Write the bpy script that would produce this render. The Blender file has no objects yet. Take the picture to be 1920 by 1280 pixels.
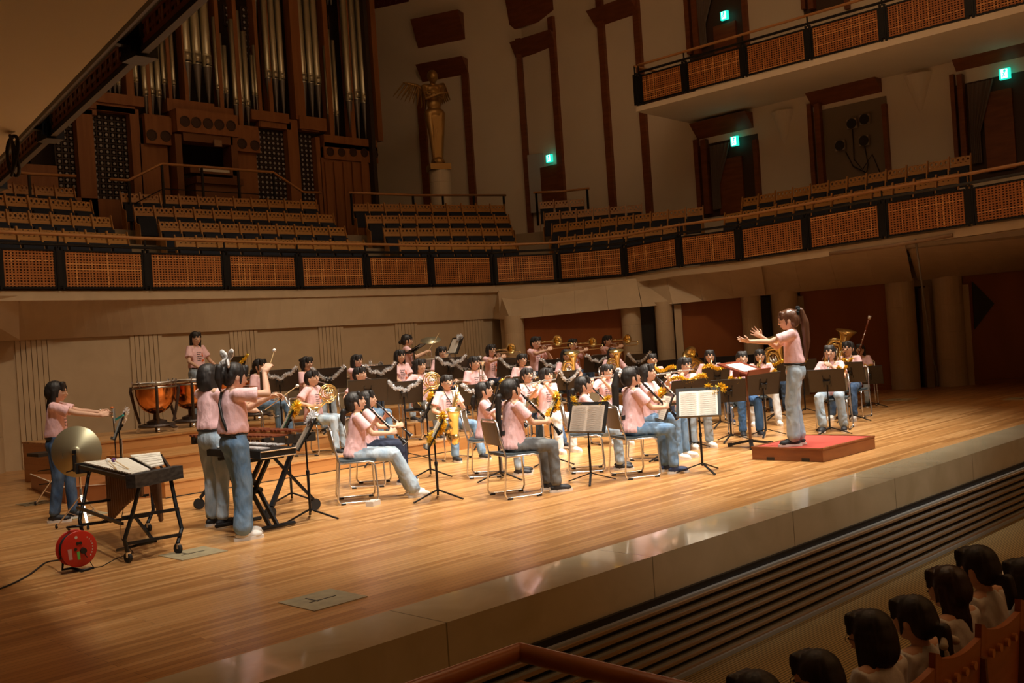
import bpy, math, random
from mathutils import Vector, Matrix
from mathutils.bvhtree import BVHTree
V=Vector
PI=math.pi
scn=bpy.context.scene
COL=scn.collection
# ------------------------------------------------------------ camera
FPX=1950.0; CH=1.62; ROLL=math.atan(.067); AZ=math.radians(44.6)
_f=V((math.cos(AZ),math.sin(AZ),0)); _r=V((math.sin(AZ),-math.cos(AZ),0)); _u=V((0,0,1))
cam_d=bpy.data.cameras.new('camera'); cam=bpy.data.objects.new('camera',cam_d); COL.objects.link(cam)
cam_d.sensor_width=36.0; cam_d.lens=36.0*FPX/1920; cam_d.clip_start=.05; cam_d.clip_end=200
cr,sr=math.cos(ROLL),math.sin(ROLL)
xa=_r*cr-_u*sr; ya=_r*sr+_u*cr
cam.matrix_world=Matrix(((xa.x,ya.x,-_f.x,0),(xa.y,ya.y,-_f.y,0),(xa.z,ya.z,-_f.z,CH),(0,0,0,1)))
scn.camera=cam
def ray(x,y):
    u=x-960;v=640-y
    a=(u*cr+v*sr)/FPX; b=(-u*sr+v*cr)/FPX
    return V((_f.x+_r.x*a,_f.y+_r.y*a,b))
def atz(x,y,z):
    d=ray(x,y); t=(z-CH)/d.z; return V((d.x*t,d.y*t,z))
def aty(x,y,Y):
    d=ray(x,y); t=Y/d.y; return V((d.x*t,Y,CH+d.z*t))
def atx(x,y,X):
    d=ray(x,y); t=X/d.x; return V((X,d.y*t,CH+d.z*t))
def ats(x,y,s):
    d=ray(x,y); t=FPX/s; return V((d.x*t,d.y*t,CH+d.z*t))
# ------------------------------------------------------------ world, lights, exposure
w=bpy.data.worlds.new('world'); scn.world=w; w.use_nodes=True
w.node_tree.nodes['Background'].inputs[0].default_value=(.05,.028,.012,1)
w.node_tree.nodes['Background'].inputs[1].default_value=.1
vs=scn.view_settings; vs.view_transform='Standard'; vs.look='None'; vs.gamma=1; vs.use_curve_mapping=False
vs.exposure=-0.06
def aim(o,tgt):
    o.rotation_euler=(V(tgt)-o.location).to_track_quat('-Z','Y').to_euler()
def spot(loc,tgt,e,ang,blend=.6,col=(1,.92,.81),size=.35):
    l=bpy.data.lights.new('stage_light','SPOT'); l.energy=e; l.spot_size=math.radians(ang); l.spot_blend=blend; l.color=col; l.shadow_soft_size=size
    o=bpy.data.objects.new('stage_light',l); COL.objects.link(o); o.location=loc; aim(o,tgt); return o
def area(loc,tgt,e,sx,sy,col):  # unseen soft fill lamps, added to lift the walls and stage
    l=bpy.data.lights.new('fill_light','AREA'); l.shape='RECTANGLE'; l.size=sx; l.size_y=sy; l.energy=e; l.color=col
    o=bpy.data.objects.new('fill_light',l); COL.objects.link(o); o.location=loc; aim(o,tgt); return o
for (lx,ly,tx,ty,e) in ((6.5,6.5,7.8,8.8,3800),(9.5,6.5,9.5,9.0,5200),(12.5,6.5,12,8.5,5600),(15.0,7.0,14.2,9.0,4600),(8.5,10,8.8,12.5,2600),(13,10,12.8,12.5,3400)):
    spot((lx,ly,12.6),(tx,ty,0),e,42,.8)
for (lx,ly,tx,ty,e) in ((4,0,7.5,8,4000),(10.5,-2,10.5,8,4800),(16,0,13.3,8.3,4400)):
    spot((lx,ly,12.6),(tx,ty,.6),e,32,.7)
ORG=(1,.50,.20)
area((11.2,-6,13.2),(11.2,-6,0),260,14,9,ORG)
area((13,9,13.3),(13,9,0),120,10,8,ORG)
area((9.5,9.5,13.0),(9.5,11,0),170,12,6,(1,.72,.45))
spot((6.5,8,12.6),(7.5,13,1),1500,76,.9,(1,.84,.62))
spot((12.5,7,12.6),(13.5,13,1),1400,74,.9,(1,.84,.62))
spot((3.0,5.0,12.6),(4.2,9.0,0),2600,40,.8)
# ------------------------------------------------------------ object helpers
def link(o,parent=None):
    COL.objects.link(o)
    if parent is not None: o.parent=parent
    return o
def tag(o,label=None,cat=None,group=None,kind=None):
    if label: o['label']=label
    if cat: o['category']=cat
    if group: o['group']=group
    if kind: o['kind']=kind
    return o
def empty(name,loc=(0,0,0),rz=0,label=None,cat=None,group=None,M=None):
    o=bpy.data.objects.new(name,None); COL.objects.link(o); o.empty_display_size=.1
    if M is not None: o.matrix_world=M
    else: o.location=loc; o.rotation_euler=(0,0,rz)
    return tag(o,label,cat,group)
def copy_tree(o,parent=None):
    c=o.copy(); COL.objects.link(c)
    if parent is not None: c.parent=parent
    for ch in list(o.children): copy_tree(ch,c)
    return c
# ------------------------------------------------------------ materials
MATS={}
def mat(name,col,rough=.6,metal=0.0,spec=.5,emit=None,es=0,noise=None,bump=None,coat=0,sss=0):
    if name in MATS: return MATS[name]
    m=bpy.data.materials.new(name); m.use_nodes=True; nt=m.node_tree; b=nt.nodes['Principled BSDF']
    b.inputs['Base Color'].default_value=(*col,1); b.inputs['Roughness'].default_value=rough; b.inputs['Metallic'].default_value=metal
    b.inputs['Specular IOR Level'].default_value=spec
    if coat: b.inputs['Coat Weight'].default_value=coat
    if emit: b.inputs['Emission Color'].default_value=(*emit,1); b.inputs['Emission Strength'].default_value=es
    if noise:   # (scale xyz, colour2, detail)
        sc,c2=noise[0],noise[1]
        tc=nt.nodes.new('ShaderNodeTexCoord'); mp=nt.nodes.new('ShaderNodeMapping'); nz=nt.nodes.new('ShaderNodeTexNoise'); rp=nt.nodes.new('ShaderNodeValToRGB')
        nt.links.new(tc.outputs['Object'],mp.inputs[0]); mp.inputs['Scale'].default_value=sc; nt.links.new(mp.outputs[0],nz.inputs[0])
        nz.inputs['Scale'].default_value=1; nz.inputs['Detail'].default_value=4
        rp.color_ramp.elements[0].position=.35; rp.color_ramp.elements[1].position=.65
        rp.color_ramp.elements[0].color=(*col,1); rp.color_ramp.elements[1].color=(*c2,1)
        nt.links.new(nz.outputs['Fac'],rp.inputs[0]); nt.links.new(rp.outputs[0],b.inputs['Base Color'])
        if bump:
            bp=nt.nodes.new('ShaderNodeBump'); bp.inputs['Strength'].default_value=bump; bp.inputs['Distance'].default_value=.03
            nt.links.new(nz.outputs['Fac'],bp.inputs['Height']); nt.links.new(bp.outputs[0],b.inputs['Normal'])
    MATS[name]=m; return m
def planks(name,cols,size,rough,rot=0,grain=True,joint=.35,bw=1.2,rh=.06,coords='Object',mort=.0015,coat=0):
    m=bpy.data.materials.new(name); m.use_nodes=True; nt=m.node_tree; b=nt.nodes['Principled BSDF']; b.inputs['Roughness'].default_value=rough
    if coat: b.inputs['Coat Weight'].default_value=coat; b.inputs['Coat Roughness'].default_value=.15
    tc=nt.nodes.new('ShaderNodeTexCoord'); mp=nt.nodes.new('ShaderNodeMapping'); nt.links.new(tc.outputs[coords],mp.inputs[0]); mp.inputs['Rotation'].default_value=rot if isinstance(rot,tuple) else (0,0,rot)
    br=nt.nodes.new('ShaderNodeTexBrick'); nt.links.new(mp.outputs[0],br.inputs['Vector'])
    br.inputs['Scale'].default_value=1; br.inputs['Brick Width'].default_value=bw; br.inputs['Row Height'].default_value=rh; br.inputs['Mortar Size'].default_value=mort; br.offset=.37; br.offset_frequency=2
    br.inputs['Color1'].default_value=(0,0,0,1); br.inputs['Color2'].default_value=(1,1,1,1); br.inputs['Mortar'].default_value=(joint,)*3+(1,)
    mp2=nt.nodes.new('ShaderNodeMapping'); nt.links.new(mp.outputs[0],mp2.inputs[0]); mp2.inputs['Scale'].default_value=(1.2,25,25)
    nz=nt.nodes.new('ShaderNodeTexNoise'); nt.links.new(mp2.outputs[0],nz.inputs[0]); nz.inputs['Scale'].default_value=1; nz.inputs['Detail'].default_value=5
    mx=nt.nodes.new('ShaderNodeMath'); mx.operation='MULTIPLY_ADD'; nt.links.new(nz.outputs['Fac'],mx.inputs[0]); mx.inputs[1].default_value=.5 if grain else 0
    sp=nt.nodes.new('ShaderNodeMath'); sp.operation='MULTIPLY'; sp.inputs[1].default_value=.6; nt.links.new(br.outputs['Color'],sp.inputs[0]); nt.links.new(sp.outputs[0],mx.inputs[2])
    rp=nt.nodes.new('ShaderNodeValToRGB'); nt.links.new(mx.outputs[0],rp.inputs[0])
    e=rp.color_ramp.elements; e[0].position=.1; e[0].color=(*cols[0],1); e[1].position=.95; e[1].color=(*cols[2],1); k=e.new(.5); k.color=(*cols[1],1)
    mm=nt.nodes.new('ShaderNodeMixRGB'); mm.blend_type='MIX'; nt.links.new(br.outputs['Fac'],mm.inputs[0]); nt.links.new(rp.outputs[0],mm.inputs[1]); mm.inputs[2].default_value=(*[c*.35 for c in cols[0]],1)
    nt.links.new(mm.outputs[0],b.inputs['Base Color']); MATS[name]=m; return m
FLOORW=planks('stage_wood',[(.29,.125,.036),(.50,.245,.078),(.66,.37,.145)],1,.32,bw=1.5,rh=.062,coat=.15)
RISERW=planks('riser_wood',[(.40,.17,.05),(.52,.24,.075),(.60,.31,.11)],1,.35,rot=(PI/2,0,0),bw=1.6,rh=.09,mort=.0008)
def slabmat(name,c1,c2,bw,rh,rough,rot=0,jc=.5,coat=0):
    m=bpy.data.materials.new(name); m.use_nodes=True; nt=m.node_tree; b=nt.nodes['Principled BSDF']; b.inputs['Roughness'].default_value=rough
    if coat: b.inputs['Coat Weight'].default_value=coat; b.inputs['Coat Roughness'].default_value=.05
    tc=nt.nodes.new('ShaderNodeTexCoord'); mp=nt.nodes.new('ShaderNodeMapping'); nt.links.new(tc.outputs['Object'],mp.inputs[0]); mp.inputs['Rotation'].default_value=rot if isinstance(rot,tuple) else (0,0,rot)
    br=nt.nodes.new('ShaderNodeTexBrick'); nt.links.new(mp.outputs[0],br.inputs['Vector']); br.offset=0
    br.inputs['Scale'].default_value=1; br.inputs['Brick Width'].default_value=bw; br.inputs['Row Height'].default_value=rh; br.inputs['Mortar Size'].default_value=.006
    nz=nt.nodes.new('ShaderNodeTexNoise'); nt.links.new(tc.outputs['Object'],nz.inputs[0]); nz.inputs['Scale'].default_value=2.2; nz.inputs['Detail'].default_value=6; nz.inputs['Distortion'].default_value=.8
    rp=nt.nodes.new('ShaderNodeValToRGB'); nt.links.new(nz.outputs['Fac'],rp.inputs[0]); rp.color_ramp.elements[0].position=.3; rp.color_ramp.elements[1].position=.7
    rp.color_ramp.elements[0].color=(*c1,1); rp.color_ramp.elements[1].color=(*c2,1)
    mm=nt.nodes.new('ShaderNodeMixRGB'); nt.links.new(br.outputs['Fac'],mm.inputs[0]); nt.links.new(rp.outputs[0],mm.inputs[1]); mm.inputs[2].default_value=(*[c*jc for c in c1],1)
    nt.links.new(mm.outputs[0],b.inputs['Base Color']); MATS[name]=m; return m
MARBLE=slabmat('polished_marble',(.56,.47,.29),(.68,.58,.38),2.0,50,.16,coat=.6)
STONE=slabmat('beige_stone',(.50,.39,.25),(.56,.44,.29),1.2,50,.7,rot=(PI/2,0,0))
STONEF=slabmat('fascia_stone',(.50,.38,.24),(.57,.44,.28),50,50,.7)
CREAM=mat('cream_plaster',(.78,.70,.56),.8,noise=((.8,.8,.8),(.74,.66,.52)))
SOFFIT=mat('cream_soffit',(.80,.70,.50),.8)
DWOOD=mat('dark_red_wood',(.22,.07,.022),.45,noise=((2,2,14),(.17,.05,.017)))
ORGW=mat('organ_wood',(.30,.12,.035),.5,noise=((9,9,.8),(.24,.09,.025)))
ORGD=mat('organ_wood_dark',(.17,.065,.02),.5)
PANELW=mat('brown_wall_panel',(.30,.09,.02),.4,noise=((1.5,1.5,.5),(.25,.07,.016)))
TRIMW=mat('wood_trim',(.42,.20,.07),.4)
SEATW=mat('seat_wood',(.50,.24,.06),.4,noise=((3,3,20),(.43,.20,.05)))
SEATB=mat('seat_cushion',(.018,.022,.035),.9)
BLKM=mat('black_metal',(.012,.013,.015),.4,metal=.3)
BLKP=mat('black_paint',(.014,.013,.012),.45)
BRNB=mat('stand_back',(.028,.018,.011),.45)
CHROME=mat('chrome',(.82,.80,.76),.2,metal=.9)
STEELD=mat('dull_steel',(.42,.40,.38),.3,metal=1)
BRASS=mat('brass',(.96,.76,.34),.2,metal=.92)
BRASSR=mat('rose_brass',(.92,.62,.24),.2,metal=.92)
SILVER=mat('silver',(.88,.87,.84),.22,metal=.85)
COPPER=mat('copper',(.80,.33,.12),.16,metal=1)
GOLDT=mat('gold_tinsel',(1.0,.70,.08),.28,metal=.75)
SILVT=mat('silver_tinsel',(.95,.96,.98),.3,metal=.6)
EBONY=mat('ebony',(.012,.011,.011),.2)
RUBBER=mat('black_rubber',(.01,.01,.01),.7)
PAPER=mat('sheet_paper',(.72,.66,.55),.8)
BRONZE=mat('bronze_gilt',(.42,.26,.09),.4,metal=.7)
PIPE=mat('organ_pipe_tin',(.62,.60,.46),.34,metal=.8)
PIPEF=mat('organ_pipe_foot',(.20,.19,.18),.4,metal=.6)
CYM=mat('cymbal_bronze',(.46,.42,.27),.38,metal=.75)
SKIN=mat('skin',(.71,.44,.30),.6,spec=.35,noise=((6,6,6),(.67,.40,.27)))
HAIRK=mat('black_hair',(.010,.008,.007),.55,noise=((60,60,3),(.022,.016,.013)))
HAIRB=mat('brown_hair',(.085,.035,.018),.35,noise=((60,60,3),(.14,.06,.03)))
EYEM=mat('eye_dark',(.02,.012,.01),.25)
LIPM=mat('lip',(.55,.20,.17),.5)
PINK=mat('pink_shirt',(.91,.60,.61),.9,spec=.2,noise=((9,9,6),(.87,.55,.57)),bump=.7)
WHITEC=mat('white_cloth',(.75,.74,.72),.9,noise=((9,9,6),(.68,.67,.65)),bump=.6)
PRK=mat('print_dark',(.03,.03,.035),.8); PRO=mat('print_orange',(.85,.16,.03),.7)
def denim(n,c,c2,sc=(11,11,5)): return mat(n,c,.9,spec=.2,noise=(sc,c2),bump=.7)
DEN={'light':denim('denim_light',(.30,.40,.50),(.46,.54,.60)),'mid':denim('denim_mid',(.12,.22,.36),(.22,.33,.46)),'navy':mat('trousers_navy',(.012,.018,.045),.85,noise=((9,9,5),(.02,.028,.06)),bump=.6),
'dark':denim('denim_dark',(.04,.075,.15),(.10,.16,.26)),'blue':denim('trousers_blue',(.05,.12,.26),(.08,.17,.33)),'grey':mat('trousers_grey',(.11,.12,.13),.8,noise=((9,9,5),(.16,.17,.17)),bump=.7),
'white':denim('denim_white',(.58,.60,.60),(.70,.72,.72)),'black':mat('skirt_black',(.008,.008,.010),.8)}
SHOE={'white':mat('shoe_white',(.75,.73,.68),.6),'black':mat('shoe_black',(.015,.015,.018),.6),'navy':mat('shoe_navy',(.02,.035,.09),.6)}
SOLE=mat('shoe_sole',(.72,.68,.62),.7)
# ------------------------------------------------------------ mesh builder
class MB:
    def __init__(s): s.v=[];s.f=[];s.m=[];s.M=Matrix();s.mi=0
    def add(s,vs,fs):
        n=len(s.v); M=s.M
        s.v.extend([tuple(M@V(p)) for p in vs]); s.f.extend([tuple(i+n for i in f) for f in fs]); s.m.extend([s.mi]*len(fs)); return s
    def box(s,c,d,R=None):
        x,y,z=d[0]/2,d[1]/2,d[2]/2
        vs=[V((a,b,e)) for a in(-x,x) for b in(-y,y) for e in(-z,z)]
        if R is not None: vs=[R@p for p in vs]
        c=V(c); vs=[p+c for p in vs]
        return s.add(vs,[(0,1,3,2),(4,6,7,5),(0,4,5,1),(2,3,7,6),(0,2,6,4),(1,5,7,3)])
    def bar(s,p,q,w,h=None,up=(0,0,1)):
        p=V(p);q=V(q);d=q-p;L=d.length
        if L<1e-6: return s
        d.normalize(); up=V(up)
        if abs(d.dot(up))>.98: up=V((0,1,0)) if abs(d.y)<.9 else V((1,0,0))
        x=d.cross(up).normalized(); z=x.cross(d)
        R=Matrix((x,d,z)).transposed()
        return s.box((p+q)/2,(w,L,h or w),R)
    def prism(s,pts,z0,z1):
        n=len(pts); vs=[(p[0],p[1],z0) for p in pts]+[(p[0],p[1],z1) for p in pts]
        return s.add(vs,[tuple(range(n))[::-1],tuple(range(n,2*n))]+[(i,(i+1)%n,(i+1)%n+n,i+n) for i in range(n)])
    def poly(s,pts,th):  # planar polygon in 3D with thickness vector th
        n=len(pts); th=V(th); vs=[V(p) for p in pts]+[V(p)+th for p in pts]
        return s.add(vs,[tuple(range(n))[::-1],tuple(range(n,2*n))]+[(i,(i+1)%n,(i+1)%n+n,i+n) for i in range(n)])
    def tube(s,path,r,n=8,closed=False,cap=True):
        P=[V(p) for p in path]; k=len(P); R=r if isinstance(r,(list,tuple)) else [r]*k
        T=[]
        for i in range(k):
            a=P[(i-1)%k] if (closed or i>0) else P[i]; b=P[(i+1)%k] if (closed or i<k-1) else P[i]
            d=b-a; T.append(d.normalized() if d.length>1e-9 else V((0,0,1)))
        u=T[0].orthogonal().normalized(); vs=[]
        for i in range(k):
            u=(u-T[i]*u.dot(T[i])); u=u.normalized() if u.length>1e-6 else T[i].orthogonal().normalized()
            w_=T[i].cross(u)
            for j in range(n):
                a=2*PI*j/n; vs.append(P[i]+(u*math.cos(a)+w_*math.sin(a))*R[i])
        fs=[]
        for i in range(k if closed else k-1):
            i2=(i+1)%k
            for j in range(n): fs.append((i*n+j,i*n+(j+1)%n,i2*n+(j+1)%n,i2*n+j))
        if cap and not closed: fs.append(tuple(range(n))[::-1]); fs.append(tuple((k-1)*n+j for j in range(n)))
        return s.add(vs,fs)
    def cap(s,p,q,r0,r1=None,n=12,sx=1):
        r1=r0 if r1 is None else r1; p=V(p);q=V(q);d=q-p; L=d.length
        d=d.normalized() if L>1e-6 else V((0,0,1))
        path=[];rad=[]
        for a in (-80,-50,-20): path.append(p+d*r0*math.sin(math.radians(a))); rad.append(r0*math.cos(math.radians(a)))
        path.append(p);rad.append(r0);path.append(p+d*max(L,1e-4));rad.append(r1)
        for a in (20,50,80): path.append(p+d*(L+r1*math.sin(math.radians(a)))); rad.append(r1*math.cos(math.radians(a)))
        return s.tube(path,rad,n)
    def ell(s,c,r,M3=None,n=16,m=10):
        vs=[];c=V(c)
        for i in range(1,m):
            a=PI*i/m
            for j in range(n):
                b=2*PI*j/n; p=V((r[0]*math.sin(a)*math.cos(b),r[1]*math.sin(a)*math.sin(b),r[2]*math.cos(a)))
                vs.append(c+(M3@p if M3 is not None else p))
        t=len(vs); a_=V((0,0,r[2])); b_=V((0,0,-r[2]))
        vs+= [c+(M3@a_ if M3 is not None else a_), c+(M3@b_ if M3 is not None else b_)]
        fs=[]
        for i in range(m-2):
            for j in range(n): fs.append((i*n+j,(i+1)*n+j,(i+1)*n+(j+1)%n,i*n+(j+1)%n))
        for j in range(n): fs.append((t,j,(j+1)%n)); fs.append((t+1,(m-2)*n+(j+1)%n,(m-2)*n+j))
        return s.add(vs,fs)
    def lathe(s,prof,n=24,o=(0,0,0),ax=(0,0,1),cap=True):
        ax=V(ax).normalized(); return s.tube([V(o)+ax*h for r,h in prof],[max(r,1e-4) for r,h in prof],n,cap=cap)
    def lathe2(s,prof,n=24,o=(0,0,0),ax=(0,0,1)):
        # arbitrary profile (allows folding back) without tangent trouble
        ax=V(ax).normalized(); u=ax.orthogonal().normalized(); w_=ax.cross(u); o=V(o); vs=[];k=len(prof)
        for r,h in prof:
            for j in range(n):
                a=2*PI*j/n; vs.append(o+ax*h+(u*math.cos(a)+w_*math.sin(a))*max(r,1e-4))
        fs=[(i*n+j,i*n+(j+1)%n,(i+1)*n+(j+1)%n,(i+1)*n+j) for i in range(k-1) for j in range(n)]
        return s.add(vs,fs)
    def mesh(s,name,mats,smooth=False):
        me=bpy.data.meshes.new(name); me.from_pydata(s.v,[],s.f)
        for m in (mats if isinstance(mats,(list,tuple)) else [mats]): me.materials.append(m)
        me.polygons.foreach_set('material_index',s.m)
        if smooth: me.polygons.foreach_set('use_smooth',[True]*len(s.f))
        me.update(); return me
    def build(s,name,mats,parent=None,smooth=False,kind=None):
        o=bpy.data.objects.new(name,s.mesh(name,mats,smooth)); link(o,parent)
        if kind: o['kind']=kind
        return o
def struct(name,mb,m,parent=None,smooth=False):
    o=mb.build(name,m,parent,smooth); 
    if parent is None: o['kind']='structure'
    return o
ORD=['first','second','third','fourth','fifth','sixth','seventh','eighth','ninth','tenth','eleventh','twelfth','thirteenth','fourteenth','fifteenth','sixteenth']
# ============================================================ THE HALL
def obox(name,x0,x1,y0,y1,z0,z1,m,**k):
    return struct(name,MB().box(((x0+x1)/2,(y0+y1)/2,(z0+z1)/2),(x1-x0,y1-y0,z1-z0)),m,**k)
obox('floor',-4,27,5.17,21,-.12,0,FLOORW)
b=MB(); b.box((11.5,4.905,-.15),(31,.53,.30)); struct('trim_1',b,MARBLE)
# slatted front of the stage below the marble nosing
LOUV=mat('louvre_grey',(.40,.43,.43),.5); LOUB=mat('louvre_brown',(.36,.23,.12),.6)
b=MB(); b.mi=0; b.box((11.5,4.66,-.6),(31,.1,.6)); b.mi=0
for i in range(7):
    z=-.345-.082*i
    b.mi=1; b.box((11.5,4.60,z-.012),(31,.05,.018)); b.mi=2; b.box((11.5,4.585,z-.031),(31,.06,.020))
b.mi=1; b.box((11.5,4.58,-.885),(31,.09,.03))
struct('wall_front',b,[BLKP,LOUV,LOUB])
CARP=slabmat('striped_carpet',(.34,.235,.085),(.42,.30,.12),60,.028,.9,jc=.38); 
b=MB(); b.box((9,-3.7,-.95),(36,16.7,.1)); struct('floor',b,CARP)
# ---- lower stone walls
def lineX(P,Q,px,py):   # ray against the vertical plane through P,Q
    d=ray(px,py); dx,dy=Q[0]-P[0],Q[1]-P[1]; det=d.x*(-dy)+d.y*dx
    t=(P[0]*(-dy)+P[1]*dx)/det; return V((d.x*t,d.y*t,CH+d.z*t))
BP,BQ=(6.6,18.55),(17.2,18.0)
def backp(px): p=lineX(BP,BQ,px,760); return (p.x,p.y)
dB=V((BQ[0]-BP[0],BQ[1]-BP[1],0)).normalized(); nB=V((dB.y,-dB.x,0))
b=MB(); b.bar((2,18.79,1.2),(18.6,17.93,1.2),.2,2.4,up=(0,0,1))
struct('wall_back',b,STONEF)
def flute(px):
    c=backp(px); t=MB()
    for i in range(7):
        q=V((c[0],c[1],1.13))+dB*((i-3)*.088)+nB*.115
        t.bar(q-dB*.038,q+dB*.038,.03,2.26)
    return t
for k,px in enumerate((66,277,460,624,765,892)): struct('trim_%d'%(k+2),flute(px),STONEF)
# vertical joints of the stone panels between the flutes are in their own thin strips
RP,RQ=(16.9,16.75),(24.0,7.93)
dR=V((RQ[0]-RP[0],RQ[1]-RP[1],0)).normalized(); nR=V((-dR.y,dR.x,0)); nR=-nR if nR.dot(V((-1,-1,0)))<0 else nR
def rp(px,off=0,z=0):
    p=lineX(RP,RQ,px,650); return V((p.x,p.y,z))+nR*off
def zt(px): return 2.12+.30*max(0,(px-950))/970
b=MB(); b.bar(rp(935,-.75,1.4),V((27,4.2,1.4)),.1,2.8); struct('wall_right',b,STONEF)
def drum(px0,px1,name,off=.02):
    a=rp(px0);c=rp(px1);r=(c-a).length/2; o=(a+c)/2+nR*(off-r*.2); t=MB(); o.z=0; zt_=zt(px1)+.07
    z=0
    while z<zt_:
        h=min(.6,zt_-z); t.lathe2([(r*.985,z),(r,z+.008),(r,z+h-.008),(r*.985,z+h)],28,(o.x,o.y,0)); z+=.6
    return struct(name,t,STONEF,smooth=False)
nm=20
for (a,c) in ((948,985),(1168,1205),(1232,1266),(1395,1432),(1452,1502),(1668,1722),(1757,1812)):
    drum(a,c,'column_%d'%nm); nm+=1

t=MB(); t.lathe2([(.42,0),(.42,.6),(.413,.602),(.42,.605),(.42,1.2),(.413,1.202),(.42,1.205),(.42,1.8),(.413,1.802),(.42,1.805),(.42,2.3)],28,(5.98,18.55,0)); struct('column_1',t,STONEF)
k=0
for (a,c) in ((985,1170),(1283,1396),(1508,1670),(1816,2060)):
    p=rp(a,-.12);q=rp(c,-.12); t=MB(); zz=zt((a+c)/2)+.06
    p.z=q.z=zz/2; t.bar(p,q,.06,zz); k+=1
    t.bar(V((p.x,p.y,.04))+nR*.05,V((q.x,q.y,.04))+nR*.05,.05,.08)
    struct('door_%d'%k,t,PANELW)
# side cheeks between columns (stone reveals) and dark slots
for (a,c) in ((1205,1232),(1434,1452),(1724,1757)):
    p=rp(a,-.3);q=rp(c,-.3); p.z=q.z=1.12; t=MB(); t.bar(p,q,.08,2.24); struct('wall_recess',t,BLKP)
for a in (1275,1505,1505,1740,1740,1815): 
    p=rp(a,-.25,1.1);t=MB(); t.bar(p,p+nR*.30,.16,2.2); struct('trim_%d'%(30+a%97),t,STONEF)
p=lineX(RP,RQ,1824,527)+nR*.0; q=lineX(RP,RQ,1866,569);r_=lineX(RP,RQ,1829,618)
t=MB(); t.poly([p+nR*-.07,q+nR*-.07,r_+nR*-.07],nR*.02); tag(t.build('triangular_shadow',BLKP),'black triangular shadow patch on the brown wall panel at the far right of the stage','shadow patch')  # the dark triangle of shadow is built as a thin black panel
# ---- balcony front line
FRONT=[(-120,541),(0,543),(117,543),(279,543),(427,542),(563,541),(690,538.5),(810,536.5),(927,533.5),(1047,527),(1173,517),(1275,501),(1387,489),(1513,470),(1657,447),(1820,423.5),(2010,394)]
FP=[]
for (x,y) in FRONT:
    if x<1100: FP.append(atz(x,y,3.0))
    else: FP.append(atx(x,y,19.25 if x<1200 else 19.15))
LAST=V((19.1,2.0,3.25)); LAST2=V((19.0,-3,3.4))
FPX_=FP+[LAST,LAST2]
# slab
b=MB(); top=[(p.x,p.y) for p in FPX_]; 
poly=[(p.x,p.y,p.z-.02) for p in FPX_]+[(23.0,-3,3.38),(23.0,20.8,2.98),(21.2,26.5,2.98),(3.5,26.5,2.98),(3.3,16.2,2.98)]
n=len(poly); vs=[V(p) for p in poly]+[V(p)-V((0,0,.16)) for p in poly]
b.add(vs,[tuple(range(n)),tuple(range(n,2*n))[::-1]]+[(i,(i+1)%n,(i+1)%n+n,i+n) for i in range(n)])
struct('floor',b,STONEF)
# fascia stone below the balcony (leaning in slabs)
def slab4(name,ul,ur,lr,ll,th,m):
    b=MB(); vs=[ul,ur,lr,ll]; vs=vs+[v+th for v in vs]
    b.add(vs,[(0,1,2,3),(7,6,5,4),(0,4,5,1),(1,5,6,2),(2,6,7,3),(3,7,4,0)]); return struct(name,b,m)
def fr(px,back=.06,dz=-.1):   # balcony front at pixel column px
    best=None
    for i in range(len(FPX_)-1):
        P,Q=FPX_[i],FPX_[i+1]
        try: h=lineX(P,Q,px,500)
        except ZeroDivisionError: continue
        d=Q-P; s_=((h-P).to_2d()).dot(d.to_2d())/d.to_2d().length_squared
        if -.001<=s_<=1.001: best=P+d*s_
    d=best.normalized(); 
    return best+V((0,0,dz))+V((_f.x,_f.y,0))*back
nb=40; pts=[30+ (930-30)*i/nb for i in range(nb+1)]
th=V((.15,.35,.1))
FASC=STONEF
b=MB()
up=[fr(x) for x in pts]; lo=[V((*backp(x),2.2))+nB*.16 for x in pts]
for i in range(nb):
    j=.003
    vs=[up[i],up[i+1].lerp(up[i],j),lo[i+1].lerp(lo[i],j),lo[i]]
    vs=vs+[v+V((0,.3,0)) for v in vs]; b.add(vs,[(0,1,2,3),(7,6,5,4),(0,4,5,1),(1,5,6,2),(2,6,7,3),(3,7,4,0)])
struct('trim_10',b,FASC)
slab4('trim_11',fr(-110),fr(31,.0),V((*backp(30),2.2))+nB*.42,V((*backp(-120),2.2))+nB*.42,V((0,.3,0)),FASC)
slab4('trim_12',fr(931,.05),fr(962,.05),rp(961,.12,2.13),V((*backp(927),2.2))+nB*.16,V((.2,.3,0)),FASC)
segs=[(962,1192,961,1208),(1196,1428,1209,1438),(1432,1700,1440,1712),(1722,2005,1734,2020)]
for i,(u0,u1,l0,l1) in enumerate(segs):
    a=fr(u0,.30 if i else .06);c=fr(u1,.02); d=rp(l1,.32,zt(l1)); e=rp(l0,.10 if i else .12,zt(l0))
    N=4; b=MB()
    for k in range(N):
        A=a.lerp(c,k/N);C=a.lerp(c,(k+1)/N-.0015);D=e.lerp(d,(k+1)/N-.0015);E=e.lerp(d,k/N)
        vs=[A,C,D,E]; vs=vs+[v-nR*.3 for v in vs]; b.add(vs,[(0,1,2,3),(7,6,5,4),(0,4,5,1),(1,5,6,2),(2,6,7,3),(3,7,4,0)])
    struct('trim_%d'%(13+i),b,FASC)
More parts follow.
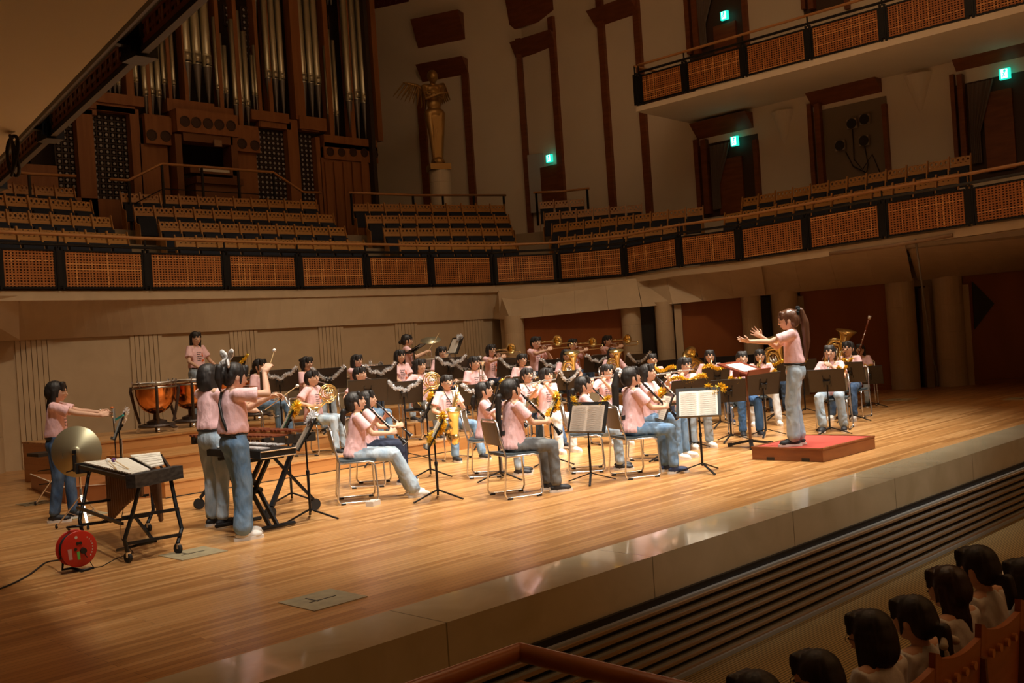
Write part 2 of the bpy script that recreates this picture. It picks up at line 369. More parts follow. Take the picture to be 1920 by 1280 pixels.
# ---- railing with woven panels
WV1=mat('cane_weave',(.40,.145,.035),.5); WV2=mat('cane_weave_light',(.62,.29,.09),.45); WVB=mat('cane_backing',(.045,.014,.006),.7)
def woven(P,Q,h0,h1,seed):
    """panel between two points; returns (frame MB, weave MB)"""
    rnd=random.Random(seed); d=Q-P; L=d.length; d=d/L; up=V((0,0,1)); nrm=d.cross(up).normalized()
    f=MB(); g=.085
    a=P+d*g;c=Q-d*g
    for z in (h0,h1): f.bar(a+up*z,c+up*z,.04,.03)
    for e in (a,c): f.bar(e+up*h0,e+up*h1,.04,.03,up=nrm)
    wv=MB(); W=L-2*g-.02; H=h1-h0-.03; nx=int(W/.058); ny=int(H/.046)
    wv.mi=2; wv.bar(a+up*((h0+h1)/2)+d*.01+nrm*-.012,c+up*((h0+h1)/2)-d*.01+nrm*-.012,.006,H)
    for i in range(nx):
        wv.mi=1 if rnd.random()<.16 else 0
        p=a+d*(.03+W*(i+.5)/nx-.02)+up*h0; wd=.026 if rnd.random()<.8 else .034
        s=nrm*(.004 if i%2 else -.002); wv.poly([p-d*wd/2+up*.015+s,p+d*wd/2+up*.015+s,p+d*wd/2+up*(h1-h0-.015)+s,p-d*wd/2+up*(h1-h0-.015)+s],nrm*.005)
    for j in range(ny):
        wv.mi=1 if rnd.random()<.12 else 0
        z=h0+.015+H*(j+.5)/ny; s=nrm*(.001 if j%2 else .005)
        hh=.021 if rnd.random()<.8 else .028; p=a+d*.015+up*(z-hh/2)+s; q=c-d*.015+up*(z-hh/2)+s
        wv.poly([p,q,q+up*hh,p+up*hh],nrm*.005)
    return f,wv
def railing(pts,name,label,h0=.03,h1=.66,bar=.76,rail=.93,seed=0,endpost=True):
    root=empty(name,tuple(pts[0]),label=label,cat='railing'); O=pts[0]
    P=[p-O for p in pts]; up=V((0,0,1))
    for i in range(len(P)-1):
        f,wv=woven(P[i],P[i+1],h0,h1,seed+i)
        fo=wv.build('woven_panel',[WV1,WV2,WVB],root); f.build('panel_frame',BLKM,fo)
    for i,p in enumerate(P):
        a=P[max(0,i-1)];c=P[min(len(P)-1,i+1)]; d=(c-a).normalized(); nr=d.cross(up)
        if nr.dot(V((1,1,0)))>0 and name!='left': nr=-nr
        m=MB(); 
        for s in (-.045,.045): m.bar(p+d*s+up*.0,p+d*s+up*.72,.035,.05,up=nr)
        m.bar(p-d*.06+up*.06,p+d*.06+up*.06,.03,.05); m.bar(p-d*.06+up*.6,p+d*.06+up*.6,.03,.05)
        m.bar(p+up*.7,p+up*rail,.025,.025,up=nr); m.box(p+V((0,0,.36)),(.06,.06,.6))
        m.build('post',BLKM,root)
    m=MB(); m.tube([p+up*bar for p in P],.028,6); m.build('top_bar',BLKM,root)
    m=MB()
    N=[]
    for i in range(len(P)-1):
        for k in range(4): N.append(P[i].lerp(P[i+1],k/4)+up*rail)
    N.append(P[-1]+up*rail); m.tube(N,.03,8); m.build('handrail',TRIMW,root,True)
    return root
off=[p-V((_f.x,_f.y,0))*.05 for p in FP]+[LAST]
railing(off,'balcony_railing','long curved balcony railing with woven cane panels and wooden handrail above the stage',seed=3)
# ---- upper balcony on the right
UF=[atx(x,y,19.95) for (x,y) in ((1205,210),(1290,186),(1400,152),(1521,112),(1660,69),(1822,16))]
zU=7.0
UF=[V((19.95,p.y,zU)) for p in UF]; dY=UF[0].y-UF[-1].y
yy=[p.y for p in UF]; step=(yy[-2]-yy[-1]); UP=UF+[V((19.95,yy[-1]-step*(i+1),zU)) for i in range(3)]
b=MB(); poly=[(19.75,UP[-1].y,0),(19.9,UP[0].y+.15,0),(22.6,UP[0].y+.4,0),(22.6,UP[-1].y,0)]
# soffit slopes: thin at the front, deep at the wall
fz,bz=zU-.03,zU-.03
vs=[V((p[0],p[1],zU-.02)) for p in poly]+[V((poly[0][0],poly[0][1],zU-.14)),V((poly[1][0],poly[1][1],zU-.14)),V((22.6,UP[0].y+.4,zU-.10)),V((22.6,UP[-1].y,zU-.10))]
b.add(vs,[(0,1,2,3),(7,6,5,4),(0,4,5,1),(1,5,6,2),(2,6,7,3),(3,7,4,0)]); struct('ceiling_side',b,CREAM)
railing([p-V((.06,0,0)) for p in UP],'balcony_railing','upper balcony railing with woven cane panels at the top right',seed=40)
railing([V((22.3,UP[0].y+.12,zU)),V((21.1,UP[0].y+.12,zU)),V((19.9,UP[0].y+.12,zU))],'balcony_railing','short end railing closing the upper balcony at the right',seed=60)
# ---- left balcony above the camera
zL=3.2
e0=atz(0,292.5,zL);e1=atz(270,8,zL);dE=(e1-e0).normalized(); g0=atz(50,297.6,zL);g1=atz(370,4.2,zL);dG=(g1-g0).normalized()
A=e0-dE*2.2; Bp=e1+dE*5.5
b=MB(); poly=[(A.x,A.y),(Bp.x,Bp.y),(-8,Bp.y),(-8,A.y)]
b.prism([(p[0],p[1]) for p in poly],zL,zL+.25); struct('ceiling_left',b,SOFFIT)
b=MB(); b.tube([A+V((.02,0,.03)),Bp+V((.02,0,.03))],.035,8); b.tube([A+V((.08,0,.10)),Bp+V((.08,0,.10))],.05,8); struct('trim_18',b,mat('edge_dark',(.05,.04,.02),.5))
G0=g0-dG*3; G1=g1+dG*3.5; root=empty('balcony_railing',tuple(g0),label='near balcony front seen from below at the top left, brown woven panels on black brackets',cat='railing')
L=(G1-G0).length; n=5; T0=G0-g0
brk=[atz(95,256,zL),atz(262,103,zL)]; sp=(brk[1]-brk[0]).length
for i in range(-2,5):
    P=brk[0]+dG*sp*i-g0; Q=P+dG*sp; f,wv=woven(P+V((0,0,.0)),Q,.0,.62,70+i); fo=wv.build('woven_panel',[WV1,WV2,WVB],root); f.build('panel_frame',mat('panel_frame_grey',(.07,.06,.05),.5),fo)
    m=MB(); nrm=V((dG.y,-dG.x,0)); nrm=-nrm if nrm.x>0 else nrm
    m.box(P+V((0,0,.02)),(.12,.16,.10)); m.bar(P+V((0,0,.06)),P+nrm*.42+V((0,0,.10)),.05,.06); m.bar(P+V((0,0,.0)),P+V((0,0,.7)),.12,.12,up=nrm)
    m.build('bracket',BLKM,root)
# coiled cable hanging from the near balcony
m=MB(); c=atz(25,292,3.05); pts=[]
import itertools
for i in range(60):
    a=i/60*PI*5; pts.append(c+V((.10*math.cos(a)*dG.x,.10*math.cos(a)*dG.y,.13*math.sin(a)))+V((.02*math.sin(i*.4),0,0)))
m.tube(pts,.011,6); tag(m.build('coiled_cable',RUBBER,None,True),'black coiled cable hanging from the near balcony at the left edge','cable')
# ---- upper walls
WP=[V((23.0,-13,0)),V((22.55,-3,0)),V((22.5,20.9,0)),V((20.55,25.9,0)),V((15,26.6,0)),V((0,26.6,0))]
b=MB()
for i in range(len(WP)-1):
    b.bar(V((WP[i].x,WP[i].y,8.5)),V((WP[i+1].x,WP[i+1].y,8.5)),.1,11.2)
b.M=Matrix(); struct('wall_right_upper',b,CREAM)
b=MB(); b.bar((24.2,-13,1),(26.5,8,1),.1,4); struct('wall_right_lower',b,STONEF)
b=MB(); b.bar((-6,-13,6.5),(-6,26.6,6.5),.1,15); b.bar((-6,-13,6.5),(26,-13,6.5),.1,15); struct('wall_left',b,CREAM)
b=MB(); b.box((9,7,14.1),(34,42,.2)); struct('ceiling',b,CREAM)
def onwall(px,py,off=0):
    best=None
    for i in range(1,4):
        P,Q=WP[i],WP[i+1]; h=lineX(P,Q,px,py); d=Q-P; s_=((h-P).to_2d()).dot(d.to_2d())/d.to_2d().length_squared
        if -.01<=s_<=1.01: best=(h,d.normalized())
    h,d=best; n_=V((d.y,-d.x,0)); n_=-n_ if n_.dot(V((-h.x,-h.y,0)))<0 else n_
    return h+n_*off,d,n_
def upright(px,py,wpx,z1,z0=3.0,dep=.16,m=None,name=None):
    a,d,n_=onwall(px-wpx/2,py);c,_,_=onwall(px+wpx/2,py); w_=(a-c).to_2d().length; p=(a+c)/2; t=MB(); t.box((0,0,0),(1,1,1)) if 0 else None
    R=Matrix((d,n_,V((0,0,1)))).transposed(); t.box(V((p.x,p.y,(z0+z1)/2))+n_*dep/2,(w_,dep,z1-z0),R); return t
def hood(ul,ur,lr,ll,dep=.5,name='hood'):
    """wooden hood: front quad leans out at the top"""
    a=onwall(*ul)[0];b_=onwall(*ur)[0];c=onwall(*lr)[0];d=onwall(*ll)[0];n_=onwall(*ll)[2]
    zt_=(a.z+b_.z)/2; zb=(c.z+d.z)/2
    t=MB(); lo0=V((d.x,d.y,zb));lo1=V((c.x,c.y,zb));up0=V((d.x,d.y,zt_))+n_*dep;up1=V((c.x,c.y,zt_))+n_*dep; w0=V((d.x,d.y,zt_));w1=V((c.x,c.y,zt_))
    t.add([lo0,lo1,up1,up0,w0,w1],[(0,1,2,3),(3,2,5,4),(0,3,4),(1,5,2),(0,4,5,1)]); return t
k=40
for (px,py,wpx,z1) in ((793,200,13,9.6),(890,372,12,9.8),(994,372,10,10.5),(1058,340,10,10.8),(1153,372,11,11.5),(1221,372,11,11.5)):
    struct('trim_%d'%k,upright(px,py,wpx,z1),DWOOD); k+=1
for q in (((778,44),(866,26),(874,80),(786,98)),((780,130),(862,113),(880,141),(794,160)),((943,-40),(1035,-70),(1040,32),(957,58)),((945,92),(1030,64),(1043,88),(968,112)),((1093,34),(1195,0),(1200,30),(1120,55))):
    struct('trim_%d'%k,hood(*q,dep=.45),DWOOD); k+=1
def wbox(x0,y0,x1,y1,dep,off,m,name=None,parent=None):   # box on wall covering pixel rect (top-left, bottom-right)
    a,d,n_=onwall(x0,(y0+y1)/2);c,_,_=onwall(x1,(y0+y1)/2); zt_=onwall((x0+x1)/2,y0)[0].z; zb=onwall((x0+x1)/2,y1)[0].z
    p=(a+c)/2; w_=(a-c).to_2d().length; t=MB(); R=Matrix((d,n_,V((0,0,1)))).transposed()
    t.box(V((p.x,p.y,(zt_+zb)/2))+n_*(off+dep/2),(w_,dep,zt_-zb),R); return t
struct('door_5',wbox(1008,312,1052,392,.08,.02,DWOOD),DWOOD)
struct('wall_niche',wbox(1000,285,1056,396,.03,.0,CREAM),mat('niche_grey',(.42,.40,.38),.8))
# side doors on the lower right balcony and the upper one
def opening(x0,x1,yt,yb,k0,leaf=None,cur=None,back=None):
    st=struct('door_%d'%k0,wbox(x0,yt,x1,yb,.06,.0,DWOOD),back or mat('opening_dark',(.06,.03,.018),.6))
    for e in (x0+3,x1-3): struct('trim_%d'%(60+k0*3+(e>x0+10)),wbox(e-4,yt,e+4,yb,.16,.0,DWOOD),DWOOD)
    struct('trim_%d'%(90+k0),wbox(x0+14,yt,x0+24,yb,.2,.0,DWOOD),DWOOD)
    if leaf: struct('door_%d'%(k0+20),wbox(leaf[0],leaf[1],leaf[2],leaf[3],.05,.06,DWOOD),DWOOD)
    if cur:
        a,d,n_=onwall(cur[0],cur[1]);c,_,_=onwall(cur[2],cur[1]); zt_=a.z; zb=onwall(cur[0],cur[3])[0].z; t=MB(); N=26; vs=[];fs=[]
        for j in range(9):
            v=j/8; wv_=1-.62*min(1,v*1.6)
            for i in range(N+1):
                u=i/N; p=a.lerp(c,u*wv_); vs.append(V((p.x,p.y,zt_*(1-v)+zb*v))+n_*(.14+.03*math.sin(u*PI*11)))
        for j in range(8):
            for i in range(N): fs.append((j*(N+1)+i,j*(N+1)+i+1,(j+1)*(N+1)+i+1,(j+1)*(N+1)+i))
        t.add(vs,fs); tag(t.build('curtain',mat('curtain_grey',(.16,.12,.10),.9),None,True),cur[4],'curtain')
opening(1311,1428,262,402,6,(1352,296,1398,400),(1336,275,1375,395,'grey tied back curtain at the balcony doorway left of the spotlights'))
opening(1524,1670,195,352,7,None,None,mat('niche_brown',(.22,.17,.12),.8))
opening(1792,1990,140,330,8,(1850,170,1905,320),(1818,160,1868,310,'grey tied back curtain at the balcony doorway by the far right edge'))
opening(1290,1404,-60,104,9,(1343,45,1385,110),(1310,-20,1348,95,'grey tied back curtain at the doorway behind the upper balcony'))
opening(1505,1592,-110,20,10,None,None)
for q in (((1302,238),(1412,210),(1415,240),(1311,270)),((1518,180),(1652,146),(1656,176),(1526,206)),((1787,106),(1990,50),(1995,92),(1795,143))):
    struct('trim_%d'%k,hood(*q,dep=.4),DWOOD); k+=1
# green emergency exit signs
GR=mat('exit_green',(.02,.5,.25),.5,emit=(.02,.75,.55),es=1.3); WHE=mat('exit_white',(.8,1,.95),.5,emit=(.75,1,.95),es=3.0)
def exitsign(px,py,w_,h_,label):
    t=wbox(px-w_/2,py-h_/2,px+w_/2,py+h_/2,.08,.16,GR); a,d,n_=onwall(px,py,.245)
    root=t.build('exit_sign',GR); tag(root,label,'sign')
    s=((onwall(px-w_/2,py)[0]-onwall(px+w_/2,py)[0]).to_2d().length); hh=onwall(px,py-h_/2)[0].z-onwall(px,py+h_/2)[0].z
    m=MB(); up=V((0,0,1)); 
    def P(u,v): return a+d*(u*s)+up*(v*hh)
    q=MB(); 
    for pts in ([P(-.30,-.42),P(.30,-.42),P(.30,.42),P(-.30,.42)],): q.poly(pts,n_*.004)
    q.build('lit_panel',WHE,root)
    # running figure
    for (u0,v0,u1,v1) in ((-.02,.12,.05,-.1),(.05,-.1,-.14,-.3),(.05,-.1,.18,-.32),(-.02,.1,-.17,0),(-.02,.1,.15,.02)): m.bar(P(u0,v0)+n_*.008,P(u1,v1)+n_*.008,.03,.012)
    m.ell(P(-.05,.25)+n_*.008,(.03,.03,.03),n=8,m=6); m.build('running_figure',GR,root)
exitsign(1039,298,10,14,'lit green exit sign above the wooden door right of the statue')
exitsign(1386,266,13,18,'lit green exit sign over the balcony doorway left of the four spotlights')
exitsign(1891,141,20,20,'lit green exit sign over the doorway at the far right edge')
exitsign(1367,32,13,16,'lit green exit sign in the doorway behind the upper balcony')
# four square spotlights with cables
for i,(px,py,wh) in enumerate(((1603,233,'upper left'),(1627,225,'upper right'),(1581,274,'lower left'),(1626,265,'lower right'))):
    t=wbox(px-9,py-9,px+9,py+9,.07,.10,None); root=t.build('spotlight',mat('lamp_housing',(.38,.30,.22),.6)); tag(root,'square spotlight with a round black lens, %s of the four in the wall niche'%wh,'spotlight',)
    a,d,n_=onwall(px,py,.18); m=MB(); m.lathe2([(.0,.0),(.115,.0),(.115,-.01)],20,a,n_); m.build('lens',BLKP,root)
m=MB(); A_=onwall(1612,280,.1)[0];
for (pts) in (((1603,243),(1606,300),(1622,318),(1640,290),(1655,325)),((1626,275),(1632,310),(1628,330)),((1590,285),(1604,312),(1630,325))):
    m.tube([onwall(x,y,.12)[0] for x,y in pts],.012,5)
tag(m.build('lamp_cable',RUBBER,None,True),'black cables hanging below the four spotlights','cable')
# wedge shaped wall lamps
for (x0,x1,yt,xb,yb,lab) in ((1448,1491,209,1475,279,'pale inverted cone wall lamp between the balcony doorway and the spotlights'),(1696,1751,140,1733,222,'pale inverted cone wall lamp right of the spotlights')):
    a,d,n_=onwall(x0,yt);c=onwall(x1,yt)[0]; e=onwall(xb,yb)[0]; r=(a-c).to_2d().length/2; o_=(a+c)/2; t=MB(); zt_=(a.z+c.z)/2; N=10
    vs=[V((o_.x,o_.y,zt_))+d*(r*math.cos(PI*i/N))+n_*(r*.8*math.sin(PI*i/N)) for i in range(N+1)]+[V((o_.x,o_.y,e.z))+n_*.02]
    t.add(vs,[(i,i+1,N+1) for i in range(N)]+[tuple(range(N+1))]); tag(t.build('wall_lamp',CREAM),lab,'lamp')
# conduit with clamps under the balcony at right
P=[atx(1560,473,19.2)+V((-.1,0,-.03)),atx(1668,459,19.2)+V((-.1,0,-.03)),atx(1790,438,19.2)+V((-.1,0,-.03))]
t=MB(); t.tube(P,.035,8); 
tag(t.build('conduit_pipe',mat('conduit',(.30,.19,.11),.5),None,True),'horizontal batten pipe hung under the balcony front at right','pipe')
t=MB(); p0=fr(1716,-.1,-.1); p1=rp(1738,.55,.0); t.tube([p0,p0.lerp(p1,.35)+V((0,0,-.05)),p0.lerp(p1,.7)+V((0,0,-.12)),p1+V((.05,0,.35)),p1+V((0,0,.05))],.018,6)
tag(t.build('hanging_cable',mat('cable_grey',(.20,.17,.14),.6),None,True),'grey cable hanging from the balcony to the floor between two stone columns','cable')
# red name board high on the wall
t=wbox(702,-14,768,11,.04,.02,None); o_=t.build('wall_board',mat('board_red',(.10,.008,.008),.5)); tag(o_,'dark red board on the white wall beside the organ at the top edge','board')
m=MB()
for i,x in enumerate((711,722,735,746)):
    a,d,n_=onwall(x,4-.12*(x-735)*1.4,.065); 
    for q in range(4): 
        rr=random.Random(i*7+q); m.bar(a+d*rr.uniform(-.05,.05)+V((0,0,rr.uniform(-.07,.07))),a+d*rr.uniform(-.05,.05)+V((0,0,rr.uniform(-.07,.07))),.012,.008)
m.build('lettering',mat('board_text',(.25,.10,.08),.5),o_)
# ============================================================ BALCONY SEATS
def seat_proto():
    root=empty('hall_seat',(0,0,-40))
    # local: x along row, +y toward the stage (front), z=0 tread; backrest top at .86
    m=MB(); W=.475; y=-.02; th=.03; zt_,zb=.86,.635
    # backrest board with four round holes near its top, outline per hole
    tilt=lambda z:-.16*(z-.4)
    hole=.029; zc=.798; cols=[-W/2+W*(i)/4 for i in range(5)]
    def P(x,z,f): return V((x,y+tilt(z)+(th/2 if f else -th/2),z))
    m.poly([P(-W/2,zb,1),P(W/2,zb,1),P(W/2,.735,1),P(-W/2,.735,1)],(0,-th,0))
    m.poly([P(-W/2,zt_-.012,1),P(W/2,zt_-.012,1),P(W/2,zt_,1),P(-W/2,zt_,1)],(0,-th,0))
    for i in range(4):
        x0,x1=cols[i],cols[i+1]; xc=(x0+x1)/2; N=12; ring=[(xc+hole*math.cos(2*PI*k/N),zc+hole*math.sin(2*PI*k/N)) for k in range(N)]
        def outer(a):
            c,s=math.cos(a),math.sin(a); hx=(x1-x0)/2; hz=.0565; t=min(hx/max(abs(c),1e-6),hz/max(abs(s),1e-6)); return (xc+c*t,zc-.004+s*t)
        for f in (1,0):
            for k in range(N):
                a0,a1=2*PI*k/N,2*PI*(k+1)/N; r0,r1=ring[k],ring[(k+1)%N]; o0,o1=outer(a0),outer(a1); q=[P(*r0,f),P(*r1,f),P(*o1,f),P(*o0,f)]
                m.add(q,[(0,1,2,3) if f else (3,2,1,0)])
        for k in range(N):
            r0,r1=ring[k],ring[(k+1)%N]; m.add([P(*r0,1),P(*r1,1),P(*r1,0),P(*r0,0)],[(0,1,2,3)])
    m.build('backrest',SEATW,root)
    m=MB(); m.bar((0,.075,.30),(0,.045,.60),.47,.07,up=(1,0,0)) if 0 else m.box((0,.055,.44),(.46,.07,.32),Matrix.Rotation(.10,3,'X')); m.box((0,-.02,.53),(.46,.03,.26)); 
    m.box((0,.10,.26),(.46,.08,.06)); m.build('seat_cushion',SEATB,root)
    for s in (-1,1):
        m=MB(); m.poly([(s*.258,-.09,.90),(s*.258,-.05,.90),(s*.258,.04,.50),(s*.258,.20,.44),(s*.258,.22,0),(s*.258,-.03,0),(s*.258,-.03,.42)],(.016,0,0)); m.build('side_frame',SEATW,root)
    return root
SEATP=seat_proto(); seat_n=[0]
def row(p0,p1,n,z0,label,grp,tilt=0):
    """n seats between two backrest-top end points"""
    d=(p1-p0); d2=V((d.x,d.y,0)); dn=d2.normalized(); fwd=V((dn.y,-dn.x,0)); fwd=-fwd if fwd.dot(V((-.7,-.7,0)))<0 else fwd
    rz=math.atan2(dn.y,dn.x) if V((-dn.y,dn.x,0)).dot(fwd)>0 else math.atan2(-dn.y,-dn.x)
    for i in range(n):
        p=p0+d*((i+.5)/n); o=SEATP if seat_n[0]==0 else copy_tree(SEATP); seat_n[0]+=1
        o.location=(p.x,p.y,p.z-.86); o.rotation_euler=(0,0,rz); s=(d2.length/n)/.535; o.scale=(s,1,1)
        lab='%s seat from the left, %s'%(ORD[i],label)
        tag(o,lab,'seat','folding wooden seats of the choir and side balconies')
    return (p0,p1)
ZK=[4.10,4.53,4.95,5.37]
RN=['front row','second row','third row','back row']
blocks=[('of the far left block',[((-12,425),(243,438),6),((-28,393),(212,407),6),((-32,362),(175,378),5),((-12,341),(142,352),4)]),
('of the block below the organ',[((330,443),(686,452),10),((300,414),(650,426),10),((252,386),(628,402),11),((227,361),(596,377),11)]),
('of the block below the statue',[((750,452),(970,452),7),((720,427),(963,427),8),((687,403),(957,404),9),((661,381),(948,384),10)]),
('of the block by the exit door',[((1046,445),(1273,420),7),((1033,421),(1318,387),9),((1019,399),(1204,382),6),((1010,378),(1096,372),3)])]
TERR=[[] for _ in range(4)]
for bn,rows in blocks:
    for k,(a,c,n) in enumerate(rows):
        p0=atz(*a,ZK[k]);p1=atz(*c,ZK[k]); row(p0,p1,n,ZK[k],RN[k]+' '+bn,None); TERR[k]+=[p0,p1]
# side block
sp=[]
for k,(a,c,n,X) in enumerate((((1356,402),(1796,323),12,20.1),((1389,372),(1819,289),12,21.1))):
    p0=atx(*a,X);p1=atx(*c,X); row(p0,p1,n,0,['front row','rear row'][k]+' of the right side balcony',None); sp.append((p0,p1))
b=MB()
for k,(p0,p1) in enumerate(sp):
    z0,z1=p0.z-.865,p1.z-.865; x0=p0.x-.45; x1=22.5 if k else 21.0
    ya,yb=p0.y+.4,p1.y-3.5; zb_=z1+(z1-z0)*3.5/(p0.y-p1.y)
    vs=[V((x0,ya,z0)),V((x1,ya,z0)),V((x1,yb,zb_)),V((x0,yb,zb_))]; vs=vs+[V((v.x,v.y,2.9)) for v in vs]
    b.add(vs,[(0,1,2,3),(7,6,5,4),(0,4,5,1),(1,5,6,2),(2,6,7,3),(3,7,4,0)])
STEP=mat('step_stone',(.34,.27,.18),.8)
struct('floor',b,STEP)
# terraces under the choir seats
for k in range(4):
    pts=TERR[k]; b=MB(); z=ZK[k]-.862; N=len(pts)
    f=[]; g=[]
    for i,p in enumerate(pts):
        a=pts[max(0,i-1)];c=pts[min(N-1,i+1)]; d=(c-a).to_2d().normalized(); n_=V((d.y,-d.x,0)); n_=-n_ if n_.y>0 else n_
        f.append(p+n_*(.22 if k==0 else .42)); g.append(p-n_*.48)
    f=[f[0]-V((6,.2,0))]+f; g=[g[0]-V((6,.2,0))]+g
    e=V((1.2,-1.6,0)); 
    if k>0: f.append(f[-1]+V((.3,-.4,0))); g.append(g[-1]+V((1.5,-.2,0)))
    for i in range(len(f)-1):
        vs=[V((f[i].x,f[i].y,z)),V((f[i+1].x,f[i+1].y,z)),V((g[i+1].x,g[i+1].y,z)),V((g[i].x,g[i].y,z))]; vs=vs+[V((v.x,v.y,2.9)) for v in vs]
        b.add(vs,[(0,1,2,3),(7,6,5,4),(0,4,5,1),(1,5,6,2),(2,6,7,3),(3,7,4,0)])
    struct('floor',b,STEP)
b=MB(); b.prism([(2,21.9),(17.8,21.9),(20.8,21.6),(22.4,18.0),(22.4,20.9),(20.6,25.8),(2,26)],4.4,4.50); struct('floor',b,STEP)
# ---- low handrails behind the seats
def hrail(pts,posts,label,zt_drop=.8,name='handrail'):
    root=empty(name,tuple(pts[0]),label=label,cat='railing'); O=pts[0]; m=MB(); m.tube([p-O for p in pts],.032,8); m.build('rail',TRIMW,root,True)
    for p in posts: q=MB(); q.bar(p-O,p-O-V((0,0,zt_drop)),.045,.045); q.build('post',BLKM,root)
    return root
Y=21.45
H_=[aty(x,y,Y) for x,y in ((206,336),(241,338),(303,307),(512,323),(568,360),(602,361))]
r=hrail(H_,[H_[2],aty(378,313,Y),aty(446,318,Y),H_[3],aty(568,360,Y),H_[1]],'angular wooden handrail on black posts in front of the organ console',1.1)
m=MB(); m.tube([p-H_[0]-V((0,0,.55)) for p in H_[1:5]],.012,6); m.build('wire',BLKM,r)
H_=[aty(x,y,20.9) for x,y in ((654,361),(780,366),(948,366))]; hrail(H_,[aty(x,y,20.9) for x,y in ((658,362),(774,366),(830,367),(888,367),(944,366))],'straight wooden handrail on black posts in front of the statue',.8)
H_=[atz(x,y,5.6) for x,y in ((1000,361),(1050,359),(1105,353))]; hrail(H_,[H_[0].lerp(H_[1],.1),H_[2].lerp(H_[1],.08)],'short wooden handrail on black posts in front of the exit door',.9)
H_=[aty(x,y,21.0) for x,y in ((20,322),(60,326),(142,330))]; hrail(H_,[aty(54,326,21.0)],'wooden handrail behind the far left seat block',.8)
# ============================================================ ORGAN
YO=22.4
def O(px,py): return aty(px,py,YO)
organ=empty('pipe_organ',(12.5,YO,4.5),label='huge pipe organ of tin pipes in a brown wooden case above the choir seats',cat='organ'); OO=V((12.5,YO,4.5))
def ob(px0,py0,px1,py1,y0,y1,m=None):   # case box covering pixel span, local y from y0 (front, negative) to y1
    a=O(px0,(py0+py1)/2);c=O(px1,(py0+py1)/2); zt_=O((px0+px1)/2,py0).z; zb=O((px0+px1)/2,py1).z
    m=m or MB(); m.box(((a.x+c.x)/2-12.5,(y0+y1)/2,(zt_+zb)/2-4.5),(abs(c.x-a.x),y1-y0,abs(zt_-zb))); return m
m=MB(); m.box((0,.9,3.5),(10.6,.1,10.5)); m.box((5.2,.4,3.5),(.12,1.2,10.5)); m.box((-6.5,.9,3.5),(6,.1,10.5)); m.build('back_panel',mat('organ_inside',(.035,.02,.012),.7),organ)
ob(-200,300,112,460,0,.25).build('case_panel',ORGW,organ)
for (x0,y0,x1,y1) in ((150,205,181,460),(251,205,268,460),(268,272,320,460),(432,285,486,460),(545,225,565,460),(598,258,606,460),(606,300,708,460),(486,225,545,240),(565,225,598,246),(112,200,181,212),(181,200,251,210),(112,372,250,460),(486,380,600,460),(100,172,252,205)):
    ob(x0,y0,x1,y1,0,.2).build('case_panel',ORGW,organ)
m=MB()
for (x0,y0,x1,y1) in ((312,190,400,214),(400,203,436,222),(268,216,316,222),(470,210,540,228),(560,220,610,244),(436,236,482,244),(606,258,705,280),(180,177,268,196)):
    ob(x0,y0,x1,y1,-.05,.3,m)
m.build('cornice',ORGW,organ)
m=MB()
for (x,wd) in ((230,14),(266,6),(306,6),(336,7),(401,7),(436,7),(474,6),(494,7),(548,18),(606,8),(646,8),(696,9)):
    ob(x-wd/2,-260,x+wd/2,{230:178,266:216,306:216,336:190,401:202,436:236,474:236,494:212,548:222,606:256,646:258,696:262}[x],-.02,.25,m)
m.build('upright',ORGW,organ)
# boxes with round holes
def holebox(px0,py0,px1,py1,holes,dep,r=.10):
    m=ob(px0,py0,px1,py1,-dep,.0); bx=m.build('panel_box',ORGW,organ)
    for (hx,hy) in holes:
        c=O(hx,hy)-OO; q=MB(); q.lathe2([(r,-.002),(r,.012),(r*.82,.012),(r*.78,.0),(0,-.0)],18,(c.x,-dep-.004,c.z),(0,-1,0))
        q.build('round_recess',mat('recess_dark',(.05,.02,.008),.6),bx)
holebox(318,215,432,256,[(333,233),(354,235),(376,237),(397,239),(419,241)],.35,.13)
holebox(268,220,318,272,[(280,255),(306,257)],.12,.13); holebox(436,244,482,286,[(449,271),(473,274)],.12,.13)
holebox(606,272,706,302,[(617,285),(638,286),(660,286),(681,287),(700,290)],.05,.12)
# console
m=MB(); ob(320,256,332,380,-.3,.1,m); ob(424,262,436,380,-.3,.1,m); ob(332,256,424,272,-.3,.1,m); ob(345,340,432,352,-.6,.1,m); ob(348,352,432,384,-.5,.1,m); ob(345,318,432,330,-.3,.1,m); m.build('console',ORGD,organ)
m=MB(); ob(350,320,405,330,-.62,-.58,m); m.build('console_paper',PAPER,organ)
m=MB(); ob(386,268,400,280,-.40,-.36,m); m.build('console_note',mat('note',(.28,.18,.10),.7),organ)
# vertical ribs of the lower right case
m=MB()
for i in range(6): x=612+i*17; ob(x,305,x+12,460,-.06,.02,m)
m.build('rib',ORGW,organ)
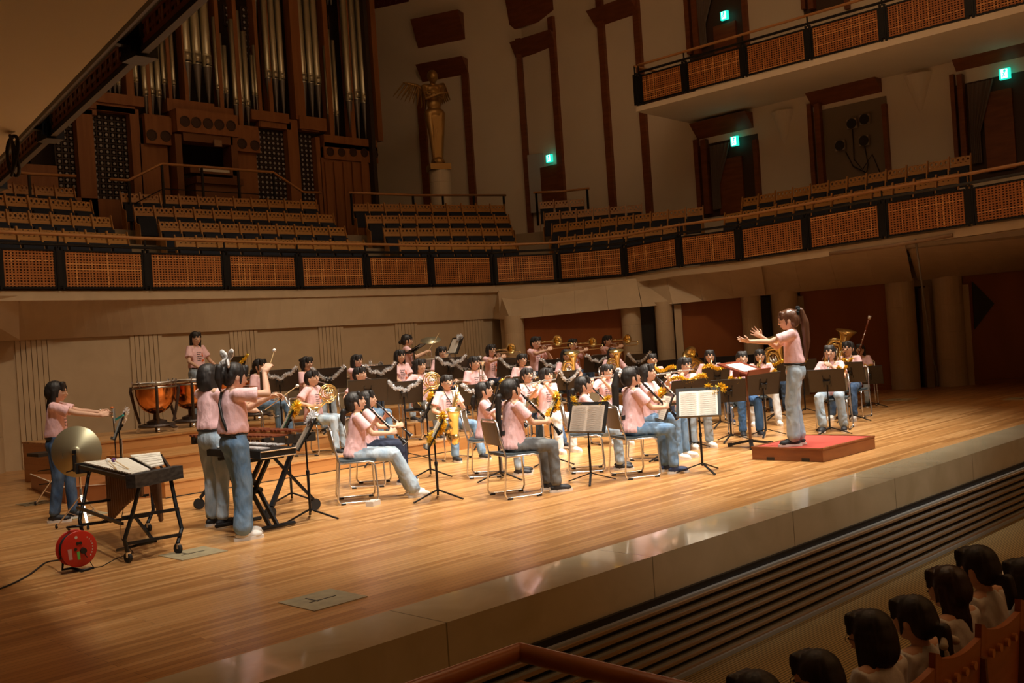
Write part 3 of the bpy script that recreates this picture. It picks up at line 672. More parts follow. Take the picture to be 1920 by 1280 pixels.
# lattice screens
LAT=[mat('lattice',(.035,.02,.015),.6),mat('lattice_dot',(.34,.33,.32),.5)]
for (x0,y0,x1,y1,wd) in ((113,215,150,374,.125),(181,212,251,374,.125),(487,242,545,382,.12),(566,248,598,392,.12),(402,-40,416,72,.15),(464,10,482,112,.15),(430,5,448,45,.15),(606,22,628,92,.15)):
    a=O(x0,(y0+y1)/2);c=O(x1,(y0+y1)/2);zt_=O((x0+x1)/2,y0).z; zb=O((x0+x1)/2,y1).z; q=MB(); x=a.x
    nx=max(2,int((c.x-a.x)/wd)); nz=int((zt_-zb)/wd)
    for i in range(nx+1): q.box((a.x+(c.x-a.x)*i/nx-12.5,.25,(zt_+zb)/2-4.5),(.035,.03,zt_-zb))
    for j in range(nz+1): q.box(((a.x+c.x)/2-12.5,.24,zb+(zt_-zb)*j/nz-4.5),(c.x-a.x,.03,.035))
    for i in range(nx):
        for j in range(nz): q.mi=1; q.ell((a.x+(c.x-a.x)*(i+.5)/nx-12.5,.22,zb+(zt_-zb)*(j+.5)/nz-4.5),(.036,.01,.036),n=8,m=4)
    q.build('lattice_screen',LAT,organ)
# pipes
def pipe(px,ym,yb,yt,r):
    c=O(px,ym); zm=c.z-4.5; zb=O(px,yb).z-4.5; zt_=O(px,yt).z-4.5; x=c.x-12.5; y=.05
    m=MB(); h=r*2.2
    m.mi=0; m.lathe2([(r,zm+h*.55),(r,zt_),(r*.9,zt_),(r*.85,zt_-.1)],16,(x,y,0)); m.lathe2([(r,zm-h*.55),(r,zm+h*.42),(r*1.06,zm+h*.45),(r*1.06,zm+h*.6),(r,zm+h*.62)],16,(x,y,0))
    m.box((x,y-r*.80,zm),(r*1.25,r*.5,h*.78)) 
    m.lathe2([(r*1.04,zm-h*.6),(r*1.04,zm-h*.5)],16,(x,y,0))
    m.mi=2; m.box((x,y-r*.92,zm-h*.46),(r*1.3,r*.3,h*.09))
    m.mi=1; m.lathe2([(r*.22,zb),(r*.98,zm-h*.6)],16,(x,y,0))
    m.build('pipe',[PIPE,PIPEF,BLKP],organ,True)
for g in (((240,145,183,85),(249,147,184,70),(257,149,185,60)),((207,150,176,100),(216,152,177,90),(224,154,178,80)),((274,172,214,95),(286,171,215,88),(299,174,216,70)),((309,152,190,66),(318,152,190,58),(327,155,190,50)),
 ((351,106,193,-90),(370,109,194,-90),(389,114,195,-90)),((410,163,203,33),(419,168,203,63),(427,170,203,86)),((444,190,236,38),(455,188,236,22),(466,194,236,60)),((477,174,210,103),(483,177,210,85),(489,178,210,62)),
 ((504,138,213,-90),(517,140,214,-90),(530,143,215,-90)),((570,145,221,-90),(584,147,222,-90),(597,151,223,-90)),((618,208,256,87),(626,208,256,57),(634,212,256,77)),((656,181,259,-90),(670,177,260,-90),(684,184,260,-90)),
 ((406,-10,0,-90),(412,-8,0,-90),(474,-5,20,-90),(480,-2,30,-90),(610,-8,8,-60),(616,-8,8,-60),(622,-8,8,-60))):
    for i,(px,ym,yb,yt) in enumerate(g):
        sp_=abs(g[1][0]-g[0][0])*.40; s=FPX/ (O(px,ym).x*_f.x+YO*_f.y); r=sp_/s*1.18
        pipe(px,ym,yb,yt,max(.035,min(r,.21)))
# ============================================================ STATUE
sb=aty(822,320,21.6); SX,SZ=sb.x,sb.z
m=MB(); m.lathe2([(.30,3.2),(.30,SZ-.35),(.29,SZ-.34),(.30,SZ-.33),(.30,SZ),(0,SZ)],32,(SX+.05,21.6,0)); tag(m.build('pedestal',mat('pedestal_stone',(.66,.58,.44),.7),None),'tall round pale stone pedestal carrying the winged statue','pedestal')
# ============================================================ PEOPLE
DG=None
def remesh(mb,name,mats,vox,smooth=4,fac=.5):
    me=mb.mesh(name+'_src',mats); o=bpy.data.objects.new(name+'_src',me); COL.objects.link(o)
    r=o.modifiers.new('r','REMESH'); r.mode='VOXEL'; r.voxel_size=vox; r.adaptivity=0; r.use_smooth_shade=True
    if smooth: s=o.modifiers.new('s','SMOOTH'); s.iterations=smooth; s.factor=fac
    dg=bpy.context.evaluated_depsgraph_get(); ev=o.evaluated_get(dg); nm=bpy.data.meshes.new_from_object(ev); nm.name=name
    bpy.data.objects.remove(o); bpy.data.meshes.remove(me)
    nm.polygons.foreach_set('use_smooth',[True]*len(nm.polygons)); nm.materials.clear()
    for m in (mats if isinstance(mats,(list,tuple)) else [mats]): nm.materials.append(m)
    return nm
from mathutils import noise as NZ
def folds(me,sc,amp,off,wf):
    co=[(v.co.copy(),v.normal.copy()) for v in me.vertices]
    for v,(c,n) in zip(me.vertices,co):
        q=V((c.x*sc[0],c.y*sc[1],c.z*sc[2]))+off; w_=NZ.noise(q*.6)*1.2; r=NZ.noise(q+V((w_,w_,-w_))); v.co=c+n*(amp*wf(c)*((1-abs(r)*3.2)*.6+.25*NZ.noise(q*2.1)))
    me.update()
def ik(S,W,l1,l2,pole):
    d=W-S; L=min(d.length,(l1+l2)*.995); dn=d.normalized(); a=(l1*l1-l2*l2+L*L)/(2*L); h=math.sqrt(max(0,l1*l1-a*a))
    p=pole-dn*pole.dot(dn); p=p.normalized() if p.length>1e-5 else V((0,0,-1)); return S+dn*a+p*h, S+dn*L
def hand(mb,W,d,nrm,side,curl=.6,spread=.12,r=.0078):
    """five fingers; d pointing from wrist to knuckles, nrm out of the palm, side +1 right hand"""
    d=d.normalized(); nrm=(nrm-d*nrm.dot(d)).normalized(); x=d.cross(nrm).normalized()*side   # x towards the thumb
    K=W+d*.072
    mb.cap(W,W+d*.02,.022,.026); mb.ell(W+d*.045,(.034,.036,.015),Matrix((x,d,nrm)).transposed(),12,8); 
    for i,(ln,off) in enumerate(((.066,.030),(.074,.0105),(.069,-.0095),(.054,-.029))):
        fd=(d+x*(.5-i/3)*spread*1.6).normalized(); p=K+x*off-d*(.004 if i in(0,3) else 0); a=0; q=p; seg=ln*.45
        mb.cap(W+d*.03+x*off*.8,p,.012,.0098,8)
        for k in range(3):
            a+=curl*(.55 if k==0 else .8); dd=(fd*math.cos(a)+nrm*math.sin(a)); e=q+dd*seg; mb.cap(q,e,r*(1.1-.08*k),r*(1.02-.1*k),8); q=e; seg*=.72
    t0=W+d*.022+x*.024; t1=t0+(d*.5+x*.72+nrm*.35).normalized()*.036; t2=t1+(d*.8+x*.1+nrm*(.35+curl*.5)).normalized()*.032
    mb.cap(W+d*.012+x*.008,t0,.017,.013,8); mb.cap(t0,t1,.0115,.010,8); mb.cap(t1,t2,.0098,.0085,8)
    return K
def rotx(a): return Matrix.Rotation(a,4,'X')
def rotz(a): return Matrix.Rotation(a,4,'Z')
T4=Matrix.Translation
PCACHE={}
def pose_geo(key,P):
    if key in PCACHE: return PCACHE[key]
    sit=P.get('sit',True); ph=P.get('ph',.535 if sit else .835); lean=P.get('lean',0.0); tw=P.get('twist',0.0); bulk=P.get('bulk',1.0)
    vox=P.get('vox',.0085)
    base=V((0,0,ph)); TM=T4(base)@rotz(tw)@rotx(-lean)   # torso frame, local z up from pelvis
    def t(x,y,z): return TM@V((x,y,z))
    R3=TM.to_3x3()
    sw=.138*bulk; sh={s:t(s*sw,-.005,.425) for s in(-1,1)}
    neck0=t(0,-.008,.435); hp=P.get('hpitch',0.0); hy=P.get('hyaw',0.0); hr=P.get('hroll',0)
    NM=T4(t(0,.0,.468))@rotz(tw+hy)@rotx(-lean*.3-hp)@Matrix.Rotation(hr,4,'Y')@Matrix.Scale(1.09,4)
    def h(x,y,z): return NM@V((x,y,z))
    H3=NM.to_3x3()
    hc=h(0,.022,.105)
    # ---- body
    B=MB()
    B.ell(t(0,0,.0),(.140*bulk,.098,.10),R3); B.ell(t(0,0,.14),(.104*bulk,.078,.13),R3); B.ell(t(0,.0,.30),(.122*bulk,.082,.14),R3); B.cap(sh[-1],sh[1],.042); B.cap(t(-.06,0,.40),t(.06,0,.40),.058)
    B.cap(neck0,h(0,.005,.03),.046,.043); 
    B.ell(hc,(.072,.088,.098),H3,20,14); B.ell(h(0,.048,.060),(.050,.048,.052),H3,16,10); B.ell(h(0,.068,.030),(.026,.022,.020),H3,12,8)
    B.ell(h(0,.088,.128),(.045,.020,.02),H3)     # brow
    B.cap(h(0,.104,.098),h(0,.114,.078),.0075,.0115,8); 
    for s in (-1,1): B.ell(h(s*.073,.008,.088),(.009,.017,.028),H3,10,8); B.ell(h(s*.030,.086,.082),(.020,.016,.016),H3,10,8)
    B.ell(h(0,.098,.050),(.021,.012,.009),H3,10,6)
    wr={};el={}
    l1,l2=.255*P.get('armk',1),.225*P.get('armk',1)
    for s,k in ((1,'R'),(-1,'L')):
        W=V(P.get(k,(s*.12,.30,ph+.09))); pole=V(P.get(k+'p',(s*.6,-.15,-1)))
        E_,W=ik(sh[s],W,l1,l2,pole); el[s]=E_;wr[s]=W
        B.cap(sh[s],E_,.039,.031); B.cap(E_,E_.lerp(W,.35),.031,.031); B.cap(E_.lerp(W,.35),W,.031,.021)
        hd=V(P.get(k+'d',tuple((W-E_).normalized()))); hn=V(P.get(k+'n',(-s*.5,0,-.8)))
        hand(B,W,hd,hn,s,P.get(k+'c',P.get('curl',.6)),P.get('spread',.14))
    legs={}
    for s,k in ((1,'R'),(-1,'L')):
        hip=base+V((s*.082,0,-.02)).xyz; hip=(T4(base)@rotz(tw*.4))@V((s*.085,0,-.015))
        if sit: kn=V(P.get('knee'+k,(s*.115,.40,ph-.03))); an=V(P.get('ank'+k,(s*.12,.41,.085)))
        else: an=V(P.get('ank'+k,(s*.085,.0,.08))); kn=V(P.get('knee'+k,tuple((hip+an)/2+V((s*.005,.03,.02)))))
        legs[s]=(hip,kn,an); B.cap(hip,kn,.078*bulk,.052); B.cap(kn,an,.050,.034); fd=V(P.get('foot'+k,(s*.12,1,0))).normalized(); 
        B.cap(an,an+V((0,0,-.03)),.034,.034); B.cap(an+V((0,0,-.045)),an+fd*.12+V((0,0,-.055)),.030,.022)
    # ---- shirt
    S=MB(); lo=P.get('loose',1.0)*bulk
    hem=P.get('hem',0)
    import zlib
    rn=random.Random(zlib.crc32(key.encode()))
    def loft(mb,rings,n=26):
        vs=[]
        for (z,rx,ry,cy) in rings:
            for j in range(n): q=2*PI*j/n; vs.append(t(rx*math.copysign(abs(math.cos(q))**.85,math.cos(q)),cy+ry*math.copysign(abs(math.sin(q))**.85,math.sin(q)),z))
        k=len(rings); mb.add(vs,[(i*n+j,i*n+(j+1)%n,(i+1)*n+(j+1)%n,(i+1)*n+j) for i in range(k-1) for j in range(n)]+[tuple(range(n))[::-1],tuple((k-1)*n+j for j in range(n))])
    w_=lo
    zb=(-.035+hem) if sit else .085+hem; rx_,ry_=(.162,.136) if sit else (.139,.116)
    loft(S,[(zb,rx_*w_,ry_*w_,-.004),(zb+.035,(rx_+.002)*w_,(ry_+.002)*w_,-.004)]+[r_ for r_ in ((.085,.146*w_,.118*w_,-.004),(.17,.136*w_,.108*w_,-.002)) if r_[0]>zb+.06]+[(.27,.134*w_,.100*w_,.004),(.345,.137*w_,.092*w_,.003),(.395,.122*w_,.076,-.002),(.425,.092,.062,-.006),(.447,.062,.052,-.006),(.458,.050,.048,-.006)])
    for s in (-1,1):
        e=sh[s].lerp(el[s],.66); i0=sh[s].lerp(t(0,0,.37),.35); dd=(el[s]-sh[s]).normalized()
        S.tube([i0,sh[s]+V((0,0,-.004)),sh[s].lerp(el[s],.33)+V((0,0,-.006)),e+V((0,0,-.010))],[.056,.056,.058,.067*w_],16)
    # ---- trousers
    J=MB(); wide=P.get('wide',1.0)
    J.ell(t(0,-.005,.0),(.150*bulk,.110,.10),R3) if sit else J.ell(base+V((0,-.012,-.005)),(.147*bulk,.112,.12))
    J.cap(t(-.06,0,.06),t(.06,0,.06),.084*bulk)
    for s in (-1,1):
        hip,kn,an=legs[s]; J.cap(hip,hip.lerp(kn,.5),.088*bulk,.078*bulk); J.cap(hip.lerp(kn,.5),kn,.078*bulk,.064*(1+.5*(wide-1))); J.cap(kn,an.lerp(kn,.06),.062*(1+.5*(wide-1)),.054*wide+.004)
        if wide>1.15: J.cap(an.lerp(kn,.45),an.lerp(kn,.09),.056*wide,.062*wide)
    out={'body':remesh(B,'body',SKIN,vox,3,.5),'shirt':remesh(S,'shirt',PINK,.0105,2,.5),'trousers':remesh(J,'trousers',DEN['light'],.0115,2,.5)}
    off_=V((rn.random()*9,rn.random()*9,rn.random()*9))
    folds(out['shirt'],(13,13,4.5),.0085,off_,lambda c:.35+.65*min(1,max(0,((TM.inverted()@c).z-.42)/-.25)))
    folds(out['trousers'],(11,11,9) if sit else (13,13,5),.0075,off_,lambda c:1)
    shoes=[]
    for s,k in ((1,'R'),(-1,'L')):
        an=legs[s][2]; fd=V(P.get('foot'+k,(s*.12,1,0))).normalized(); g=V((an.x,an.y,an.z-.085)); sd=V((fd.y,-fd.x,0)); A3=Matrix((sd,fd,V((0,0,1)))).transposed()
        q=MB(); q.ell(g+fd*.045+V((0,0,.045)),(.044,.125,.036),A3,14,8); q.cap(g+V((0,0,.04)),g+V((0,0,.085)),.044,.043); q.ell(g+fd*.10+V((0,0,.035)),(.047,.07,.034),A3,12,8)
        up=remesh(q,'shoe',SHOE['white'],.012,2); q=MB(); N=18
        pts=[]
        for i in range(N):
            a=2*PI*i/N; c,sn=math.cos(a),math.sin(a); wv_=.046-.006*(sn<0); pts.append(g+sd*c*wv_+fd*(.048+sn*.132))
        q.prism([(p.x,p.y) for p in pts],g.z-.0,g.z+.026); shoes.append((up,q.mesh('sole',SOLE)))
    out['shoes']=shoes
    # face bits
    f=MB(); 
    for s in (-1,1): f.ell(h(s*.029,.1015,.092),(.0125,.004,.0055 if not P.get('closed') else .002),H3,10,6)
    out['eyes']=f.mesh('eye',EYEM,True)
    f=MB()
    for s in (-1,1): f.cap(h(s*.016,.105,.113),h(s*.044,.094,.114),.0028,.0022,6)
    out['brows']=f.mesh('eyebrow',HAIRK,True)
    f=MB(); f.ell(h(0,.1085,.050),(.020,.004,.0055),H3,12,6); out['mouth']=f.mesh('mouth',LIPM,True)
    # print on the chest
    sme=out['shirt']; bvh=BVHTree.FromPolygons([v.co.copy() for v in sme.vertices],[tuple(p.vertices) for p in sme.polygons])
    def proj(x,z,front=1):
        o=t(x,.6*front,z); d=R3@V((0,-front,0)); hit=bvh.ray_cast(o,d,1.0)
        return hit[0]-d*.0035 if hit[0] else None
    f=MB(); rr=random.Random(5); cell=.0052
    def quadp(x,z,wd,hh,mi,front=1):
        q=[proj(x,z,front),proj(x+wd,z,front),proj(x+wd,z+hh,front),proj(x,z+hh,front)]
        if all(q): f.mi=mi; f.add(q,[(0,1,2,3)])
    for r_i in range(5):
        z=.335-.034*r_i; x=.070   # viewer's left is the wearer's right
        words=((.030,.045),(.055,),(.03,.05),(.045,.02),(.06,))[r_i]
        for wd in words:
            xx=x; 
            while xx>x-wd: 
                hh=rr.uniform(.008,.017); quadp(xx-.006,z+rr.uniform(-.002,.003),.0055,hh,0); 
                if rr.random()<.6: quadp(xx-.009,z+rr.choice((0,hh-.004)),.007,.004,0)
                xx-=.0085
            x-=wd+.010
    for i in range(14):
        a=rr.random(); quadp(-.045+rr.uniform(-.018,.012),.19+a*.14,.016-.008*a,.018,1)
    for i in range(8): quadp(-.055+rr.uniform(-.02,.03),.175+rr.uniform(0,.03),.022,.02,1)
    out['print']=f.mesh('shirt_print',[PRK,PRO])
    f=MB()   # back print: black flag shape and a round emblem low on the back
    for i in range(7):
        for j in range(4): quadp(-.05+i*.013,.10+j*.012+(i*.002),.0135,.0125,0,-1)
    N=28; 
    for i in range(N):
        a0,a1=2*PI*i/N,2*PI*(i+1)/N; q=[proj(r_*math.cos(a),.02+r_*math.sin(a),-1) for a,r_ in ((a0,.048),(a1,.048),(a1,.042),(a0,.042))]
        if all(q): f.mi=0; f.add(q,[(0,1,2,3)])
    for i in range(9): quadp(rr.uniform(-.028,.02),.02+rr.uniform(-.028,.02),.008,.006,0,-1)
    out['backprint']=f.mesh('back_print',[PRK,PRO])
    out['P']=P; out['NM']=NM; out['TM']=TM; out['wr']=wr; out['el']=el; out['h']=h
    PCACHE[key]=out; return out
HC={}
def hairgeo(key,style,NM,TM):
    k=(key,style)
    if k in HC: return HC[k]
    def h(x,y,z): return NM@V((x,y,z))
    H3=NM.to_3x3(); T3=TM.to_3x3(); up=H3@V((0,0,1)); m=MB(); dn=V((0,0,-1)); back=H3@V((0,-1,0)); dnb=(dn*.93+back*.0)
    m.ell(h(0,-.002,.132),(.083,.096,.084),H3,20,14); m.ell(h(0,-.035,.095),(.078,.070,.085),H3,16,10)
    if style!='boy':
        for s in (-1,1): m.cap(h(s*.070,.030,.125),h(s*.074,.040,.050),.016,.009,8)
    for i in range(7):     # fringe
        x=(i-3)*.018; 
        if style=='part' and abs(i-3)<2: continue
        m.cap(h(x*.9,.070,.188),h(x*1.0,.092-abs(x)*.30,.155),.022,.018,8); m.cap(h(x*1.0,.092-abs(x)*.30,.155),h(x*1.15,.107-abs(x)*.50,.116 if style!='boy' else .124),.016,.009,8)
    if style in('bob','blunt'):
        m.ell(h(0,-.030,.055),(.088,.072,.095),H3,16,10)
        for s in (-1,1):
            for y in (-.03,0,.028): m.cap(h(s*.070,y,.12),h(s*.078,y+.004,-.012),.022,.017,8)
    if style in('long','half'):
        for i in range(7):
            a=(i-3)/3; m.cap(h(a*.068,-.045+abs(a)*.045,.11),h(a*.072,-.058+abs(a)*.05,.0)+dn*.04,.028,.026,8); m.cap(h(a*.072,-.058+abs(a)*.05,.0)+dn*.04,h(a*.076,-.085+abs(a)*.05,0)+dn*.33,.028,.016,8)
    if style=='half': m.ell(h(0,-.10,.16),(.035,.03,.03),H3)
    if style in('pony','ponylow','ponylong'):
        z={'pony':.13,'ponylow':.03,'ponylong':.05}[style]; L={'pony':.20,'ponylow':.16,'ponylong':.42}[style]
        a=h(0,-.085,z); b_=a+back*.045+up*.01; m.cap(a,b_,.022,.026); m.cap(b_,b_+dn*L*.5+back*.015,.034,.032); m.cap(b_+dn*L*.5+back*.015,b_+dn*L,.032,.010)
    if style=='bun': m.ell(h(0,-.105,.06),(.038,.036,.036),H3)
    if style=='twin':
        for s in (-1,1): a=h(s*.068,-.03,.03); m.cap(h(s*.05,-.04,.07),a,.026,.02); m.cap(a,a+dn*.12+H3@V((s*.015,.05,0)),.018,.015); m.cap(a+dn*.12+H3@V((s*.015,.05,0)),a+dn*.26+H3@V((s*.01,.075,0)),.015,.006)
    if style=='ponyhigh':
        a=h(0,-.080,.17); b_=a+back*.05; m.cap(a,b_,.024,.03); m.cap(b_,b_+dn*.14+back*.035,.034,.044); m.cap(b_+dn*.14+back*.035,b_+dn*.36+back*.04,.044,.040); m.cap(b_+dn*.36+back*.04,b_+dn*.56+back*.02,.040,.014)
    me=remesh(m,'hair',HAIRK,.0095,2,.4); NI=NM.inverted()
    for v in me.vertices:
        c=v.co; l=NI@c; a_=math.atan2(l.y+.01,l.x); r=NZ.noise(V((a_*9,l.z*2.2,l.x*6)))*.6+NZ.noise(V((a_*22,l.z*3,l.y*9)))*.4; v.co=c+v.normal*(.0055*r)
    me.update(); HC[k]=me; return me
def setmat(o,i,m): o.material_slots[i].link='OBJECT'; o.material_slots[i].material=m
def person(key,P,M,label,hair='bob',pants='light',shoe='white',hairm=None,back=False,front=True,k=1.0,shirt=None,glasses=False,extra=None):
    G=pose_geo(key,P); root=empty('person',M=M@Matrix.Scale(k,4)); tag(root,label,'person')
    def ch(n,me,par=root): return link(bpy.data.objects.new(n,me),par)
    bo=ch('body',G['body']); ch('eye',G['eyes'],bo); ch('eyebrow',G['brows'],bo); ch('mouth',G['mouth'],bo)
    so=ch('shirt',G['shirt']); 
    if shirt: setmat(so,0,shirt)
    elif 1:
        if front and not shirt: ch('shirt_print',G['print'],so)
        if back: ch('back_print',G['backprint'],so)
    j=ch('trousers',G['trousers']); setmat(j,0,DEN[pants])
    for up,sole in G['shoes']: s=ch('shoe',up); setmat(s,0,SHOE[shoe]); ch('sole',sole,s)
    ho=ch('hair',hairgeo(key,hair,G['NM'],G['TM'])); 
    if hairm: setmat(ho,0,hairm)
    if glasses:
        m=MB(); hh=G['h']
        for s in (-1,1):
            m.tube([hh(s*.031+.020*math.cos(a),.108,.090+.016*math.sin(a)) for a in [2*PI*i/14 for i in range(14)]],.0016,5,closed=True)
            m.tube([hh(s*.050,.106,.093),hh(s*.078,.02,.095)],.0016,5)
        m.tube([hh(-.011,.110,.093),hh(.011,.110,.093)],.0016,5); m.build('glasses',BLKM,root)
    if not P.get('sit',True) and key!='aud':
        m=MB(); T=G['TM']; m.tube([T@V((.126*math.cos(2*PI*i/24),-.004+.103*math.sin(2*PI*i/24),.078)) for i in range(24)],.019,6,closed=True); m.build('belt',BLKP,j,True)
    if extra: extra(G,root)
    return root,G
# ============================================================ THINGS ON STAGE
COND=V((11.15,6.4,0))
def face(p,tgt=COND,off=0):
    d=V(tgt)-V(p); return math.atan2(-d.x,d.y)+math.radians(off)
def fyaw(dx,dy): return math.atan2(-dx,dy)
def PM(p,yaw): return T4(V(p))@rotz(yaw)
# ---- sled base chair
def chair_proto():
    r=empty('stacking_chair',(0,0,-40)); m=MB()
    for s in (-1,1):
        pts=[(s*.205,-.245,.80),(s*.215,-.22,.62),(s*.225,-.175,.45),(s*.235,-.215,.06),(s*.235,-.195,.022),(s*.235,-.15,.018),(s*.235,.17,.018),(s*.235,.205,.03),(s*.232,.215,.07),(s*.222,.20,.38),(s*.218,.185,.425),(s*.214,.14,.44),(s*.21,-.17,.435)]
        m.tube(pts,.0105,8)
    m.tube([(-.205,-.245,.80),(-.17,-.252,.82),(.17,-.252,.82),(.205,-.245,.80)],.0105,8); m.tube([(-.212,.12,.43),(.212,.12,.43)],.008,6); m.tube([(-.212,-.13,.43),(.212,-.13,.43)],.008,6)
    m.build('chair_frame',CHROME,r,True)
    m=MB(); N=8; prof=[(-.19,.452),(-.1,.445),(0,.443),(.1,.446),(.19,.440),(.215,.425)]
    for (y0,z0),(y1,z1) in zip(prof,prof[1:]): m.poly([(-.20,y0,z0),(.20,y0,z0),(.20,y1,z1),(-.20,y1,z1)],(0,0,.022))
    m.build('seat',mat('chair_vinyl',(.055,.075,.085),.55),r)
    m=MB(); m.mi=0
    for i in range(8):
        a0=-1+2*i/8;a1=-1+2*(i+1)/8; f=lambda a:(a*.195,-.222-.022*(1-a*a),0)
        p0,p1=V(f(a0)),V(f(a1)); up0=V((0,-.028,.80));lo=V((0,.022,.56)); m.poly([p0+lo,p1+lo,p1+up0,p0+up0],(0,-.014,0))
    m.build('backrest',mat('chair_back_brown',(.16,.115,.06),.4),r)
    for s in (-1,1):
        for y in (-.16,.17): m=MB(); m.box((s*.235,y,.010),(.03,.05,.02)); m.build('glide',RUBBER,r)
    return r
CHP=chair_proto(); chn=[0]
def chair(p,yaw,label,k=1):
    o=CHP if chn[0]==0 else copy_tree(CHP); chn[0]+=1; o.location=p; o.rotation_euler=(0,0,yaw); tag(o,label,'chair','chrome framed stacking chairs of the band'); return o
# ---- music stand; local +y faces the player
def stand(p,yaw,hz,label,tilt=22,leg0=0,deskmat=None,mats=None,poleR=.011,wide=.50):
    r=empty('music_stand',p,yaw,label=label,cat='stand',group='black music stands of the band'); up=V((0,0,1))
    m=MB(); m.cap((0,0,.09),(0,0,hz*.55),.0135,.0135,8); m.cap((0,0,hz*.5),(0,0,hz-.04),.0095,.0095,8); m.lathe2([(.014,hz*.52),(.018,hz*.53),(.018,hz*.58),(.012,hz*.59)],10); m.build('pole',BLKM,r,True)
    for i in range(3):
        a=leg0+2*PI*i/3; m=MB(); m.bar((0,0,.11),(.30*math.cos(a),.30*math.sin(a),.012),.024,.012); m.build('leg',BLKM,r)
    t=math.radians(tilt); R=Matrix.Rotation(t,3,'X'); c=V((0,0,hz)); W,Hh=wide,.345   # desk plane; top leans away from player
    m=MB(); m.mi=0; m.box(c+R@V((0,0,.02)),(W,.006,Hh),R); m.box(c+R@V((0,.025,-Hh/2+.02)),(W,.05,.006),R); m.box(c+R@V((0,-.002,.02+Hh/2)),(W,.012,.012),R)
    for s in (-1,1): m.box(c+R@V((s*(W/2-.003),-.006,.02)),(.006,.014,Hh),R)
    m.mi=1; m.box(c+R@V((0,-.0045,.02)),(W-.01,.003,Hh-.01),R)
    d=m.build('desk',[BLKP,BRNB],r); 
    m=MB(); 
    for s in (-1,1): m.lathe2([(0,-.012),(.016,-.012),(.016,.012),(0,.012)],10,c+R@V((s*.035,-.03,.03)),(1,0,0)); m.bar(c+R@V((s*.05,-.012,-.07)),c+R@V((s*.05,-.012,.10)),.012,.014)
    m.box(c+R@V((0,-.02,.0)),(.07,.03,.06),R); m.build('clamp',BLKM,r)
    return r,(c,R,Hh,W)
def onstand(st,M3,label,kind='book',mats=None,name='sheet_music',dx=0,w=None,dz=0):
    r,(c,R,Hh,W)=st; m=MB(); z0=-Hh/2+.024+dz
    if kind=='book':
        m.mi=0; hw=.215 if w is None else w; h=.305
        N=6
        for s in (-1,1):
            for i in range(N):
                a0,a1=i/N,(i+1)/N; f=lambda a:.008+.012*math.sin(PI*min(1,a*1.3))*(1-a*.3)
                p=[V((dx+s*hw*a0,f(a0),z0)),V((dx+s*hw*a1,f(a1),z0)),V((dx+s*hw*a1,f(a1),z0+h)),V((dx+s*hw*a0,f(a0),z0+h))]; m.mi=0
                m.poly([c+R@q for q in p],R@V((0,-.003,0)))
        m.mi=1
        for s in (-1,1):
            for k in range(11):
                zz=z0+.02+k*.025
                q=[(dx+s*hw*.08,.0225),(dx+s*hw*.92,.0165)]
                for dz_ in (0,.006):
                    p=[V((q[0][0],q[0][1]+.001,zz+dz_)),V((q[1][0],q[1][1]+.001,zz+dz_)),V((q[1][0],q[1][1]+.001,zz+dz_+.0022)),V((q[0][0],q[0][1]+.001,zz+dz_+.0022))]; m.poly([c+R@u for u in p],R@V((0,-.0006,0)))
    else:   # folder roll
        m.mi=0; m.box(c+R@V((dx,.015,z0+.15)),(w or .30,.02,.30),R)
    o=m.build(name,mats or [PAPER,mat('note_ink',(.22,.19,.16),.8)]); o.matrix_world=r.matrix_world if False else (T4(r.location)@rotz(r.rotation_euler.z)); tag(o,label,'sheet music'); return o
TC={}
def tinsel_mesh(kind,seed):
    if (kind,seed) in TC: return TC[(kind,seed)]
    rnd=random.Random(seed); m=MB(); n={'swag':150,'swagdeep':170,'heap':150,'short':80,'line':150}[kind]
    dens=8
    for i in range(n):
        u=i/(n-1)
        if kind=='swag': p=V((-.25+.5*u,.01,.02-.14*math.sin(PI*u)**1.2+.02*math.sin(u*20)))
        elif kind=='swagdeep': p=V((-.25+.5*u,.012,.03-.20*math.sin(PI*u)**1.1))
        elif kind=='line': p=V((-.24+.48*u,.0,.015+.03*math.sin(u*9)))
        elif kind=='short': p=V((-.08+.16*u,.01,-.02+.04*math.sin(u*8)))
        else: a=u*11; p=V((.03+.05*math.sin(a)*(1-.3*u),.02+.03*math.cos(a*.7),.05-.30*u))
        for k in range(dens):
            d=V((rnd.gauss(0,1),rnd.gauss(0,1),rnd.gauss(0,1))).normalized(); L=rnd.uniform(.022,.046)*(1.25 if kind=='heap' else 1); w_=d.orthogonal().normalized()*.0036; w_.rotate(Matrix.Rotation(rnd.random()*6,3,d)); q=p+d*L; b_=w_.cross(d).normalized()*.004
            m.add([p-w_,p+w_,(p+q)/2+w_+b_,(p+q)/2-w_+b_,q+w_*.5,q-w_*.5],[(0,1,2,3),(3,2,4,5)])
    me=m.mesh('tinsel',GOLDT); TC[(kind,seed)]=me; return me
def tinsel(M,kind,colr,label,seed=1,sc=1.0):
    o=bpy.data.objects.new('tinsel_garland',tinsel_mesh(kind,seed)); link(o); o.matrix_world=M@Matrix.Scale(sc,4); setmat(o,0,SILVT if colr=='silver' else GOLDT); tag(o,label,'garland'); return o
def ton(st,kind,colr,label,dx=0,dz=0,seed=1,sc=1.0,back=False):
    r,(c,R,Hh,W)=st; return tinsel(T4(r.location)@rotz(r.rotation_euler.z)@T4(c)@R.to_4x4()@T4(V((dx,(-.03 if back else .02),.02+Hh/2+dz))),kind,colr,label,seed,sc)
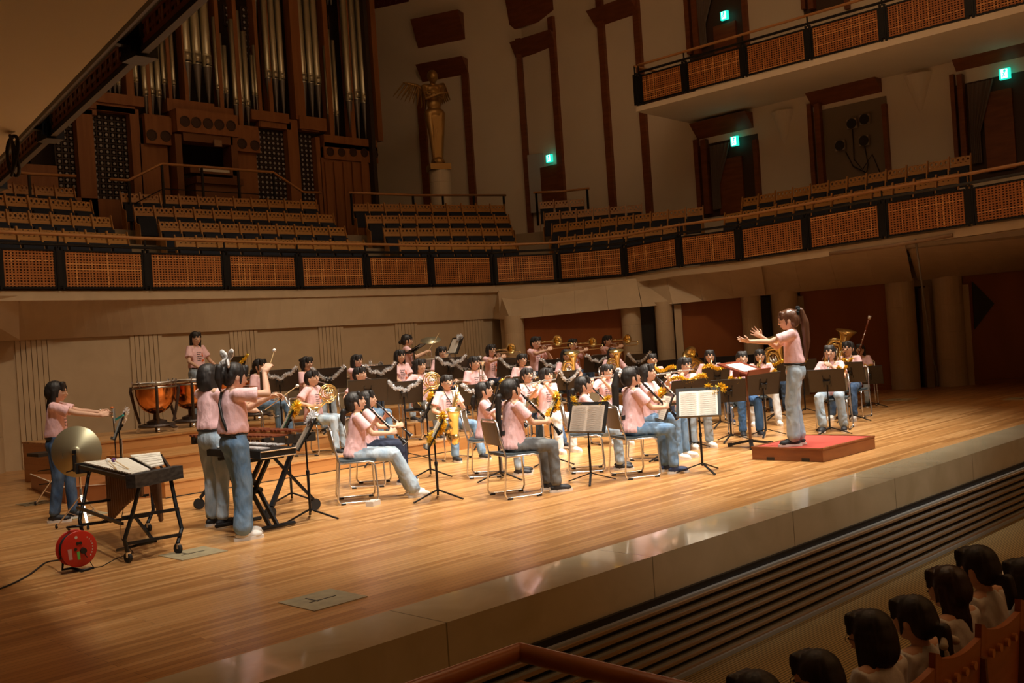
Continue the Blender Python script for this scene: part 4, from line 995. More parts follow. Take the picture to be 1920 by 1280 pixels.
# ============================================================ INSTRUMENTS (player frame)
def inst(M,c,name,label,cat,k=1):
    c=V(c); r=empty(name,M=M@Matrix.Scale(k,4)@T4(c)); tag(r,label,cat); return r,T4(-c)
def LB(T): m=MB(); m.M=T; return m
def clarinet(G,M,label,k=1,d=None,oboe=False,bass=False):
    mo=G['h'](0,.112,.046); P=G['P']; Rd=V(P['Rd']).normalized(); Rn=V(P['Rn']); Rn=(Rn-Rd*Rn.dot(Rd)).normalized(); gp=G['wr'][1]+Rd*.068+Rn*.026; d=(gp-mo).normalized(); L=.64 if not oboe else .56
    r,T=inst(M,mo+d*L*.5,'clarinet' if not oboe else 'oboe',label,'instrument',k)
    x=d.cross(V((0,0,1))).normalized(); n_=x.cross(d)
    m=LB(T); m.cap(mo-d*.015,mo+d*.05,.006,.011,8); m.build('mouthpiece',EBONY,r,True)
    m=LB(T); m.tube([mo+d*.045,mo+d*.11,mo+d*.115,mo+d*.30,mo+d*.305,mo+d*(L-.13)],[.0135,.0145,.0125,.0135,.0145,.0145],12); m.build('body_tube',EBONY,r,True)
    m=LB(T); m.lathe2([(.0128,0),(.015,.03),(.020,.07),(.029,.10),(.036,.115),(.033,.114),(.02,.06),(.012,.03)],20,mo+d*(L-.13),d); m.build('bell',EBONY,r,True)
    m=LB(T)
    for u in (.11,.30,L-.13,L-.015): m.lathe2([(.0145 if u<L-.05 else .0365,-.003),(.0145 if u<L-.05 else .037,.003)],14,mo+d*u,d)
    m.build('ring',SILVER,r,True)
    m=LB(T); rr=random.Random(3)
    for u in [.15+.023*i for i in range(14)]:
        o_=mo+d*u+n_*.0125+x*rr.uniform(-.006,.006); m.lathe2([(0,.004),(.0105,.004),(.0105,-.001)],10,o_,n_)
    for s in (-1,1): m.tube([mo+d*.14+x*s*.013+n_*.009,mo+d*.46+x*s*.015+n_*.009],.0034,5)
    for u in (.17,.22,.33,.38,.42): m.bar(mo+d*u+x*.004+n_*.013,mo+d*(u+.045)+x*.016+n_*.010,.005,.002)
    m.build('keywork',SILVER,r,True); return r
def flute(G,M,label,k=1,e=(.56,.20,-.02)):
    mo=G['h'](0,.122,.048); a=mo+V((-.06,-.004,.006)); b_=mo+V(e); d=(b_-a).normalized(); L=.67; r,T=inst(M,a+d*L*.5,'flute',label,'instrument',k)
    up=d.cross(V((0,1,0))).cross(d).normalized(); m=LB(T); m.cap(a,a+d*L,.0095,.0092,12); m.build('body_tube',SILVER,r,True)
    m=LB(T); m.ell(a+d*.075+V((0,.0,.004)),(.014,.011,.006),n=12,m=6); m.lathe2([(.0115,-.004),(.0115,.004)],12,a+d*.20,d); m.lathe2([(.0115,-.004),(.0115,.004)],12,a+d*.56,d); m.build('lip_plate',SILVER,r,True)
    m=LB(T); q=V((0,.25,.97)).normalized()
    for i in range(14): m.lathe2([(0,.003),(.0085,.003),(.0085,-.001)],10,a+d*(.24+.028*i)+q*.011,q)
    m.tube([a+d*.23+V((0,.013,.004)),a+d*.64+V((0,.013,.004))],.0022,5); m.build('keywork',STEELD,r,True); return r
def bellprof(r0,r1,L,n=10): return [(r0+(r1-r0)*(math.exp(4.2*i/n)-1)/(math.exp(4.2)-1),L*i/n) for i in range(n+1)]
def addbell(m,o,ax,r0,r1,L,n=24):
    p=bellprof(r0,r1,L); m.lathe2(p+[(p[-1][0]*.985,L+.002)]+[(a*.95-.001,b_) for a,b_ in reversed(p[:-1])],n,o,ax)
def trombone(G,M,label,k=1,slide=.30):
    mo=G['h'](0,.118,.05); d=V((.04,1,.02)).normalized(); r,T=inst(M,mo+d*.2,'trombone',label,'instrument',k)
    x=V((-1,.04,0)).normalized(); up=V((0,0,1))
    m=LB(T); m.lathe2([(.013,0),(.012,.01),(.006,.03),(.006,.07)],14,mo,d); m.build('mouthpiece',SILVER,r,True)
    m=LB(T); b0=mo-up*.0; e=.52+slide*.5
    m.tube([b0+d*.05,b0+d*.55],.007,8); m.tube([b0+d*.12-up*.075,b0+d*.55-up*.075],.007,8)
    m.tube([b0+d*.14,b0+d*.14-up*.075],.005,6); m.build('inner_slide',SILVER,r,True)
    m=LB(T); s0=.16+slide*.35; m.tube([b0+d*s0,b0+d*(s0+.58),b0+d*(s0+.61)-up*.012,b0+d*(s0+.62)-up*.037,b0+d*(s0+.61)-up*.062,b0+d*(s0+.58)-up*.075,b0+d*s0-up*.075],.0085,8); m.tube([b0+d*(s0+.03),b0+d*(s0+.03)-up*.075],.005,6); m.build('outer_slide',BRASS,r,True)
    m=LB(T); c=mo+x*.10+up*.015
    m.tube([b0+d*.10-up*.075,b0+d*.04-up*.075+x*.02,mo-d*.05-up*.06+x*.09,mo-d*.22-up*.05+x*.10,mo-d*.27-up*.02+x*.10,mo-d*.27+up*.03+x*.10,mo-d*.22+up*.06+x*.10,mo+d*.05+up*.06+x*.10],[.008,.008,.0085,.009,.010,.010,.0105,.012],8)
    m.build('tuning_slide',BRASS,r,True)
    m=LB(T); addbell(m,mo+d*.05+up*.06+x*.10,d,.012,.105,.36); m.build('bell',BRASS,r,True); return r
def horn(G,M,label,k=1):
    mo=G['h'](0,.118,.05); c=V((.045,.30,mo.z-.17)); r,T=inst(M,c,'french_horn',label,'instrument',k)
    n_=V((.55,.80,.1)).normalized(); x=n_.cross(V((0,0,1))).normalized(); y=x.cross(n_)
    m=LB(T); m.lathe2([(.010,0),(.008,.01),(.0045,.03),(.005,.07)],12,mo,(c+y*.13-mo).normalized()); m.tube([mo+(c+y*.13-mo).normalized()*.05,c+y*.13,c+y*.12+x*.06],.0055,8); m.build('leadpipe',SILVER,r,True)
    m=LB(T)
    for (R1,R2,o_,rr,a0,a1) in ((.135,.125,0,.009,0,2*PI),(.118,.10,.012,.0075,.5,5.9),(.10,.088,-.012,.0075,1.5,7.5),(.075,.06,.016,.007,0,2*PI),(.055,.055,-.014,.007,0,5)):
        pts=[c+x*R1*math.cos(a0+(a1-a0)*i/28)+y*R2*math.sin(a0+(a1-a0)*i/28)+n_*o_ for i in range(29)]; m.tube(pts,rr,8)
    for i in range(5): m.tube([c+x*(-.06+.03*i)+y*.05+n_*.018,c+x*(-.06+.03*i)+y*(-.06+.01*i)+n_*.018],.0055,6)
    m.build('coiled_tubing',BRASS,r,True)
    m=LB(T)
    for i in range(3): m.lathe2([(0,.04),(.016,.04),(.016,0),(0,0)],14,c+x*(-.03+.035*i)+n_*.01-y*.01,n_)
    m.build('valve',SILVER,r,True)
    m=LB(T); b0=c-y*.115+x*.05; ax=V((.55,-.62,-.56)).normalized(); 
    m.tube([c+x*-.12-y*.05,c-x*.07-y*.115,c-y*.135,b0],[.010,.012,.016,.022],10); addbell(m,b0,ax,.022,.155,.27); m.build('bell',BRASS,r,True); return r
def sax(G,M,label,k=1,big=1.0,bari=False):
    mo=G['h'](0,.112,.046); s=big; r,T=inst(M,mo+V((.05,.15,-.3)),'saxophone',label,'instrument',k)
    p1=mo+V((.0,.06,-.005));p2=mo+V((.005,.14,.03));p3=mo+V((.015,.20,.0)); b1=p3+V((.10,-.08,-.52))*s; 
    m=LB(T); m.cap(mo-V((0,.02,0)),p1,.007,.012,8); m.build('mouthpiece',EBONY,r,True)
    m=LB(T); m.tube([p1,p1.lerp(p2,.5)+V((0,0,.012)),p2,p3.lerp(p2,.4)+V((0,.02,.0)),p3],[.009,.010,.011,.012,.013],10); m.build('neck',BRASS,r,True)
    bw=V((.02,.13,0))*s; low=V((.01,.05,-.085))*s
    be=b1+bw+V((.03,.06,.28))*s
    m=LB(T); m.tube([p3,p3.lerp(b1,.3),p3.lerp(b1,.7),b1],[.014,.021*s,.030*s,.036*s],14); m.build('body_tube',BRASS,r,True)
    m=LB(T); m.tube([b1,b1+low*.6-V((0,.02,0)),b1+low+bw*.3,b1+low+bw*.7,b1+bw+low*.45,b1+bw],[.036*s,.040*s,.043*s,.045*s,.047*s,.048*s],14); m.build('bow',BRASSR,r,True)
    m=LB(T); ax=(be-(b1+bw)).normalized(); L=(be-(b1+bw)).length; m.lathe2([(.048*s,0),(.052*s,L*.4),(.060*s,L*.7),(.080*s,L*.93),(.092*s,L),(.088*s,L),(.055*s,L*.7),(.045*s,L*.3)],22,b1+bw,ax); m.build('bell',BRASS,r,True)
    m=LB(T); d=(b1-p3); dn=d.normalized(); x=dn.cross(V((0,1,.2))).normalized(); fr_=x.cross(dn); rr=random.Random(2)
    for i in range(13):
        u=.10+.065*i; rad=(.016+.022*u)*s; a=(-.5+.35*math.sin(i*2.1)); q=(fr_*math.cos(a)+x*math.sin(a)); m.lathe2([(0,.008),((.010+.010*u)*s,.008),((.010+.010*u)*s,0)],12,p3+d*u+q*rad,q)
    for s2 in (-1,1): m.tube([p3+d*.1+x*s2*.028*s+fr_*.01,p3+d*.92+x*s2*.046*s+fr_*.01],.0028,5)
    for i in range(2): m.lathe2([(0,.012),(.03*s,.012),(.03*s,0)],14,b1+bw+ax*L*(.25+.3*i)+V((.052*s,.0,0)),(1,0,0))
    m.build('keywork',BRASS,r,True); return r
def euph(G,M,label,k=1,sc=1.0,c=None,tubar=False,ax=None,name='euphonium'):
    c=V(c or (.0,.235,.74)); r,T=inst(M,c,name,label,'instrument',k); s=sc; mo=G['h'](0,.118,.05)
    ax=V(ax or (.10,.20,1)).normalized(); x=V((1,0,0)); x=(x-ax*x.dot(ax)).normalized(); y=ax.cross(x)
    m=LB(T)
    for (w_,h_,rr,o_) in ((.105,.23,.034,0),(.075,.17,.018,.03),(.05,.12,.012,-.03)):
        pts=[]
        for i in range(24):
            a=2*PI*i/24; ca,sa=math.cos(a),math.sin(a); pts.append(c+x*s*w_*math.copysign(abs(ca)**.6,ca)+ax*s*h_*math.copysign(abs(sa)**.8,sa)+y*o_*s)
        m.tube(pts,rr*s,12,closed=True)
    for i in range(4): m.tube([c+x*s*(-.04+.027*i)+ax*s*.06-y*.045*s,c+x*s*(-.04+.027*i)-ax*s*.11-y*.045*s],.009*s,8)
    m.build('tubing',BRASS,r,True)
    m=LB(T)
    for i in range(3): m.lathe2([(0,.15*s),(.011*s,.15*s),(.011*s,.12*s),(.017*s,.12*s),(.017*s,0),(0,0)],14,c+x*s*(-.03+.036*i)+y*.04*s-ax*.03*s,ax)
    m.build('valve',SILVER,r,True)
    m=LB(T); b0=c+x*s*-.105-ax*.02*s; addbell(m,b0,ax,.034*s,.145*s,.40*s,28); m.build('bell',BRASS,r,True)
    m=LB(T); m.tube([mo,mo+V((.01,.05,-.005)),mo.lerp(c+x*.1*s+ax*.18*s,.6)+V((0,.03,.02)),c+x*.1*s+ax*.18*s],[.010,.005,.007,.009],8); m.build('leadpipe',SILVER,r,True); return r
def trumpet(M,o,d,label,silver=True,k=1,upv=(0,0,1)):
    o=V(o);d=V(d).normalized(); u=V(upv); u=(u-d*u.dot(d)).normalized(); r,T=inst(M,o+d*.25,'trumpet',label,'instrument',k); mt=SILVER if silver else BRASS
    m=LB(T); m.lathe2([(.012,0),(.010,.012),(.004,.03),(.0055,.08)],12,o,d); m.build('mouthpiece',SILVER,r,True)
    m=LB(T); x=d.cross(u)
    m.tube([o+d*.07,o+d*.40,o+d*.43-u*.015,o+d*.43-u*.05,o+d*.40-u*.065,o+d*.10-u*.065,o+d*.07-u*.05,o+d*.07-u*.02+x*.01,o+d*.10+x*.012,o+d*.30+x*.012],.0062,8)
    m.build('tubing',mt,r,True); m=LB(T); addbell(m,o+d*.28+x*.012,d,.0065,.060,.20,20); m.build('bell',mt,r,True)
    m=LB(T)
    for i in range(3): m.lathe2([(0,.085),(.010,.085),(.004,.08),(.004,.06),(.011,.055),(.011,-.06),(0,-.06)],12,o+d*(.19+.028*i)-u*.01,u)
    m.build('valve',mt,r,True); return r
def bassoon(M,label,k=1):
    a=V((.24,.02,.38));b_=V((-.22,.20,1.62)); d=(b_-a).normalized(); L=(b_-a).length; r,T=inst(M,(a+b_)/2,'bassoon',label,'instrument',k)
    m=LB(T); m.tube([a,a+d*.4,a+d*.41,b_-d*.3,b_-d*.03],[.034,.030,.024,.019,.018],12); m.tube([a+V((.05,0,0)),a+V((.05,0,0))+d*.55],.018,10); m.build('body_tube',mat('bassoon_maple',(.20,.045,.02),.25),r,True)
    m=LB(T); m.lathe2([(.018,-.03),(.026,-.02),(.027,.03),(.015,.03)],16,b_,d); m.build('bell_ring',mat('ivory',(.80,.75,.68),.4),r,True)
    m=LB(T); x=d.cross(V((0,1,0))).normalized()
    for i in range(9): m.lathe2([(0,.03),(.012,.03),(.012,.0)],10,a+d*(.2+.1*i)+V((0,.012,0)),V((0,1,.2)).normalized())
    m.tube([a+d*.2+V((0,.03,0)),b_-d*.25+V((0,.026,0))],.003,5); m.tube([a+d*.62+V((.04,-.02,0)),a+d*.66+V((.07,-.08,.03)),V((.02,.14,1.07))],.003,6); m.build('keywork',SILVER,r,True); return r
# ============================================================ POSES
N_=lambda *a:a
POSE={
'clar':dict(L=(-.060,.215,.885),R=(.062,.360,.745),Ld=(.45,.75,.25),Rd=(-.35,.80,.2),Ln=(.85,-.1,-.3),Rn=(-.85,-.2,-.2),Lp=(-.8,-.3,-1),Rp=(.8,-.3,-1),curl=.75,hpitch=-.12,lean=.02),
'clar2':dict(L=(-.060,.240,.880),R=(.062,.385,.735),Ld=(.45,.75,.25),Rd=(-.35,.80,.2),Ln=(.85,-.1,-.3),Rn=(-.85,-.2,-.2),Lp=(-.7,-.4,-1),Rp=(.7,-.4,-1),curl=.75,hpitch=-.22,lean=.08,ankR=(.16,.62,.085),ankL=(-.06,.60,.085),kneeR=(.14,.42,.50),kneeL=(-.08,.42,.50),wide=1.25,footR=(.1,1,0),vox=.0075),
'flute':dict(L=(.135,.215,.975),R=(.345,.265,.945),Ld=(.1,-.35,.75),Rd=(-.1,-.3,.8),Ln=(-.1,-.85,-.2),Rn=(0,-.8,-.3),Lp=(-.2,.3,-1),Rp=(.9,.1,-.8),curl=.8,hpitch=.02,hyaw=.18),
'tromb':dict(L=(-.07,.20,.965),R=(.085,.44,.965),Ld=(.35,.3,.8),Rd=(-.6,.5,.4),Ln=(.8,0,-.2),Rn=(-.8,0,.1),Lp=(-.8,.1,-1),Rp=(.9,0,-.6),curl=.95,hpitch=.0),
'horn':dict(L=(-.115,.215,.84),R=(.20,.12,.72),Ld=(.3,.7,.4),Rd=(.1,.7,-.1),Ln=(.8,.3,-.2),Rn=(-.8,.2,.1),Lp=(-.9,-.2,-.8),Rp=(.8,-.5,-.6),curl=.75,hpitch=-.03),
'rest':dict(L=(-.10,.27,.60),R=(.10,.27,.60),Ld=(.3,.8,-.1),Rd=(-.3,.8,-.1),Ln=(.1,0,-1),Rn=(-.1,0,-1),curl=.5),
'hold':dict(L=(-.12,.25,.62),R=(.12,.24,.74),Ld=(.3,.8,-.1),Rd=(-.55,.6,.35),Ln=(.1,0,-1),Rn=(-.85,0,0),curl=.85),
'sax':dict(L=(-.055,.22,.83),R=(.155,.17,.64),Ld=(.55,.6,.2),Rd=(-.25,.75,.1),Ln=(.7,-.5,0),Rn=(-.85,.1,0),Lp=(-.8,-.3,-1),Rp=(.8,-.5,-1),curl=.8,hpitch=-.03,twist=-.1,kneeR=(.17,.38,.5),kneeL=(-.17,.40,.5),ankR=(.19,.38,.085),ankL=(-.20,.50,.085)),
'euph':dict(L=(-.17,.18,.70),R=(.05,.14,.86),Ld=(.3,.85,0),Rd=(-.2,.9,.2),Ln=(.8,0,0),Rn=(-.3,0,-.9),Lp=(-.9,-.2,-1),Rp=(.9,-.3,-.6),curl=.8),
'pic':dict(L=(-.035,.185,.93),R=(.05,.26,.82),Ld=(.4,.6,.4),Rd=(-.4,.6,.4),Ln=(.8,-.4,-.2),Rn=(-.8,-.4,0),Lp=(-.9,-.1,-.8),Rp=(.9,-.1,-.8),curl=.8,hpitch=-.18,wide=1.1,kneeR=(.14,.38,.5),kneeL=(-.15,.38,.5),ankR=(.10,.44,.085),ankL=(-.18,.36,.085)),
'drum':dict(L=(-.12,.34,.80),R=(.14,.36,.82),Ld=(.3,.9,.1),Rd=(-.3,.9,.1),Ln=(.3,0,-1),Rn=(-.3,0,-1),curl=1.0),
}
seatW={}
# ============================================================ RISERS, FLOOR FITTINGS, PODIUM
def riser(name,x0,x1,y0,y1,z0,z1,label):
    m=MB(); m.box(((x0+x1)/2,(y0+y1)/2,(z0+z1)/2-.006),(x1-x0,y1-y0,z1-z0-.016)); o=m.build(name,RISERW)
    m=MB(); m.box(((x0+x1)/2,(y0+y1)/2,z1-.012),(x1-x0+.02,y1-y0+.02,.024)); m.build('top_board',FLOORW,o)
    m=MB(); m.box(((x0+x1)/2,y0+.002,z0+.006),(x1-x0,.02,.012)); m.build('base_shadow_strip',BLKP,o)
    return tag(o,label,'platform')
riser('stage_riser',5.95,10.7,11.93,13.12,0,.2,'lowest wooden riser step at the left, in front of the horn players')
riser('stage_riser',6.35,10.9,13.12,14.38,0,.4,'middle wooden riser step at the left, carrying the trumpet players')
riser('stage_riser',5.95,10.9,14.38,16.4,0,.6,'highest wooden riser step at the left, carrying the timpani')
def curved(x0,x1,y0,y1,z,bulge,label):
    N=14; pts=[]
    for i in range(N+1): u=i/N; pts.append((x0+(x1-x0)*u,y0-bulge*math.sin(PI*u)*0-bulge*(1-(2*u-1)**2)))
    m=MB(); m.prism(pts+[(x1,y1),(x0,y1)],0,z-.02); o=m.build('stage_riser',mat('riser_curved',(.44,.20,.06),.35,noise=((.6,.6,9),(.36,.155,.045))))
    m=MB(); m.prism(pts+[(x1,y1),(x0,y1)],z-.02,z); m.build('top_board',FLOORW,o); return tag(o,label,'platform')
curved(10.72,16.2,11.95,13.1,.2,.10,'low curved wooden riser in the middle of the stage under the euphonium players')
curved(10.92,17.4,13.1,14.4,.4,.08,'middle curved wooden riser under the trombone players')
curved(10.92,16.0,14.4,16.4,.6,.05,'high curved wooden riser carrying the drum kit')
# box end of the riser seen behind the cymbal
m=MB(); pts=[(5.16,12.96),(5.95,12.2),(5.95,14.4),(5.63,15.3)]; m.prism(pts,0,.2); o=m.build('stage_riser',mat('riser_end',(.36,.13,.04),.4)); tag(o,'low wooden riser end behind the girl with the hanging cymbal','platform')
m=MB(); m.bar((5.16,12.96,.203),(5.63,15.3,.203),.02,.006); m.bar((5.16,12.96,.203),(5.95,12.2,.203),.02,.006); m.build('edge_strip',mat('edge_strip',(.7,.6,.45),.4),o)
# low black blocks behind the back row at the right
m=MB(); m.bar((17.6,14.1,.5),(19.9,11.5,.5),.12,1.0); tag(m.build('black_screen',mat('black_cloth',(.012,.008,.008),.9)),'low black screen behind the wind players near the right columns','screen')
# floor access plates
for (px,py,s,lab) in ((605,1124,.42,'brass coloured floor plate near the front edge of the stage'),(362,1037,.42,'floor plate beside the xylophone wheels'),(1687,749,.5,'small floor plate at the right near the columns'),(1915,747,.5,'floor plate at the far right edge'),(66,943,.35,'floor plate behind the girl by the cymbal'),(158,965,.42,'floor plate under the cymbal stand')):
    c=atz(px,py,.002); m=MB(); m.box((c.x,c.y,.003),(s,s,.006)); o=m.build('floor_plate',mat('plate_brass',(.38,.32,.19),.45,noise=((14,14,14),(.30,.25,.15)))); tag(o,lab,'floor plate')
    m=MB(); m.box((c.x,c.y,.0068),(s*.5,.012,.002)); m.box((c.x-.05,c.y+.05,.0068),(.012,s*.35,.002)); m.build('plate_groove',BLKP,o)
# conductor podium
m=MB(); x0,x1,y0,y1=10.92,12.24,5.90,6.83; m.box(((x0+x1)/2,(y0+y1)/2,.072),(x1-x0,y1-y0,.140)); pod=m.build('conductor_podium',mat('podium_wood',(.26,.085,.025),.35,noise=((3,3,20),(.21,.065,.02)))); tag(pod,'low wooden conductor podium with red carpet top','podium')
m=MB(); m.box(((x0+x1)/2,(y0+y1)/2,.147),(x1-x0-.06,y1-y0-.06,.014)); m.build('red_carpet',mat('red_carpet',(.42,.055,.035),.9),pod)
m=MB(); 
for s in (y0+.01,y1-.01): m.box(((x0+x1)/2,s,.150),(x1-x0,.035,.018))
for s in (x0+.01,x1-.01): m.box((s,(y0+y1)/2,.150),(.035,y1-y0,.018))
m.build('edge_rim',MATS['podium_wood'],pod)
for yy_ in (6.12,6.58): m=MB(); m.box((x0-.002,yy_,.022),(.01,.10,.035)); m.build('hand_slot',BLKP,pod)
PZ=.156
# ============================================================ PLAYERS
def locate(px,py,mode,val): return ats(px,py,val) if mode=='s' else aty(px,py,val)
def nom(P): return (P.get('ph',.535 if P.get('sit',True) else .835))+.475+.105+.100+.012
def put(px,py,mode,val,zf,pose,label,off=0,yaw=None,**kw):
    P=POSE[pose]; tp=locate(px,py,mode,val); k=max(.93,min(1.08,(tp.z-zf)/nom(P))); p=V((tp.x,tp.y,zf))
    ya=face(p,COND,off) if yaw is None else yaw
    M=PM(p,ya); r,G=person(pose,P,M,label,k=k,**kw); 
    return dict(p=p,yaw=ya,M=M@Matrix.Scale(k,4) if False else M,G=G,k=k,root=r)
def sitp(*a,chairlab=None,**kw):
    d=put(*a,**kw)
    if chairlab: 
        dn=V((-math.sin(d['yaw']),math.cos(d['yaw']),0)); chair(d['p']-dn*.02,d['yaw'],chairlab)
    return d
def stp(pl,hz,lab,dist=.72,side=0,zf=None,**kw):
    f=V((-math.sin(pl['yaw']),math.cos(pl['yaw']),0)); x=V((f.y,-f.x,0)); p=pl['p']+f*dist+x*side; p.z=pl['p'].z if zf is None else zf
    return stand(p,pl['yaw']+PI,hz,lab,**kw)
def stpx(base,deskpy,zf,yaw,lab,deskpx=None,**kw):
    b=atz(*base,zf); dep=b.x*_f.x+b.y*_f.y; z=atz(*base,zf); d=ray(deskpx or base[0],deskpy); hz=CH+d.z*dep-zf
    return stand(b,yaw,hz,lab,**kw)
# front row clarinets
c1=sitp(660,735,'s',172,0,'clar2','girl with low ponytail and light jeans playing clarinet, leftmost front chair',hair='ponylow',pants='light',shoe='white',front=False,chairlab='chrome chair under the leftmost front clarinet player')
clarinet(c1['G'],c1['M'],'black clarinet of the leftmost front girl in light jeans',c1['k'],d=(.03,.72,-.70))
c1b=sitp(687,733,'s',155,0,'clar','girl in navy trousers playing clarinet behind the leftmost front girl',hair='bob',pants='navy',shoe='navy',chairlab='chrome chair half hidden behind the leftmost front clarinet player')
clarinet(c1b['G'],c1b['M'],'black clarinet of the girl in navy trousers at the left front',c1b['k'])
c2=sitp(955,711,'s',178,0,'clar','girl with very long ponytail and grey trousers playing clarinet in the front centre',hair='ponylong',pants='grey',shoe='black',front=False,back=True,chairlab='chrome chair under the clarinet player in grey trousers')
clarinet(c2['G'],c2['M'],'black clarinet of the girl in grey trousers',c2['k'])
c905=sitp(905,716,'s',153,0,'clar','girl with a low ponytail playing clarinet behind the girl in grey trousers',hair='ponylow',pants='light',shoe='black',back=True,chairlab='chrome chair behind and left of the girl in grey trousers')
clarinet(c905['G'],c905['M'],'black clarinet of the girl behind the girl in grey trousers',c905['k'])
c1090=sitp(1092,708,'s',155,0,'clar','girl with swept back dark hair playing clarinet behind the stand with open sheet music',hair='ponylong',pants='light',shoe='black',front=False,chairlab='chrome chair behind the front stand with sheet music')
clarinet(c1090['G'],c1090['M'],'black clarinet of the girl behind the open sheet music',c1090['k'],d=(.05,.70,-.66))
c3=sitp(1180,688,'s',165,0,'clar','girl with a white scrunchie and flared blue jeans playing clarinet in the front row',hair='ponyhigh',pants='mid',shoe='navy',front=False,back=True,chairlab='chrome chair with brown back under the girl with the white scrunchie')
clarinet(c3['G'],c3['M'],'black clarinet of the girl with the white scrunchie',c3['k'])
c3b=sitp(1212,683,'s',146,0,'clar','girl with long loose hair playing clarinet just behind the girl with the white scrunchie',hair='half',pants='mid',shoe='white',chairlab='chrome chair just behind the girl with the white scrunchie')
clarinet(c3b['G'],c3b['M'],'black clarinet of the girl behind the white scrunchie girl',c3b['k'])
ts=sitp(836,703,'s',131,0,'sax','short haired girl with glasses playing a large tenor saxophone',hair='boy',pants='mid',shoe='black',glasses=True,off=-22,chairlab='chrome chair under the tenor saxophone player')
sax(ts['G'],ts['M'],'large brass tenor saxophone wrapped near gold tinsel',ts['k'],1.28)
gl=sitp(986,690,'s',125,0,'sax','girl with glasses playing alto saxophone behind the front clarinets',hair='ponylow',pants='dark',shoe='black',glasses=True,chairlab='chrome chair under the alto saxophone girl with glasses')
sax(gl['G'],gl['M'],'brass alto saxophone of the girl with glasses',gl['k'],.9)
f1=sitp(1022,690,'s',130,0,'flute','girl in white trousers playing flute beside the gold tinsel bundle',hair='long',pants='white',shoe='white',off=-15,chairlab='chrome chair under the flute player in white trousers')
flute(f1['G'],f1['M'],'silver flute of the girl in white trousers',f1['k'])
f2=sitp(1136,683,'s',125,0,'flute','girl with tied hair playing flute behind the gold decorated clarinet stand',hair='twin',pants='light',shoe='white',off=-15,chairlab='chrome chair under the middle flute player')
flute(f2['G'],f2['M'],'silver flute of the middle flute player',f2['k'])
f3=sitp(1281,670,'s',134,0,'flute','girl with glasses playing flute behind the open white music book',hair='long',pants='light',shoe='white',off=-8,chairlab='chrome chair under the flute player behind the white music book')
flute(f3['G'],f3['M'],'silver flute of the girl behind the white music book',f3['k'])
boy=sitp(1222,663,'s',106,0,'sax','boy with short black hair and black strap playing a brass horn',hair='boy',pants='navy',shoe='white',chairlab='chrome chair under the boy with the black strap')
sax(boy['G'],boy['M'],'brass saxophone of the boy with the black strap',boy['k'],.85)
bc=sitp(1330,656,'s',108,0,'sax','girl with neck strap playing bass clarinet in front of the large brass tuba',hair='bob',pants='dark',shoe='navy',chairlab='chrome chair under the bass clarinet player')
sax(bc['G'],bc['M'],'dark bass clarinet with silver neck held upright by the girl with a strap',bc['k'],1.0)
tbh=sitp(1300,668,'s',92,0,'euph','tuba player mostly hidden behind the flute player with glasses',hair='boy',pants='dark',shoe='black',off=20)
euph(tbh['G'],tbh['M'],'large brass tuba with its bell turned to the right behind the flute player',tbh['k'],1.35,c=(.02,.30,.86),ax=(.75,.25,.45),name='tuba')
bl=sitp(1390,659,'s',125,0,'clar','person in bright blue trousers hidden behind the conductor music desk',hair='boy',pants='blue',shoe='black',chairlab='chrome chair under the person in bright blue trousers')
clarinet(bl['G'],bl['M'],'black oboe behind the conductor music desk',bl['k'],oboe=True)
sx=sitp(1424,655,'s',114,0,'sax','girl in white jeans playing saxophone just left of the conductor',hair='bob',pants='white',shoe='white',chairlab='chrome chair under the saxophone girl in white jeans')
sax(sx['G'],sx['M'],'brass saxophone of the girl in white jeans',sx['k'],.95)
tb=sitp(1452,648,'s',100,0,'euph','tuba player behind the conductor raised arms',hair='bob',pants='dark',shoe='black',chairlab='chrome chair under the tuba player behind the conductor')
euph(tb['G'],tb['M'],'large brass tuba behind the conductor arms',tb['k'],1.35,c=(.02,.27,.88),ax=(.15,.1,1),name='tuba')
pic=sitp(1555,648,'s',126,0,'pic','girl in light flared jeans playing a small silver keyed instrument right of the conductor',hair='ponylow',pants='light',shoe='black',chairlab='chrome chair under the girl right of the conductor')
clarinet(pic['G'],pic['M'],'small silver keyed oboe right of the conductor',pic['k'],d=(.08,.6,-.8),oboe=True)
rs=sitp(1590,640,'s',114,0,'sax','girl in dark jeans and white sneakers holding a saxophone at the far right',hair='ponylow',pants='dark',shoe='white',off=-12,chairlab='chrome chair at the far right under the saxophone girl')
sax(rs['G'],rs['M'],'brass saxophone of the rightmost girl in dark jeans',rs['k'],1.1)
rt=sitp(1565,634,'s',95,0,'euph','tuba player with short dark hair at the back right behind the saxophone girl',hair='boy',pants='navy',shoe='black',chairlab='chrome chair under the back right tuba player')
euph(rt['G'],rt['M'],'brass tuba with its wide bell tilted above the rightmost players',rt['k'],1.35,c=(.02,.27,.90),ax=(-.25,.15,1),name='tuba')
bs=sitp(1613,655,'s',101,0,'hold','bassoon player almost hidden behind the rightmost saxophone girl',hair='bob',pants='light',shoe='black',chairlab='chrome chair under the bassoon player')
bassoon(bs['M']@rotz(math.radians(0)),'dark red bassoon with white bell ring rising at the right',1.0)
